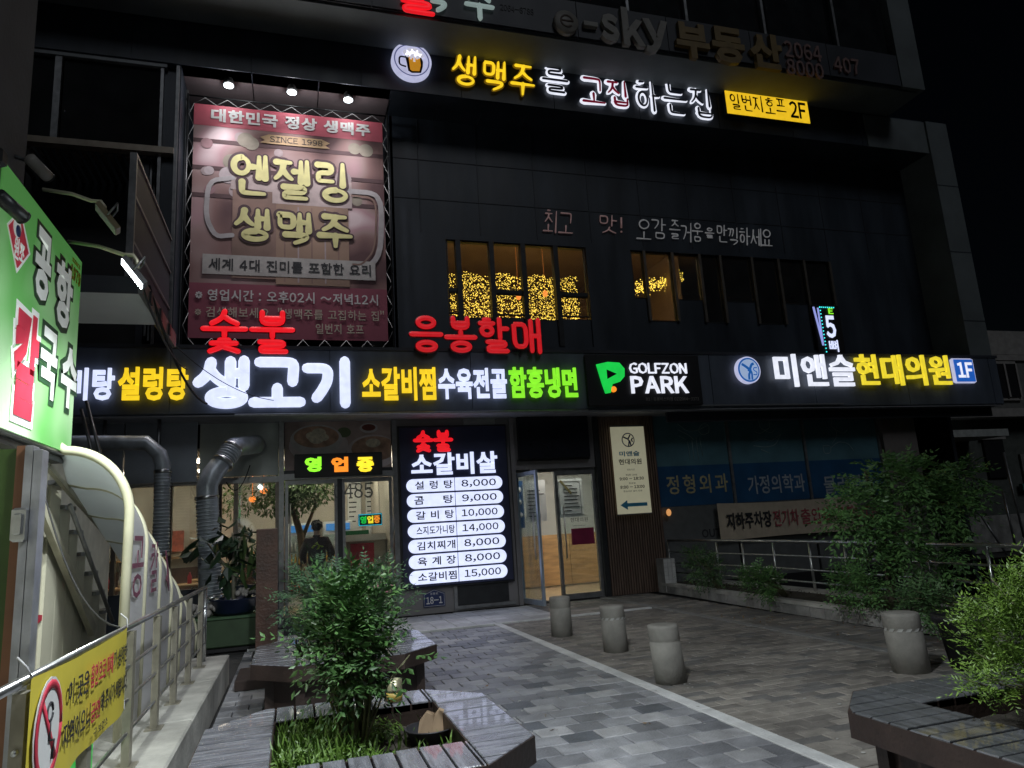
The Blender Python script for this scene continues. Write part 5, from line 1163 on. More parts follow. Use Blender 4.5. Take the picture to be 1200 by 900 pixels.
t = thing('green_planter_box', 'low dull green box carrying the potted plant before the restaurant window', 'planter', (-1, 10.9, 0)); B('box', mat('green_box', (.04, .075, .035), .6, noise=.2), t, gx0, gx1, 10.6, 11.2, 0.06, .42, bev=.015); B('rim', mat('green_box_rim', (.06, .13, .06), .6), t, gx0-.02, gx1+.02, 10.58, 11.22, .42, .45); B('base', M['black'], t, gx0+.05, gx1-.05, 10.65, 11.15, 0, .06)
t = thing('potted_plant', 'broad-leaved plant in a dark blue pot on the green box', 'plant', (-.78, 10.85, .45))
MB().lathe((-.78, 10.85, .45), [(.2, 0), (.27, .05), (.31, .2), (.33, .22), (.3, .22), (.28, .18)], n=20).build('pot', mat('pot_navy', (.012, .02, .05), .3), t)
q = MB()
for e in ((-.82, 10.85, 1.55), (-.7, 10.8, 1.5), (-1.15, 10.8, 1.45)): q.tube([(-.78, 10.85, .5), (-.8, 10.85, .95), e], [.035, .028, .012], n=7)
q.build('stem', mat('plant_stem', (.25, .24, .18), .7), t)
bl = leafmat('broad_leaf', (.015, .035, .02), (.04, .085, .035), .3)
cl = [((-.8, 10.8, 1.5), (.35, .3, .25)), ((-.6, 10.8, 1.3), (.3, .3, .28)), ((-1.25, 10.75, 1.42), (.28, .2, .2)), ((-.85, 10.8, 1.15), (.3, .25, .25))]
leaves(MB(), cl, 105, .26, seed=3, aspect=.5).build('foliage', bl, t, 'stuff')
q = MB(); leaves(q, [((-.62, 10.8, .95), (.15, .1, .3))], 22, .5, seed=9, aspect=.16, droop=-.8); q.build('long_leaves', mat('spider_leaf', (.12, .2, .07), .5), t, 'stuff')
q = MB(); rs = random.Random(5)
for i in range(40): q.ball((-1.05+rs.uniform(-.35, .12), 10.7+rs.uniform(0, .3), .5+rs.uniform(0, .09)), rs.uniform(.03, .06), n=6, k=4)
for i in range(14): q.ball((-.62+rs.uniform(-.12, .12), 10.72+rs.uniform(0, .1), .7+rs.uniform(0, .07)), rs.uniform(.025, .05), n=6, k=4)
q.build('pale_stones', mat('pale_stone', (.4, .38, .36), .8, noise=.2), t, 'stuff')
t = thing('brown_post', 'thick brown square post left of the far planter bench', 'post', (-.33, 10, 0)); B('post_body', M['brown'], t, -.46, -.2, 9.87, 10.1, .03, 1.56, bev=.012); B('base_plate', M['darkmetal'], t, -.5, -.16, 9.83, 10.14, 0, .03)
t = thing('grey_planter_tray', 'low dark tray behind the far bench by the restaurant door', 'tray', (.2, 11.9, 0)); B('tray', M['black'], t, -.15, .9, 11.7, 12.2, 0, .25, bev=.01)

# ------------------------------------------------------------------ bollards
bolm = mat('bollard_concrete', (.27, .26, .235), .8, stain=.3, noise=.25, nscale=5, bump=.2, bscale=60)
tape = mat('bollard_tape', (.4, .4, .38), .6)
for i, (x, y, tx, ty, lb) in enumerate(((3.25, 8.91, .0, 0, 'farthest squat concrete bollard, nearest the clinic door'), (3.35, 7.51, -.01, 0, 'middle squat bollard with a thin striped band between two others'), (3.11, 5.87, -.035, 0, 'nearest bollard of the row of three, slightly leaning, pale top'), (4.96, 5.12, -.03, 0, 'stout concrete bollard beside the black pot at right'))):
    r = .135 if i < 3 else .15; h = .475
    t = thing('bollard', lb, 'bollard', (x, y, 0), 'concrete bollards on the paving')
    q = MB().lathe((0, 0, 0), [(r, -.02), (r*.995, .33), (r*.96, .335), (r*.96, .35), (r*.985, .355), (r*.985, h-.02), (r*.95, h), (r*.8, h+.004), (.001, h+.006)], n=28); q.v = [(x+a+tx*c/h*1.0, y+b, c) for a, b, c in q.v]; q.build('bollard_body', bolm, t)
    if i in (1, 3):
        q = MB(); n = 14
        for j in range(n):
            a0 = 2*math.pi*j/n; s_ = [(x+(r+.002)*math.cos(a0+u*.26)+tx*.7, y+(r+.002)*math.sin(a0+u*.26), .335+(.022*(u if False else 0))) for u in (0, 1)]
            sh = .14; s2 = [(x+(r+.002)*math.cos(a0+u*.26+sh)+tx*.7, y+(r+.002)*math.sin(a0+u*.26+sh), .36) for u in (1, 0)]
            q.add(s_+s2, [(0, 1, 2, 3)])
        q.build('striped_band', tape, t)

# specks, gum and dry leaves on the paving
rs = random.Random(77); q = MB()
for i in range(240):
    x, y = rs.uniform(-.5, 6.2), rs.uniform(2.2, 12); s = rs.uniform(.004, .018); a = rs.uniform(0, 6.28); n = 6
    q.prism([(x+s*math.cos(a+j*1.047)*rs.uniform(.6, 1.1), y+s*math.sin(a+j*1.047)*rs.uniform(.5, 1), .003) for j in range(n)], (0, 0, .0025))
tag(q.build('gum_spots', mat('gum_grey', (.42, .42, .41), .7), None, 'stuff'), 'pale gum spots and specks scattered over the paving', 'specks')
q = MB()
for i in range(150):
    x, y = (rs.uniform(5.6, 6.4), rs.uniform(4.5, 12.4)) if rs.random() < .6 else (rs.uniform(-.55, 2.8), rs.uniform(4.6, 10.5))
    leaves(q, [((x, y, .012), (.01, .01, .004))], 2, .035, seed=i+500, droop=0)
tag(q.build('fallen_leaves', mat('dry_leaf', (.2, .12, .05), .8, noise=.4), None, 'stuff'), 'dry fallen leaves scattered along the kerb and paving', 'leaves')
# ------------------------------------------------------------------ planter benches
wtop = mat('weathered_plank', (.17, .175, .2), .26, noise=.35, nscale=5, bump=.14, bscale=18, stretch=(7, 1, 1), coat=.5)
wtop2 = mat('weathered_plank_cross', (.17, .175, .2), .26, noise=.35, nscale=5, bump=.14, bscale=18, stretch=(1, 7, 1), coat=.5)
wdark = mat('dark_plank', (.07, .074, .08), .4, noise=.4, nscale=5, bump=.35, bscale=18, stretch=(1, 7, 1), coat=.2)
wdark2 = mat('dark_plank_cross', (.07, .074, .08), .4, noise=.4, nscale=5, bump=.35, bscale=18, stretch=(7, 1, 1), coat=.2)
body = mat('bench_side', (.035, .022, .018), .5, noise=.35, nscale=5, bump=.2)
def bench(label, x0, x1, y0, y1, ix0, ix1, iy0, iy1, ch, mt, mx, seed, z=.45, opening=True):
    rs = random.Random(seed)
    t = thing('planter_bench', label, 'bench', ((x0+x1)/2, (y0+y1)/2, 0), 'wooden planter benches')
    def xr(y):      # outer extent of the octagon at y
        k = max(0, ch-(y-y0), ch-(y1-y)); return x0+k, x1-k
    def plank(pts, m):
        dz = rs.uniform(-.003, .002); q = MB(); b = .004; n = len(pts)
        c = sum((Vector((p[0], p[1], 0)) for p in pts), Vector())/n
        inn = [Vector((p[0], p[1], 0))+(c-Vector((p[0], p[1], 0))).normalized()*b*1.4 for p in pts]
        vs = [(p[0], p[1], z-.04+dz) for p in pts]+[(p[0], p[1], z-b+dz) for p in pts]+[(p.x, p.y, z+dz) for p in inn]
        fs = [list(range(n))[::-1], list(range(2*n, 3*n))]
        for k in range(2):
            for i in range(n): fs.append((k*n+i, k*n+(i+1) % n, (k+1)*n+(i+1) % n, (k+1)*n+i))
        q.add(vs, fs); q.build('plank', m, t)
    g = .006; w = .105; x = ix0
    while x < ix1-.02:                                     # front and back planks lie across
        xe = min(ix1, x+w); plank([(x+g, y0+.002), (xe-g, y0+.002), (xe-g, iy0), (x+g, iy0)], mt); plank([(x+g, iy1), (xe-g, iy1), (xe-g, y1-.002), (x+g, y1-.002)], mt); x = xe
    y = y0
    while y < y1-.02:
        ye = min(y1, y+w)
        for s in (0, 1):
            a0 = xr(y+g)[s]; a1 = xr(ye-g)[s]; i_ = ix0-g if s == 0 else ix1+g
            pts = [(a0, y+g), (i_, y+g), (i_, ye-g), (a1, ye-g)] if s == 0 else [(i_, y+g), (a0, y+g), (a1, ye-g), (i_, ye-g)]
            plank(pts, mx)
        y = ye
    oc = lambda k, zz: [(x0+ch+k*.4, y0+k, zz), (x1-ch-k*.4, y0+k, zz), (x1-k, y0+ch+k*.4, zz), (x1-k, y1-ch-k*.4, zz), (x1-ch-k*.4, y1-k, zz), (x0+ch+k*.4, y1-k, zz), (x0+k, y1-ch-k*.4, zz), (x0+k, y0+ch+k*.4, zz)]
    for i in range(8):                                     # edge boards following the outline
        a, b_ = Vector(oc(-.004, 0)[i]), Vector(oc(-.004, 0)[(i+1) % 8]); d = (b_-a).normalized(); nn = Vector((d.y, -d.x, 0))
        MB().obox(a+Vector((0, 0, z-.12)), b_-a, -nn*.02-nn*0, (0, 0, .113)).build('edge_board', body, t)
    q = MB(); o_ = oc(.14, 0)
    for i in range(8):
        a, b_ = Vector(o_[i]), Vector(o_[(i+1) % 8]); d = (b_-a).normalized(); nn = Vector((d.y, -d.x, 0)); q.obox(a+Vector((0, 0, .03)), b_-a, -nn*.025, (0, 0, z-.08))
    q.build('side_wall', body, t)
    for p in o_[::1]: MB().box(p[0]-.035, p[0]+.035, p[1]-.035, p[1]+.035, 0, z-.045).build('leg', body, t)
    q = MB(); q.box(ix0-.02, ix0, iy0, iy1, .05, z-.01).box(ix1, ix1+.02, iy0, iy1, .05, z-.01).box(ix0, ix1, iy0-.02, iy0, .05, z-.01).box(ix0, ix1, iy1, iy1+.02, .05, z-.01); q.build('inner_liner', body, t)
    q = MB(); N = 14
    vs = [(ix0+(ix1-ix0)*i/N, iy0+(iy1-iy0)*j/N, z-.12+rs.uniform(-.012, .015)) for j in range(N+1) for i in range(N+1)]
    q.add(vs, [(j*(N+1)+i, j*(N+1)+i+1, (j+1)*(N+1)+i+1, (j+1)*(N+1)+i) for j in range(N) for i in range(N)], smooth=True); q.build('soil', M['soil'], t)
    return t
bench('nearest wooden octagonal planter bench with white sheen, bottom centre', -.45, 1.06, 3.08, 4.64, -.1, .76, 3.45, 4.32, .3, wtop, wtop2, 1)
bench('farther planter bench half hidden behind the leafy shrub', -.33, 1.17, 6.05, 7.7, .02, .82, 6.42, 7.3, .32, wtop, wtop2, 2)
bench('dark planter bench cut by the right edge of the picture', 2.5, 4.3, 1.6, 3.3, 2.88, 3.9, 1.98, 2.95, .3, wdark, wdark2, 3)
t = thing('low_step_plinth', 'small brown timber plinth at the foot of the far bench', 'plinth', (-.4, 8.1, 0)); B('plinth_body', body, t, -.55, -.05, 7.75, 8.5, 0, .1, bev=.01)

# shrubs
def shrub(label, base, clumps, n, size, m, seed, name='leafy_shrub', group=None, tw=26, tr=.008, tm=None, kind='shrub', aspect=.42, droop=.3):
    t = thing(name, label, kind, base, group)
    twigs(MB(), base, clumps, tw, tr, seed).build('stem', tm or mat('twig', (.12, .12, .06), .7), t, 'stuff' if tw > 3 else None)
    sprigs(MB(), clumps, n, size, seed=seed, aspect=aspect, droop=droop).build('foliage', m, t, 'stuff')
    return t
lf1 = leafmat('shrub_leaf', (.025, .07, .022), (.085, .19, .045)); lf1b = leafmat('shrub_leaf_cool', (.04, .1, .05), (.13, .24, .12))
def C(px, py, Y, rx, rz, ry=None): v = at(px, py, Y=Y); k = Y/833; return ((v.x, Y, v.z), (rx*k, (ry or rx)*k, rz*k))
shrub('tall leafy shrub growing from the nearest planter bench', (.3, 3.9, .34), [C(404, 760, 3.9, 27, 38), C(416, 714, 3.95, 27, 28), C(392, 728, 3.95, 20, 26), C(428, 757, 3.9, 18, 36), C(410, 800, 3.85, 16, 24), C(438, 708, 4.0, 14, 15), C(392, 696, 4.0, 16, 14), C(358, 752, 4.0, 12, 9), C(478, 770, 4.0, 9, 7), C(380, 798, 3.9, 8, 9)], 3300, .056, lf1, 21, tw=40)
shrub('fine twiggy shrub with pale tips growing from the farther bench', (.4, 6.9, .34), [C(385, 690, 6.9, 50, 28), C(430, 690, 6.9, 42, 30), C(360, 705, 6.8, 34, 26), C(455, 710, 6.8, 26, 28), C(350, 725, 6.9, 14, 12), C(372, 668, 6.9, 20, 12)], 4200, .05, lf1b, 22, tw=60, aspect=.34)
q = MB(); rs = random.Random(8)
for i in range(9): v = at(450+rs.uniform(-10, 10), 695+rs.uniform(-14, 12), Y=6.6); q.ball(v, .016, n=6, k=4)
tag(q.build('pink_blossoms', mat('pink_flower', (.6, .25, .3), .6), None, 'stuff'), 'cluster of tiny pink blossoms on the far shrub', 'flowers')
# weeds in the near planter
q = MB(); rs = random.Random(31)
for i in range(700):
    x = rs.uniform(-.09, .4)if rs.random() < .9 else rs.uniform(.3, .74); y = rs.uniform(3.47, 4.28); hgt = rs.uniform(.04, .15)*(1.3-.6*(x > .3)); a = rs.uniform(0, 6.28); L = Vector((math.cos(a), math.sin(a), 0))*rs.uniform(.02, .06)
    b = Vector((x, y, .325)); p = Vector((-math.sin(a), math.cos(a), 0))*.005
    q.add([b-p, b+p, b+L*.6+Vector((0, 0, hgt*.7))+p, b+L*.6+Vector((0, 0, hgt*.7))-p, b+L*1.3+Vector((0, 0, hgt))], [(0, 1, 2, 3), (3, 2, 4)])
leaves(q, [((.12, 3.75, .39), (.22, .28, .06)), ((.25, 4.1, .39), (.3, .18, .06)), ((.0, 3.6, .4), (.12, .14, .07)), ((.05, 4.15, .39), (.15, .12, .06)), ((.35, 3.6, .36), (.2, .14, .04))], 5200, .03, seed=12)
tag(q.build('weeds', leafmat('weed_leaf', (.04, .09, .015), (.15, .27, .04)), None, 'stuff'), 'bright green weeds and grass filling the nearest planter', 'grass')
c = at(510, 862, Z=.36)
t = thing('round_pot', 'dark round pot sunk in the nearest planter holding brown paper', 'pot', (c.x-.02, c.y+.05, .33)); cx, cyy = c.x-.02, c.y+.04
MB().lathe((cx, cyy, .32), [(.1, 0), (.125, .07), (.135, .075), (.13, .08), (.12, .075), (.1, .02), (.001, .02)], n=22).build('pot_body', mat('pot_dark', (.03, .03, .035), .4), t)
for i, (dx_, dy_, a) in enumerate(((-.02, .01, .3), (.05, .03, -.5))):
    q = MB(); q.prism([(cx+dx_-.045, cyy+dy_, .35), (cx+dx_+.03, cyy+dy_+.01, .34), (cx+dx_+.05, cyy+dy_+.03, .44), (cx+dx_+.01, cyy+dy_+.02, .46), (cx+dx_-.03, cyy+dy_+.015, .42)], (.01, .03, .005)); tag(q.build('crumpled_paper', mat('kraft_paper', (.38, .27, .17), .8, noise=.2)), ('left', 'right')[i]+' piece of crumpled brown paper in the round pot', 'paper', 'brown papers in the pot')
c = at(459, 822, Z=.42); t = thing('tin_can', 'yellowish grey tin can on the far rim of the nearest planter', 'can', (c.x, 4.45, .45)); MB().lathe((c.x, 4.42, .45), [(.045, 0), (.045, .06), (.047, .062), (.045, .065), (.045, .12), (.04, .12), (.04, .02), (.001, .02)], n=18).build('can_body', mat('tin', (.32, .3, .2), .35, .6), t); MB().lathe((c.x, 4.42, .455), [(.0465, 0), (.0465, .045)], n=18).build('can_label', mat('tin_label', (.4, .28, .06), .5), t)
# right side
yl = leafmat('conifer_leaf', (.05, .11, .015), (.2, .33, .05)); 
shrub('bright yellow-green feathery shrub in the dark bench at right', (3.35, 2.6, .34), [C(1165, 745, 2.7, 50, 38), C(1190, 700, 2.7, 42, 36), C(1180, 790, 2.6, 40, 34), C(1215, 740, 2.6, 50, 50), C(1150, 800, 2.55, 34, 16), C(1200, 680, 2.75, 26, 22), C(1140, 720, 2.7, 24, 14)], 8000, .03, yl, 41, name='feathery_shrub', aspect=.3, droop=-.2)
t = thing('black_flower_pot', 'large black flower pot between the stout bollard and the dark bench', 'pot', (5.42, 4.95, 0)); MB().lathe((5.42, 4.95, 0), [(.15, 0), (.2, .35), (.24, .38), (.24, .44), (.21, .44), (.19, .38), (.001, .37)], n=24).build('pot_body', M['black'], t)
grass = leafmat('dark_leaf', (.035, .08, .035), (.11, .21, .07)); rt = leafmat('right_tree_leaf', (.04, .11, .04), (.15, .3, .08))
tb = (6.95, 7.3, .22)
t = thing('planter_tree', 'drooping leafy tree in the planter hiding the right half of the railing', 'tree', tb)
MB().tube([tb, (6.98, 7.3, .7), (6.9, 7.25, 1.3), (6.85, 7.3, 1.8)], [.05, .045, .035, .015], n=8).tube([(6.98, 7.3, .65), (7.2, 7.3, 1.0), (7.5, 7.3, 1.5)], [.035, .028, .012], n=6).tube([(6.97, 7.3, .8), (6.7, 7.2, 1.1), (6.4, 7.2, 1.3)], [.03, .022, .01], n=6).build('trunk', mat('bark_dark', (.14, .11, .08), .8, noise=.3, bump=.4), t)
cl = [C(1010, 600, 7.0, 36, 34), C(1055, 560, 7.2, 44, 30), C(1100, 590, 7.3, 44, 36), C(1040, 630, 7.0, 34, 34), C(985, 615, 6.9, 20, 20), C(1125, 560, 7.5, 30, 24), C(1110, 640, 7.3, 28, 26), C(1075, 660, 7.1, 34, 26), C(1015, 560, 7.1, 24, 20), C(1030, 665, 7.0, 18, 22)]
sprigs(MB(), cl, 8500, .085, seed=51, droop=.8).build('crown', rt, t, 'stuff')
GP = 'small shrubs in the kerbed planter'
for i, (px, py, w_, h_, lb) in enumerate(((823, 690, 22, 26, 'farthest small shrub by the white tiled post in the long planter'), (891, 700, 24, 19, 'rounded low shrub in the middle of the long planter'), (1003, 715, 30, 28, 'low shrub at the foot of the drooping tree'), (1085, 735, 34, 26, 'dark low shrub behind the stout bollard'))):
    b = at(px, py, Z=.22); b.x = min(max(b.x, 6.6), 7.2); Yb = b.y
    c1 = at(px, py-h_-2, Y=Yb); shrub(lb, (b.x, Yb, .2), [C(px, py-h_, Yb, w_, h_*.8), C(px-w_*.4, py-h_*1.3, Yb, w_*.6, h_*.6), C(px+w_*.45, py-h_*.8, Yb, w_*.7, h_*.6)], 1900, .055, grass if i in (0, 3) else rt, 60+i, name='small_shrub', group=GP, tw=14)
# kerbed planter and railing
KP = [(6.62, 12.55), (6.6, 11.5), (6.52, 10.3), (6.46, 9.0), (6.42, 7.8), (6.44, 6.6), (6.55, 5.6), (6.8, 4.7)]
def along(P, n):
    P = [Vector((a, b, 0)) for a, b in P]; out = []
    S = [0]
    for a, b in zip(P, P[1:]): S.append(S[-1]+(b-a).length)
    for i in range(n+1):
        s = S[-1]*i/n; k = max(0, min(len(P)-2, next((j for j in range(len(S)-1) if S[j+1] >= s-1e-9), 0))); out.append(P[k].lerp(P[k+1], (s-S[k])/(S[k+1]-S[k])))
    return out
kt = thing('kerbed_planter', 'long kerbed planting bed curving along the railing at right', 'planter', (6.9, 8.5, 0))
A_ = along(KP, 27)
for a, b in zip(A_, A_[1:]):
    d = (b-a); MB().obox(a+d*.01+Vector((0, 0, 0)), d*.975, (.11, 0, 0), (0, 0, .13)).build('kerb_block', M['concrete'], kt)
    MB().obox(a+d*.006+Vector((-.015, 0, .133)), d*.985, (.14, 0, 0), (0, 0, .05)).build('kerb_coping', M['kerb'], kt)
q = MB(); N = len(A_); rs = random.Random(3)
vs = []
for a in A_: vs += [(a.x+.09, a.y, .13), (a.x+.35, a.y, .17+rs.uniform(-.02, .02)), (7.3, a.y, .16)]
q.add(vs, [(3*i+j, 3*i+j+1, 3*i+3+j+1, 3*i+3+j) for i in range(N-1) for j in (0, 1)], smooth=True); q.build('soil', M['soil'], kt)
B('back_kerb', M['kerb'], kt, 7.3, 7.7, 4.7, 12.55, -.02, .17)
q = MB()
for i in range(260):
    a = rs.choice(A_); x, y = rs.uniform(a.x+.12, 7.28), a.y+rs.uniform(-.2, .2); leaves(q, [((x, y, .19), (.05, .05, .03))], 4, .04, seed=i)
q.build('ground_litter', mat('leaf_litter', (.06, .05, .03), .8), kt, 'stuff')
t = thing('tiled_end_post', 'white tiled low post at the start of the kerbed planter', 'post', (6.72, 12.35, 0)); tl = mat('white_tile', (.5, .5, .49), .4)
B('core', M['concrete'], t, 6.605, 6.835, 12.305, 12.6, 0, .62)
for r_ in range(8):
    for c_ in range(3): B('tile', tl, t, 6.6+c_*.08, 6.674+c_*.08, 12.295, 12.305, .02+r_*.075, .09+r_*.075)
rt_ = thing('steel_railing', 'stainless tube railing behind the planting bed at right', 'railing', (7.5, 9, .17))
RP = [(6.98, 12.75), (7.2, 11.4), (7.42, 10.1), (7.5, 8.6), (7.52, 7.2), (7.55, 5.6), (7.6, 4.7)]
zr = lambda y: .86+.02*(y-7)/1.5
for k, zz in enumerate((0, -.22, -.42, -.6)):
    q = MB(); q.tube([(a, b, zr(b)+zz) for a, b in RP], .024 if k == 0 else .014, n=8); q.build('top_rail' if k == 0 else 'cross_rail', M['steel'], rt_)
for a, b in RP[:-1]+[(7.32, 10.8), (7.47, 9.3), (7.51, 7.9), (7.53, 6.4)]: MB().tube([(a, b, .12), (a, b, zr(b)-.02)], .021, n=8).build('railing_post', M['steel'], rt_)

# ------------------------------------------------------------------ left side: neighbour house, ramp kerb, stair canopy, railing, green sign
nb = thing('neighbour_house', 'grey rendered house corner rising at the left edge', 'building', (-3, 3.5, 0))
render_ = mat('grey_render', (.2, .195, .2), .85, noise=.2, nscale=1.2, bump=.3, bscale=25)
B('wall', render_, nb, -6, -1.72, .5, 5.1, 3.4, 13)
B('lower_wall', M['cream'], nb, -6, -1.6, .5, 5.6, .2, 2.6)
B('rear_wing', M['panel2'], nb, -6, -2.6, 5.7, 9.8, 0, 3.3)
for z in (1.0, 1.6, 2.3): B('panel_joint', mat('cream_joint', (.35, .34, .27), .7), nb, -1.6, -1.594, 2.6, 5.58, z, z+.008)
q = MB(); P_ = [at(26, 720, X=-1.59), at(55, 721, X=-1.59), at(26, 745, X=-1.59)]; q.prism(P_, (.006, 0, 0)); q.build('red_star_point', M['inkr'], nb)
kb = thing('ramp_kerb', 'raised concrete kerb platform carrying the left railing', 'kerb', (-1.2, 5, 0))
y = 1.2
while y < 8.3:
    ye = min(8.35, y+1.42); MB().box(-1.75, -.64, y, ye-.006, -.02, .28, bev=.012).build('kerb_slab', M['kerb'], kb); y = ye
# stair canopy
CY = [5.1, 5.68, 6.26, 6.84, 7.42, 8.0, 8.58]
def arc(y, n=14):
    zt = 2.04-.33*(y-5.1); zb = .28; X1_, X0_ = -1.0, -1.5 if y > 5.2 else -1.42; R_x = .38; R_z = min(.42, zt-zb-.05)
    pts = [(X0_, zt+.03)]+[(X1_-R_x+R_x*math.sin(i/n*math.pi/2), zt-R_z+R_z*math.cos(i/n*math.pi/2)) for i in range(n+1)]+[(X1_-.01, zb)]
    return [(a, y, b) for a, b in pts]
cn = thing('stair_canopy', 'curved white and cream stair canopy with maroon letters on its side', 'canopy', (-1.3, 6.2, .28))
ribm = mat('rib_cream', (.6, .58, .42), .5, noise=.1); pan = mat('canopy_panel', (.82, .82, .86), .35, noise=.06, nscale=2)
def translucent(m, c, f):
    n = m.node_tree.nodes; l = m.node_tree.links; tb = n.new('ShaderNodeBsdfTranslucent'); tb.inputs[0].default_value = (*c, 1); ms = n.new('ShaderNodeMixShader'); ms.inputs[0].default_value = f
    l.new(n['Principled BSDF'].outputs[0], ms.inputs[1]); l.new(tb.outputs[0], ms.inputs[2]); l.new(ms.outputs[0], n['Material Output'].inputs[0])
translucent(pan, (.88, .88, .92), .45)
trl = mat('translucent_roof', (.75, .78, .78), .4, noise=.1, nscale=3)
_n = trl.node_tree.nodes; _l = trl.node_tree.links; _tb = _n.new('ShaderNodeBsdfTranslucent'); _tb.inputs[0].default_value = (.8, .84, .84, 1); _ms = _n.new('ShaderNodeMixShader'); _ms.inputs[0].default_value = .5
_l.new(_n['Principled BSDF'].outputs[0], _ms.inputs[1]); _l.new(_tb.outputs[0], _ms.inputs[2]); _l.new(_ms.outputs[0], _n['Material Output'].inputs[0])
for i, y in enumerate(CY): MB().tube(arc(y), .03 if i == 0 else .018, n=8).build('rib', ribm, cn)
for y0_, y1_ in zip(CY, CY[1:]):
    a, b = arc(y0_), arc(y1_); k = 8; 
    for nm, lo, hi, mm in (('roof_panel', 0, k+1, trl), ('side_panel', k, len(a)-1, pan)):
        q = MB(); vs = []
        for j in range(lo, hi+1):
            vs += [(a[j][0], a[j][1]+.02, a[j][2]+.004), (b[j][0], b[j][1]-.02, b[j][2]+.004), (a[j][0]-.006, a[j][1]+.02, a[j][2]-.004), (b[j][0]-.006, b[j][1]-.02, b[j][2]-.004)]
        m_ = hi-lo
        q.add(vs, [(4*j, 4*j+1, 4*j+5, 4*j+4) for j in range(m_)]+[(4*j+2, 4*j+6, 4*j+7, 4*j+3) for j in range(m_)], smooth=True); q.build(nm, mm, cn)
FX = Frame((-.985, 0, 0), (0, 1, 0), (0, 0, 1)); mr = mat('maroon_letter', (.2, .05, .09), .5)
for ch, px in (('공', (155, 168, 628, 700)), ('칼', (177, 185, 635, 693))):
    a = at(px[0], 660, X=-.985); b = at(px[1], 660, X=-.985); zc0 = at((px[0]+px[1])/2, px[3], X=-.985).z; zc1 = at((px[0]+px[1])/2, px[2], X=-.985).z
    letter_parts(cn, mr, FX, ch, a.y, b.y, zc0, zc1, depth=.002, bold=.0)
q = MB(); c = at(196, 670, X=-.985); q.prism([FX.p(c.y-.12, c.z+.16), FX.p(c.y-.1, c.z+.17), FX.p(c.y+.06, c.z), FX.p(c.y+.1, c.z-.16), FX.p(c.y-.06, c.z-.06), FX.p(c.y-.0, c.z-.02)], (.005, 0, 0)); q.build('arrow', mr, cn)
# inside of the stair: stepped cladding, rail, wall beam
stp = thing('stair_flight', 'pale stepped stair side inside the curved canopy', 'stairs', (-1.6, 6.6, .28))
XS_ = -1.58; tr = [at(a, b, X=XS_) for a, b in ((60, 568), (71, 597), (81, 626), (90, 652), (99, 675), (108, 698), (116, 720), (123, 740))]
for a, b in zip(tr, tr[1:]): B('riser_panel', M['cream'], stp, XS_-.3, XS_, a.y+.004, b.y-.004, .28, a.z); B('tread', M['alu'], stp, XS_-.32, XS_+.03, a.y-.01, b.y+.03, a.z, a.z+.03)
q = MB(); q.tube([at(82, 592, X=-1.45), at(132, 728, X=-1.45)], .016, n=8); q.build('stair_handrail', M['alu'], stp)
a, b = at(40, 536, X=-1.53), at(146, 655, X=-1.53); q = MB(); q.obox(a, b-a, (0.03, 0, 0), (0, .01, .035)); q.build('wall_beam', mat('beam_cream', (.45, .43, .33), .6, noise=.2), stp)
a, b = at(36, 586, X=-1.55), at(104, 746, X=-1.55); q = MB(); q.obox(a, b-a, (0.04, 0, 0), (0, .05, .07)); q.build('diagonal_brace', MATS['beam_cream'], stp)
B('back_wall', mat('stair_back', (.5, .49, .42), .7), stp, -2.6, -1.9, 5.6, 8.8, 0, 2.2)
# railing along the kerb
lr = thing('ramp_railing', 'bronze and steel railing on the left kerb platform', 'railing', (-.85, 5.4, .28)); rb_ = mat('railing_bronze', (.3, .28, .22), .45, .3, noise=.2, nscale=12)
for y in (2.85, 3.65, 4.51, 5.32, 6.07, 6.84, 7.64): MB().box(-.87, -.83, y-.035, y+.035, .28, .965).build('railing_post', rb_, lr); 
for y in (4.51, 5.32, 6.07, 6.84, 7.64): MB().box(-.9, -.8, y-.06, y+.06, .28, .288).build('foot_plate', rb_, lr)
MB().tube([(-.85, 2.5, 1.0), (-.85, 8.0, .985)], .017, n=9).build('top_rail', M['steel'], lr)
for z in (.45, .62, .79): MB().tube([(-.85, 2.8, z), (-.85, 7.98, z)], .01, n=7).build('cross_rail', M['steel'], lr)
MB().tube([(-.85, 7.98, .28), (-.85, 7.98, .99)], .018, n=8).build('end_post', M['steel'], lr)
# yellow no smoking banner on it
XB = -.8; FY = Frame((XB, 0, 0), (0, 1, 0), (0, 0, 1))
yb0, yb1 = at(42, 791, X=XB).y, at(152, 737, X=XB).y; zb1 = (at(42, 791, X=XB).z+at(152, 737, X=XB).z)/2; zb0 = at(157, 822, X=XB).z
t = thing('yellow_banner', 'yellow notice banner tied to the left railing with black and red writing', 'banner', (XB, (yb0+yb1)/2, zb0))
ym = mat('banner_yellow', (.62, .52, .06), .55, noise=.06); q = MB(); vs = []; N = 30
for i in range(N+1):
    u = i/N; y = yb0+(yb1-yb0)*u; w_ = .008*math.sin(u*9)+.004*math.sin(u*23); sag = -.015*math.sin(u*3.14)
    for k in range(5): v = k/4; vs.append((XB+w_*(1-v*.6)-.012, y, zb0+(zb1-zb0)*v+sag))
q.add(vs, [(5*i+k, 5*i+5+k, 5*i+6+k, 5*i+1+k) for i in range(N) for k in range(4)], smooth=True); q.build('cloth', ym, t)
H_ = zb1-zb0
def yt(txt, u0, u1, v0, v1, m, bold=.03): letter_parts(t, m, FY, txt, yb0+u0*(yb1-yb0), yb0+u1*(yb1-yb0), zb0+v0*H_, zb0+v1*H_, depth=.001, lift=.001, bold=bold*.5)
yt('이 곳은', .27, .47, .57, .8, M['ink']); yt('흡연으로 피해', .49, .76, .58, .82, M['inkr'], .02); yt('가 심각한', .77, .97, .6, .82, M['ink'])
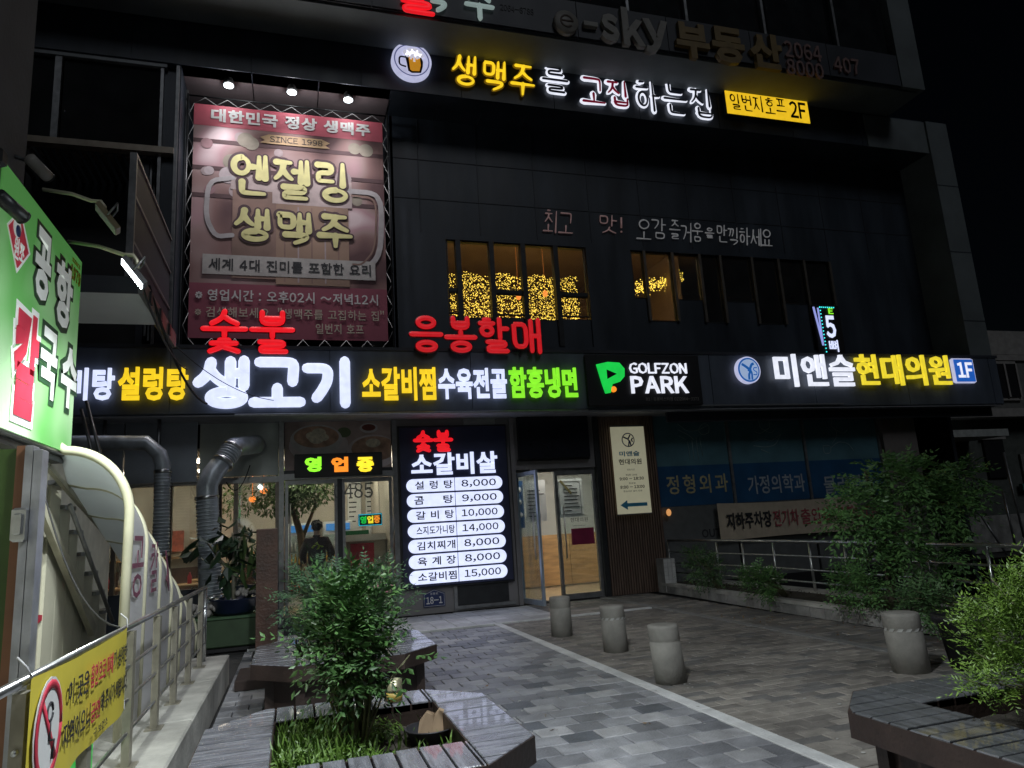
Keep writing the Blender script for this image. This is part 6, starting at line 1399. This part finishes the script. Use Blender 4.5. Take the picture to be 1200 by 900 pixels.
yt('지역이오니', .24, .5, .2, .44, M['ink']); yt('금연', .51, .61, .22, .42, M['inkr']); yt('해 주시기 바랍니다.', .62, .99, .24, .46, M['ink'])
yt('구 보건소', .55, .72, .05, .14, M['ink'], .0)
q = MB(); cy0, cz0 = yb0+.17, zb0+.19
q.prism([FY.p(cy0+.155*math.cos(i*.314), cz0+.175*math.sin(i*.314), -.002) for i in range(20)], (.002, 0, 0)); q.build('white_disc', M['white'], t)
q = MB(); q.tube([FY.p(cy0+.13*math.cos(i*.314), cz0+.15*math.sin(i*.314), .002) for i in range(21)], .016, n=5, up=(1, 0, 0), ry=.003); q.tube([FY.p(cy0-.08, cz0+.1, .002), FY.p(cy0+.08, cz0-.1, .002)], .012, n=5, up=(1, 0, 0), ry=.003); q.build('red_ring', M['inkr'], t)
q = MB(); q.tube([FY.p(cy0+.03*math.cos(i*.5), cz0+.06+.03*math.sin(i*.5), .001) for i in range(13)], .005, n=4); q.tube([FY.p(cy0, cz0+.03, .001), FY.p(cy0, cz0-.03, .001), FY.p(cy0+.05, cz0-.04, .001), FY.p(cy0+.04, cz0-.1, .001)], .007, n=4); q.build('smoker_figure', M['ink'], t)
for y, z in ((yb0, zb1), (yb1, zb1), (yb1, zb0), (yb0, zb0)): MB().tube([(XB-.01, y, z), (XB-.02, y+(.03 if y > 4 else -.03), z+.04), (-.85, y+(.02 if y > 4 else -.02), z+.07)], .004, n=5).build('tie_cord', MATS['cord'], t)
# metal posts and door edge at the left border
a = at(17, 700, Y=3.0).x; b = at(27, 700, Y=3.0).x; c = at(28, 700, Y=3.0).x; d = at(38.5, 700, Y=3.0).x
t = thing('metal_door_frame', 'pair of worn silver metal posts with a latch at the left edge', 'door frame', ((a+d)/2, 3.0, 0)); sil = mat('worn_silver', (.42, .43, .46), .38, .75, noise=.25, nscale=10, bump=.1)
B('post', sil, t, a, b, 3.0, 3.07, 0, 1.8, bev=.004); B('post', sil, t, c, d, 3.0, 3.07, 0, 1.785, bev=.004)
p = at(23, 615, Y=2.98); B('latch', M['steel'], t, p.x-.025, p.x+.02, 2.97, 3.0, p.z-.06, p.z+.06, bev=.008); B('latch_hook', M['steel'], t, p.x-.015, p.x+.01, 2.955, 2.97, p.z-.035, p.z+.04, bev=.005)
B('brown_door_edge', mat('orange_brown_edge', (.22, .1, .05), .5), t, a-.03, a-.002, 3.01, 3.06, 0, 1.8); B('green_door_panel', mat('olive_panel', (.05, .1, .02), .4), t, a-.4, a-.03, 3.02, 3.05, 0, 1.79)
t = thing('pale_box_post', 'short pale blue post beside the silver posts at bottom left', 'post', (at(33, 880, Y=3.2).x, 3.2, 0)); x_ = at(25, 880, Y=3.2).x; B('post_body', mat('pale_blue_box', (.4, .43, .5), .5), t, x_, x_+.06, 3.2, 3.3, .28, .63, bev=.005)
q = MB(); a = at(98, 868, X=-.93); t = thing('green_floor_sign', 'small lit green sign with white characters behind the left railing', 'sign', (-.95, 3.95, .28))
B('sign_face', led('led_signgreen', (.02, .5, .06), .6), t, -.97, -.94, 3.72, 4.2, .28, .58); letter_parts(t, pw, Frame((-.938, 0, 0), (0, 1, 0), (0, 0, 1)), '야외', 3.8, 4.12, .32, .42, depth=.002, bold=.03)
MB().tube([(-.935, 3.95+.06*math.cos(i*.5), .51+.05*math.sin(i*.5)) for i in range(9)], .008, n=5).build('curved_mark', pw, t)
# green restaurant sign box
XG = -1.4
g0, g1, gz0, gz1 = 3.86, 5.31, 2.02, 3.39
t = thing('green_noodle_sign', 'large green lit box sign with white and red bubble letters at left', 'sign', (XG, 4.6, gz0))
gm = mat('sign_green', (.1, .4, .1), .85, noise=.05, emit=(.1, .5, .09), estr=.42)
n_ = gm.node_tree.nodes; l_ = gm.node_tree.links; gn = n_.new('ShaderNodeTexNoise'); gn.inputs['Scale'].default_value = 1.0; tcn = n_.new('ShaderNodeTexCoord'); l_.new(tcn.outputs['Object'], gn.inputs['Vector'])
rp = n_.new('ShaderNodeValToRGB'); rp.color_ramp.elements[0].color = (.1, .33, .08, 1); rp.color_ramp.elements[1].color = (.4, .6, .36, 1); rp.color_ramp.elements[0].position = .4; rp.color_ramp.elements[1].position = .65
l_.new(gn.outputs[0], rp.inputs[0]); l_.new(rp.outputs[0], n_['Principled BSDF'].inputs['Base Color']); l_.new(rp.outputs[0], n_['Principled BSDF'].inputs['Emission Color'])
B('sign_box', M['alu'], t, XG-.16, XG-.01, g0, g1, gz0, gz1, bev=.008); B('sign_face', gm, t, XG-.01, XG, g0+.02, g1-.02, gz0+.02, gz1-.02)
FG = Frame((XG+.002, 0, 0), (0, 1, 0), (0, 0, 1)); gw = mat('sign_letter_white', (.75, .78, .76), .5, emit=(.8, .85, .8), estr=.22); gr_ = mat('sign_letter_red', (.5, .03, .06), .5, emit=(.5, .02, .05), estr=.2); gk = mat('sign_outline_green', (.02, .07, .03), .5)
def gl(ch, px0, px1, py0, py1, m, w, ol, ow):
    a = at(px0, (py0+py1)/2, X=XG); b = at(px1, (py0+py1)/2, X=XG); zc0 = at((px0+px1)/2, py1, X=XG).z; zc1 = at((px0+px1)/2, py0, X=XG).z
    g_ = (b.y-a.y)*.09
    o = lettering(FG, ch, a.y+g_, b.y-g_, zc0+g_, zc1-g_, depth=.002, lift=.006, bold=w)[0].build('letter', m, t)
    lettering(FG, ch, a.y, b.y, zc0, zc1, depth=.002, lift=.001, bold=w+ow*.045)[0].build('letter_outline', ol, o)
gl('공', 37, 60, 262, 360, gw, .04, gk, 1.2); gl('항', 61, 85, 300, 392, gw, .04, gk, 1.2)
gl('칼', 10, 45, 352, 500, gr_, .05, gw, 1.2); gl('국', 43, 67, 378, 474, gw, .04, gk, 1.2); gl('수', 68, 90, 400, 486, gw, .04, gk, 1.2)
q = MB(); q.prism([at(a, b, X=XG+.004) for a, b in ((8, 262), (24, 245), (35, 298), (19, 320))], (.003, 0, 0)); q.build('diamond_border', gw, t)
q = MB(); q.prism([at(a, b, X=XG+.009) for a, b in ((10, 264), (23.5, 250), (33, 297), (20, 314))], (.003, 0, 0)); o = q.build('red_diamond', gr_, t)
c = at(20, 267, X=XG+.014); MB().lathe(c, [(.001, 0), (.052, 0), (.052, .003), (.001, .003)], n=18, axis=(1, 0, 0)).build('white_roundel', gw, o); MB().lathe(c+Vector((.003, .01, -.014)), [(.001, 0), (.032, 0), (.032, .003), (.001, .003)], n=14, axis=(1, 0, 0)).build('blue_roundel', M['inkb'], o)
c0 = at(16, 296, X=XG+.014); c1 = at(28, 280, X=XG+.014); q = MB(); lettering(Frame((XG+.014, 0, 0), (0, 1, 0), (0, 0, 1)), '원조', c0.y, c1.y+.02, c0.z-.02, c0.z+.1, depth=.002, bold=.02, mb=q); q.build('small_white_letters', gw, o)
c0 = at(82, 328, X=XG+.004); c1 = at(95, 312, X=XG+.004); q = MB(); lettering(Frame((XG+.004, 0, 0), (0, 1, 0), (0, 0, 1)), '1979', c0.y, c1.y, c0.z+.02, c0.z+.12, depth=.003, bold=.06, mb=q); lettering(Frame((XG+.004, 0, 0), (0, 1, 0), (0, 0, 1)), 'SINCE', c0.y+.02, c1.y-.02, c0.z+.14, c0.z+.17, depth=.003, bold=.03, mb=q); q.build('year_letters', mat('year_yellow', (.6, .5, .03), .5), t)
B('top_cap', M['black'], t, XG-.17, XG+.02, g0-.06, g0+.0, gz1-.08, gz1+.02, bev=.02)
for y in (4.1, 5.1): B('bracket', M['darkmetal'], t, XG-.36, XG-.16, y, y+.04, gz0+.1, gz0+.14)
B('lower_rail', M['darkmetal'], t, XG-.12, XG-.04, 3.2, 5.3, gz0-.04, gz0-.003)
# flood lamps on arms above the sign
for i, (sx, sy, ex, ey, lit) in enumerate(((50, 222, 118, 236, 0), (80, 283, 156, 299, 1))):
    s0 = at(sx, sy, X=XG-.02); Y_ = 4.3 if lit else s0.y; e0 = at(ex, ey, Y=Y_)
    t = thing('arm_lamp', 'lit floodlight on a cream arm, lower one beside the green sign' if lit else 'unlit floodlight on a cream arm, upper one above the green sign', 'lamp', s0, 'floodlights on arms over the green sign')
    MB().tube([s0, s0.lerp(e0, .5)+Vector((0, 0, .01)), e0-Vector((.05, 0, 0)), e0, e0+Vector((.02, 0, -.03)), e0+Vector((.025, 0, -.08))], .012, n=8).build('arm', mat('arm_cream', (.5, .48, .35), .4, .3), t)
    hc = at(155 if lit else 124, 321 if lit else 257, Y=Y_); ax = Vector((.07, .05, -.09)).normalized(); wd = Vector((-.2, .9, 0)).normalized(); nn = ax.cross(wd)
    if nn.x > 0: nn = -nn
    q = MB(); q.obox(hc-ax*.09-wd*.05+nn*0, ax*.18, wd*.1, -nn*.03); q.build('lamp_head', M['darkmetal'] if lit else mat('lamp_bronze', (.25, .2, .13), .4, .4), t)
    q = MB(); q.obox(hc-ax*.085-wd*.045+nn*.001, ax*.17, wd*.09, nn*.004); q.build('lens', M['lamp'] if lit else mat('lens_off', (.4, .4, .4), .2), t)
    q = MB(); q.tube([hc-wd*.055-nn*.01, hc-wd*.055-nn*.08+Vector((0, 0, .04)), hc+wd*.055-nn*.08+Vector((0, 0, .04)), hc+wd*.055-nn*.01], .006, n=5); q.build('yoke', M['alu'], t)
    if lit:
        ld = bpy.data.lights.new('flood_beam', 'SPOT'); ld.spot_size = math.radians(150); ld.spot_blend = .6; ld.shadow_soft_size = .05; ld.energy = 170; ld.color = (.93, 1, .95)
        lo = bpy.data.objects.new('flood_beam', ld); COL.objects.link(lo); lo.location = hc+nn*.012+Vector((-.0, -.0, -.02)); lo.rotation_euler = Vector((-.3, -.45, 1)).to_track_quat('Z', 'Y').to_euler()
def cctv(px, py, X, label, s=1.0, ang=0.0, m=None):
    c = at(px, py, X=X); t = thing('security_camera', label, 'camera', c); d = Vector((.35, .9, -.25)).normalized()
    MB().tube([c-d*.09*s, c+d*.07*s], .035*s, n=14).build('camera_body', m or M['darkmetal'], t); MB().lathe(c+d*.07*s, [(.036*s, 0), (.038*s, .01), (.03*s, .012), (.001, .008)], n=14, axis=d).build('camera_lens', M['black'], t)
    MB().tube([c-d*.05*s, c-d*.08*s+Vector((-.08, 0, .01))*s, c+Vector((-.22, -.05, -.01))*s], .012*s, n=6).build('bracket', M['darkmetal'], t)
cctv(14, 243, XG+.1, 'small dark camera in front of the green sign'); cctv(47, 198, -1.6, 'pale camera on a bracket above the green sign', 1.1, m=mat('camera_pale', (.35, .33, .3), .4))
# slab roof with white underside, side board and cables
t = thing('flat_awning', 'small flat awning with bright white underside right of the green sign', 'awning', (-1.9, 6.1, 3.3)); B('awning_slab', M['white'], t, -2.6, -1.12, 5.7, 6.56, 3.3, 3.36); B('awning_edge', M['alu'], t, -1.12, -1.09, 5.68, 7.3, 3.29, 3.42); B('awning_edge', M['panel2'], t, -2.6, -1.12, 5.68, 5.7, 3.29, 3.42)
for k in range(3): B('edge_clip', M['darkmetal'], t, -1.09, -1.075, 5.95+k*.45, 6.02+k*.45, 3.3, 3.4)
t = thing('tall_side_board', 'tall dark framed board behind the flat awning', 'board', (-2.3, 9, 3.5)); B('board', M['panel2'], t, -1.95, -1.9, 9.2, 11.9, 4.6, 6.3)
for z in (4.6, 5.1, 5.7, 6.26): B('board_rail', M['alu'], t, -1.9, -1.88, 9.2, 11.9, z, z+.04)
B('board_edge', M['alu'], t, -1.96, -1.88, 9.15, 9.2, 4.6, 6.3)
def cable(pts, r, label, m=None): q = MB(); q.tube([Vector(p) for p in pts], r, n=5); tag(q.build('cable', m or M['rubber']), label, 'cable', 'loose cables')
def cat_(a, b, sag, n=10): a, b = Vector(a), Vector(b); return [a.lerp(b, i/n)+Vector((0, 0, -sag*4*(i/n)*(1-i/n))) for i in range(n+1)]
cable(cat_(at(165, 330, Y=5.0), (-1.0, 7.4, 3.1), .12), .008, 'black cable drooping from the lit floodlight'); cable(cat_(at(175, 335, Y=6), (-.9, 8.2, 2.9), .2), .012, 'thicker black cable behind the flat awning edge')
cable(cat_(at(42, 535, X=-1.6), at(140, 735, X=-.95), .25), .006, 'thin dark cable hanging from the sign to the railing'); cable(cat_(at(200, 400, Y=11), at(330, 470, Y=12), .2), .006, 'thin cable crossing below the poster')
cable(cat_(at(265, 565, Y=12.2), at(293, 545, Y=12.4), .25), .008, 'thin looped cable beside the wide duct')
q = MB(); q.tube([at(95, 480, Y=9), at(112, 545, Y=8.7)], .02, n=6); q.tube([at(101, 470, Y=9), at(125, 560, Y=8.7)], .02, n=6); tag(q.build('sloping_poles', M['alu']), 'pair of thin sloping poles above the stair canopy', 'poles')

t = thing('street_lamp', 'street lamp on a steel pole just behind the viewer', 'street lamp', (LAMP.x, -1.0, 0))
MB().tube([(LAMP.x, -1.0, 0), (LAMP.x, -1.0, 4.0), (LAMP.x, -.8, 4.5), (LAMP.x, LAMP.y-.1, 4.64)], .05, n=10).build('pole', M['alu'], t)
B('lamp_housing', M['darkmetal'], t, LAMP.x-.14, LAMP.x+.14, LAMP.y-.3, LAMP.y+.3, LAMP.z+.09, LAMP.z+.17, bev=.02); B('lens', M['lamp'], t, LAMP.x-.11, LAMP.x+.11, LAMP.y-.26, LAMP.y+.26, LAMP.z+.07, LAMP.z+.088)
# ------------------------------------------------------------------ far right houses
t = thing('far_house', 'pale two-storey house with small window at the right edge', 'building', (26, 20, 0)); fw = mat('far_render', (.34, .32, .3), .85, noise=.15, bump=.2); fp = mat('far_panel', (.16, .16, .15), .8, noise=.2)
B('wall', fp, t, 22.3, 34, 18.0, 26, 0, 6.1); B('parapet', fw, t, 22.2, 34, 17.9, 26, 6.15, 7.0); B('string_course', fw, t, 22.2, 34, 17.9, 18.0, 5.95, 6.14)
x0, x1, z0, z1 = rect(17.95, 1163, 1190, 427, 466); B('window_surround', fw, t, x0-.1, x1+.1, 17.9, 18.0, z0-.1, z1+.1); o = B('window', M['black'], t, x0, x1, 17.86, 17.9, z0, z1)
for a in (x0, (x0+x1)/2, x1): B('frame', fw, o, a-.04, a+.04, 17.82, 17.86, z0, z1)
t = thing('annex_house', 'low dark annex with pale flat roof edge behind the drooping tree', 'building', (21, 15.5, 0)); B('wall', mat('annex_wall', (.09, .1, .09), .8, noise=.2), t, 17.6, 34, 16.5, 17.7, 0, 3.7)
B('roof_edge', fw, t, 17.2, 34, 15.9, 17.8, 3.7, 3.95); B('lower_canopy', mat('canopy_pale', (.42, .44, .42), .7, noise=.2), t, 16.2, 19.5, 15.2, 16.5, 3.05, 3.25)
x0, x1, z0, z1 = rect(16.45, 1155, 1178, 515, 560); B('window', M['black'], t, x0, x1, 16.42, 16.5, z0, z1); B('window_head', fw, t, x0-.1, x1+.1, 16.38, 16.5, z1, z1+.1); B('door_leaf', fp, t, x1+.6, x1+1.6, 16.42, 16.5, .1, 2.6); B('teal_strip', mat('teal_strip', (.06, .2, .18), .5), t, x1+.3, x1+3, 16.3, 16.42, 1.5, 1.7)
q = MB(); q.box(13.6, 34, 14.2, 14.35, 0, .9); o = tag(q.build('low_garden_wall', M['concrete']), 'low grey wall in the dark yard beyond the railing', 'wall')
c = at(1073, 536, Y=15.0); t = thing('globe_lamp', 'warm yellow lit globe lamp glowing behind the tree', 'lamp', (c.x, 15, 0)); MB().tube([(c.x, 15, 0), (c.x, 15, c.z-.1)], .03, n=8).build('pole', M['darkmetal'], t); MB().ball((c.x, 15, c.z), .2, .2, .14, n=14, k=9).build('globe', led('led_warm', (1, .6, .2), 1.3), t)
for i, (a, b) in enumerate((((1175, 575), (1190, 640)), ((1150, 605), (1180, 650)), ((1176, 530), (1200, 630)))):
    q = MB(); q.tube([at(*a, Y=13.8), at(*b, Y=13.6)], .03, n=6); tag(q.build('leaning_pole', M['alu']), ('short', 'lowest', 'longest')[i]+' thin pole leaning in the dark yard at right', 'pole', 'poles leaning in the yard')
t = thing('street_wall_lamp', 'small orange wall lamp at the edge of the slat wall', 'lamp', (6.98, 12.68, 1.4)); MB().ball((7.05, 12.72, 1.47), .05, .05, .07, n=10, k=6).build('bulb', mat('amber_dim', (.5, .25, .1), .4, emit=(1, .45, .15), estr=.6), t)

# ------------------------------------------------------------------ person inside the restaurant, seen from behind
def skin(name, verts, edges, radii, m, parent, root=0, lv=2):
    me = bpy.data.meshes.new(name); me.from_pydata(verts, edges, []); ob = bpy.data.objects.new(name, me); COL.objects.link(ob)
    sk = ob.modifiers.new('s', 'SKIN'); sd = ob.modifiers.new('d', 'SUBSURF'); sd.levels = lv; sd.render_levels = lv
    for i, r in enumerate(radii): me.skin_vertices[0].data[i].radius = r if isinstance(r, tuple) else (r, r)
    me.skin_vertices[0].data[root].use_root = True
    dg = bpy.context.evaluated_depsgraph_get(); nm = bpy.data.meshes.new_from_object(ob.evaluated_get(dg)); bpy.data.objects.remove(ob)
    nm.materials.clear(); nm.materials.append(m); nm.polygons.foreach_set('use_smooth', [True]*len(nm.polygons))
    o = bpy.data.objects.new(name, nm); COL.objects.link(o); o.parent = parent; return o
hp = at(371, 611, Y=13.6); PX = hp.x; HT = hp.z
k = (HT-.02)/1.72
pt = thing('person', 'person in dark jacket with yellow-green back print seen from behind inside the door', 'person', (PX, 13.6, .02))
def S(L): return [(a*k, b*k, c*k) for a, b, c in L]
hairm = mat('black_hair', (.012, .01, .01), .5); skinm = mat('skin', (.45, .28, .2), .5); jac = mat('dark_jacket', (.035, .016, .024), .6, noise=.3, nscale=6, bump=.3); trs = mat('dark_trousers', (.015, .016, .022), .8)
# one continuous body: pelvis, spine, neck, head, arms, legs, hands with fingers
V = [(0, 0, .93), (0, .01, 1.12), (0, .0, 1.32), (0, 0, 1.44), (0, .01, 1.52), (0, .03, 1.62), (0, .03, 1.68),
     (-.17, 0, 1.38), (-.25, .02, 1.12), (-.22, .14, .95), (-.2, .2, .9), (.17, 0, 1.38), (.26, .02, 1.12), (.22, .16, .98), (.19, .22, .95),
     (-.09, 0, .86), (-.1, .02, .48), (-.1, 0, .08), (-.11, .14, .03), (.09, 0, .86), (.11, .02, .48), (.12, -.02, .08), (.13, .12, .03)]
Ee = [(0, 1), (1, 2), (2, 3), (3, 4), (4, 5), (5, 6), (2, 7), (7, 8), (8, 9), (9, 10), (2, 11), (11, 12), (12, 13), (13, 14), (0, 15), (15, 16), (16, 17), (17, 18), (0, 19), (19, 20), (20, 21), (21, 22)]
Rr = [(.14, .1), (.13, .09), (.15, .095), .055, .055, (.072, .085), (.055, .06), .058, .045, .03, (.035, .015), .058, .045, .03, (.035, .015), .085, .055, .038, .035, .085, .055, .038, .035]
for hnd, sx in ((10, -1), (14, 1)):
    bx, by, bz = V[hnd]
    for f_, (dx_, ln) in enumerate(((-.03, .065), (-.012, .078), (.008, .074), (.026, .06))):
        i0 = len(V); V += [(bx+dx_, by+.035, bz-.01), (bx+dx_, by+.035+ln*.5, bz-.025), (bx+dx_, by+.03+ln*.85, bz-.05)]; Ee += [(hnd, i0), (i0, i0+1), (i0+1, i0+2)]; Rr += [.009, .008, .007]
    i0 = len(V); V += [(bx-sx*.045, by+.01, bz+.0), (bx-sx*.055, by+.045, bz-.02)]; Ee += [(hnd, i0), (i0, i0+1)]; Rr += [.011, .009]
kr = lambda r: (r[0]*k, r[1]*k) if isinstance(r, tuple) else r*k
skin('body', S(V), Ee, [kr(r) for r in Rr], skinm, pt)
JV = [(0, 0, .86), (0, .01, 1.1), (0, 0, 1.32), (0, 0, 1.42), (-.17, 0, 1.37), (-.26, .02, 1.12), (-.225, .12, .97), (.17, 0, 1.37), (.27, .02, 1.12), (.225, .14, 1.0)]
skin('jacket', S(JV), [(0, 1), (1, 2), (2, 3), (2, 4), (4, 5), (5, 6), (2, 7), (7, 8), (8, 9)], [kr(r) for r in [(.185, .14), (.17, .13), (.185, .13), .085, .085, .075, .052, .085, .075, .052]], jac, pt)
TV = [(0, 0, .92), (-.09, 0, .84), (-.1, .02, .48), (-.1, 0, .06), (.09, 0, .84), (.11, .02, .48), (.12, -.02, .06)]
skin('trousers', S(TV), [(0, 1), (1, 2), (2, 3), (0, 4), (4, 5), (5, 6)], [kr(r) for r in [(.16, .12), .105, .08, .065, .105, .08, .065]], trs, pt)
q = MB(); b0 = Vector(pt.location)
q.ball(b0+Vector((0, .01, 1.635))*k, .09*k, .1*k, .105*k, n=14, k=9)
rs = random.Random(3)
for i in range(60):
    a = rs.uniform(0, 6.28); e = rs.uniform(-.3, 1.4); d = Vector((math.cos(a)*math.cos(e), math.sin(a)*math.cos(e)*1.05, math.sin(e)*1.1)); q.ball(b0+Vector((0, .01, 1.635))*k+d*.088*k, rs.uniform(.018, .032), n=6, k=4)
q.build('hair', hairm, pt)
for sx in (-1, 1): MB().ball(b0+Vector((sx*.085, .02, 1.6))*k, .013, .022, .032, n=8, k=5).build('ear', skinm, pt)
MB().ball(b0+Vector((0, .125, 1.6))*k, .014, .02, .02, n=8, k=5).build('nose', skinm, pt)
for sx in (-1, 1): MB().ball(b0+Vector((sx*.032, .112, 1.63))*k, .012, .008, .008, n=8, k=5).build('eye', M['ink'], pt)
MB().ball(b0+Vector((0, .118, 1.56))*k, .022, .008, .006, n=8, k=5).build('mouth', mat('lips', (.35, .12, .1), .5), pt)
MB().lathe(b0+Vector((0, 0, 1.42))*k, [(.075*k, 0), (.072*k, .05*k), (.06*k, .055*k), (.058*k, 0)], n=16).build('collar', jac, pt)
q = MB(); pg = mat('print_lime', (.4, .5, .06), .6)
for (a, b, L, an) in ((-.05, 1.28, .07, .3), (-.0, 1.31, .08, -.4), (.04, 1.27, .06, .2), (.02, 1.23, .07, .6), (-.08, 1.25, .05, -.3), (.09, 1.26, .05, -.2), (.0, 1.33, .04, 1.0)):
    c = b0+Vector((a, -.128+abs(a)*.15, b))*k; d = Vector((math.cos(an), .0, math.sin(an)))*L*.5; q.tube([c-d, c, c+d], [.004, .018, .004], n=6, up=(0, 1, 0), ry=.012)
q.build('back_print', pg, pt)
q = MB()
for (a, b, L, an) in ((.1, 1.12, .1, -.15), (.15, 1.1, .07, .3), (.12, .98, .1, -.1), (.16, .96, .06, .4), (.08, .94, .06, .0)):
    c = b0+Vector((a, -.13+abs(a)*.25, b))*k; d = Vector((math.cos(an), .0, math.sin(an)))*L*.5; q.tube([c-d, c, c+d], [.003, .01, .003], n=6, up=(0, 1, 0), ry=.014)
q.build('sleeve_print', mat('print_grey', (.3, .32, .28), .6), pt)
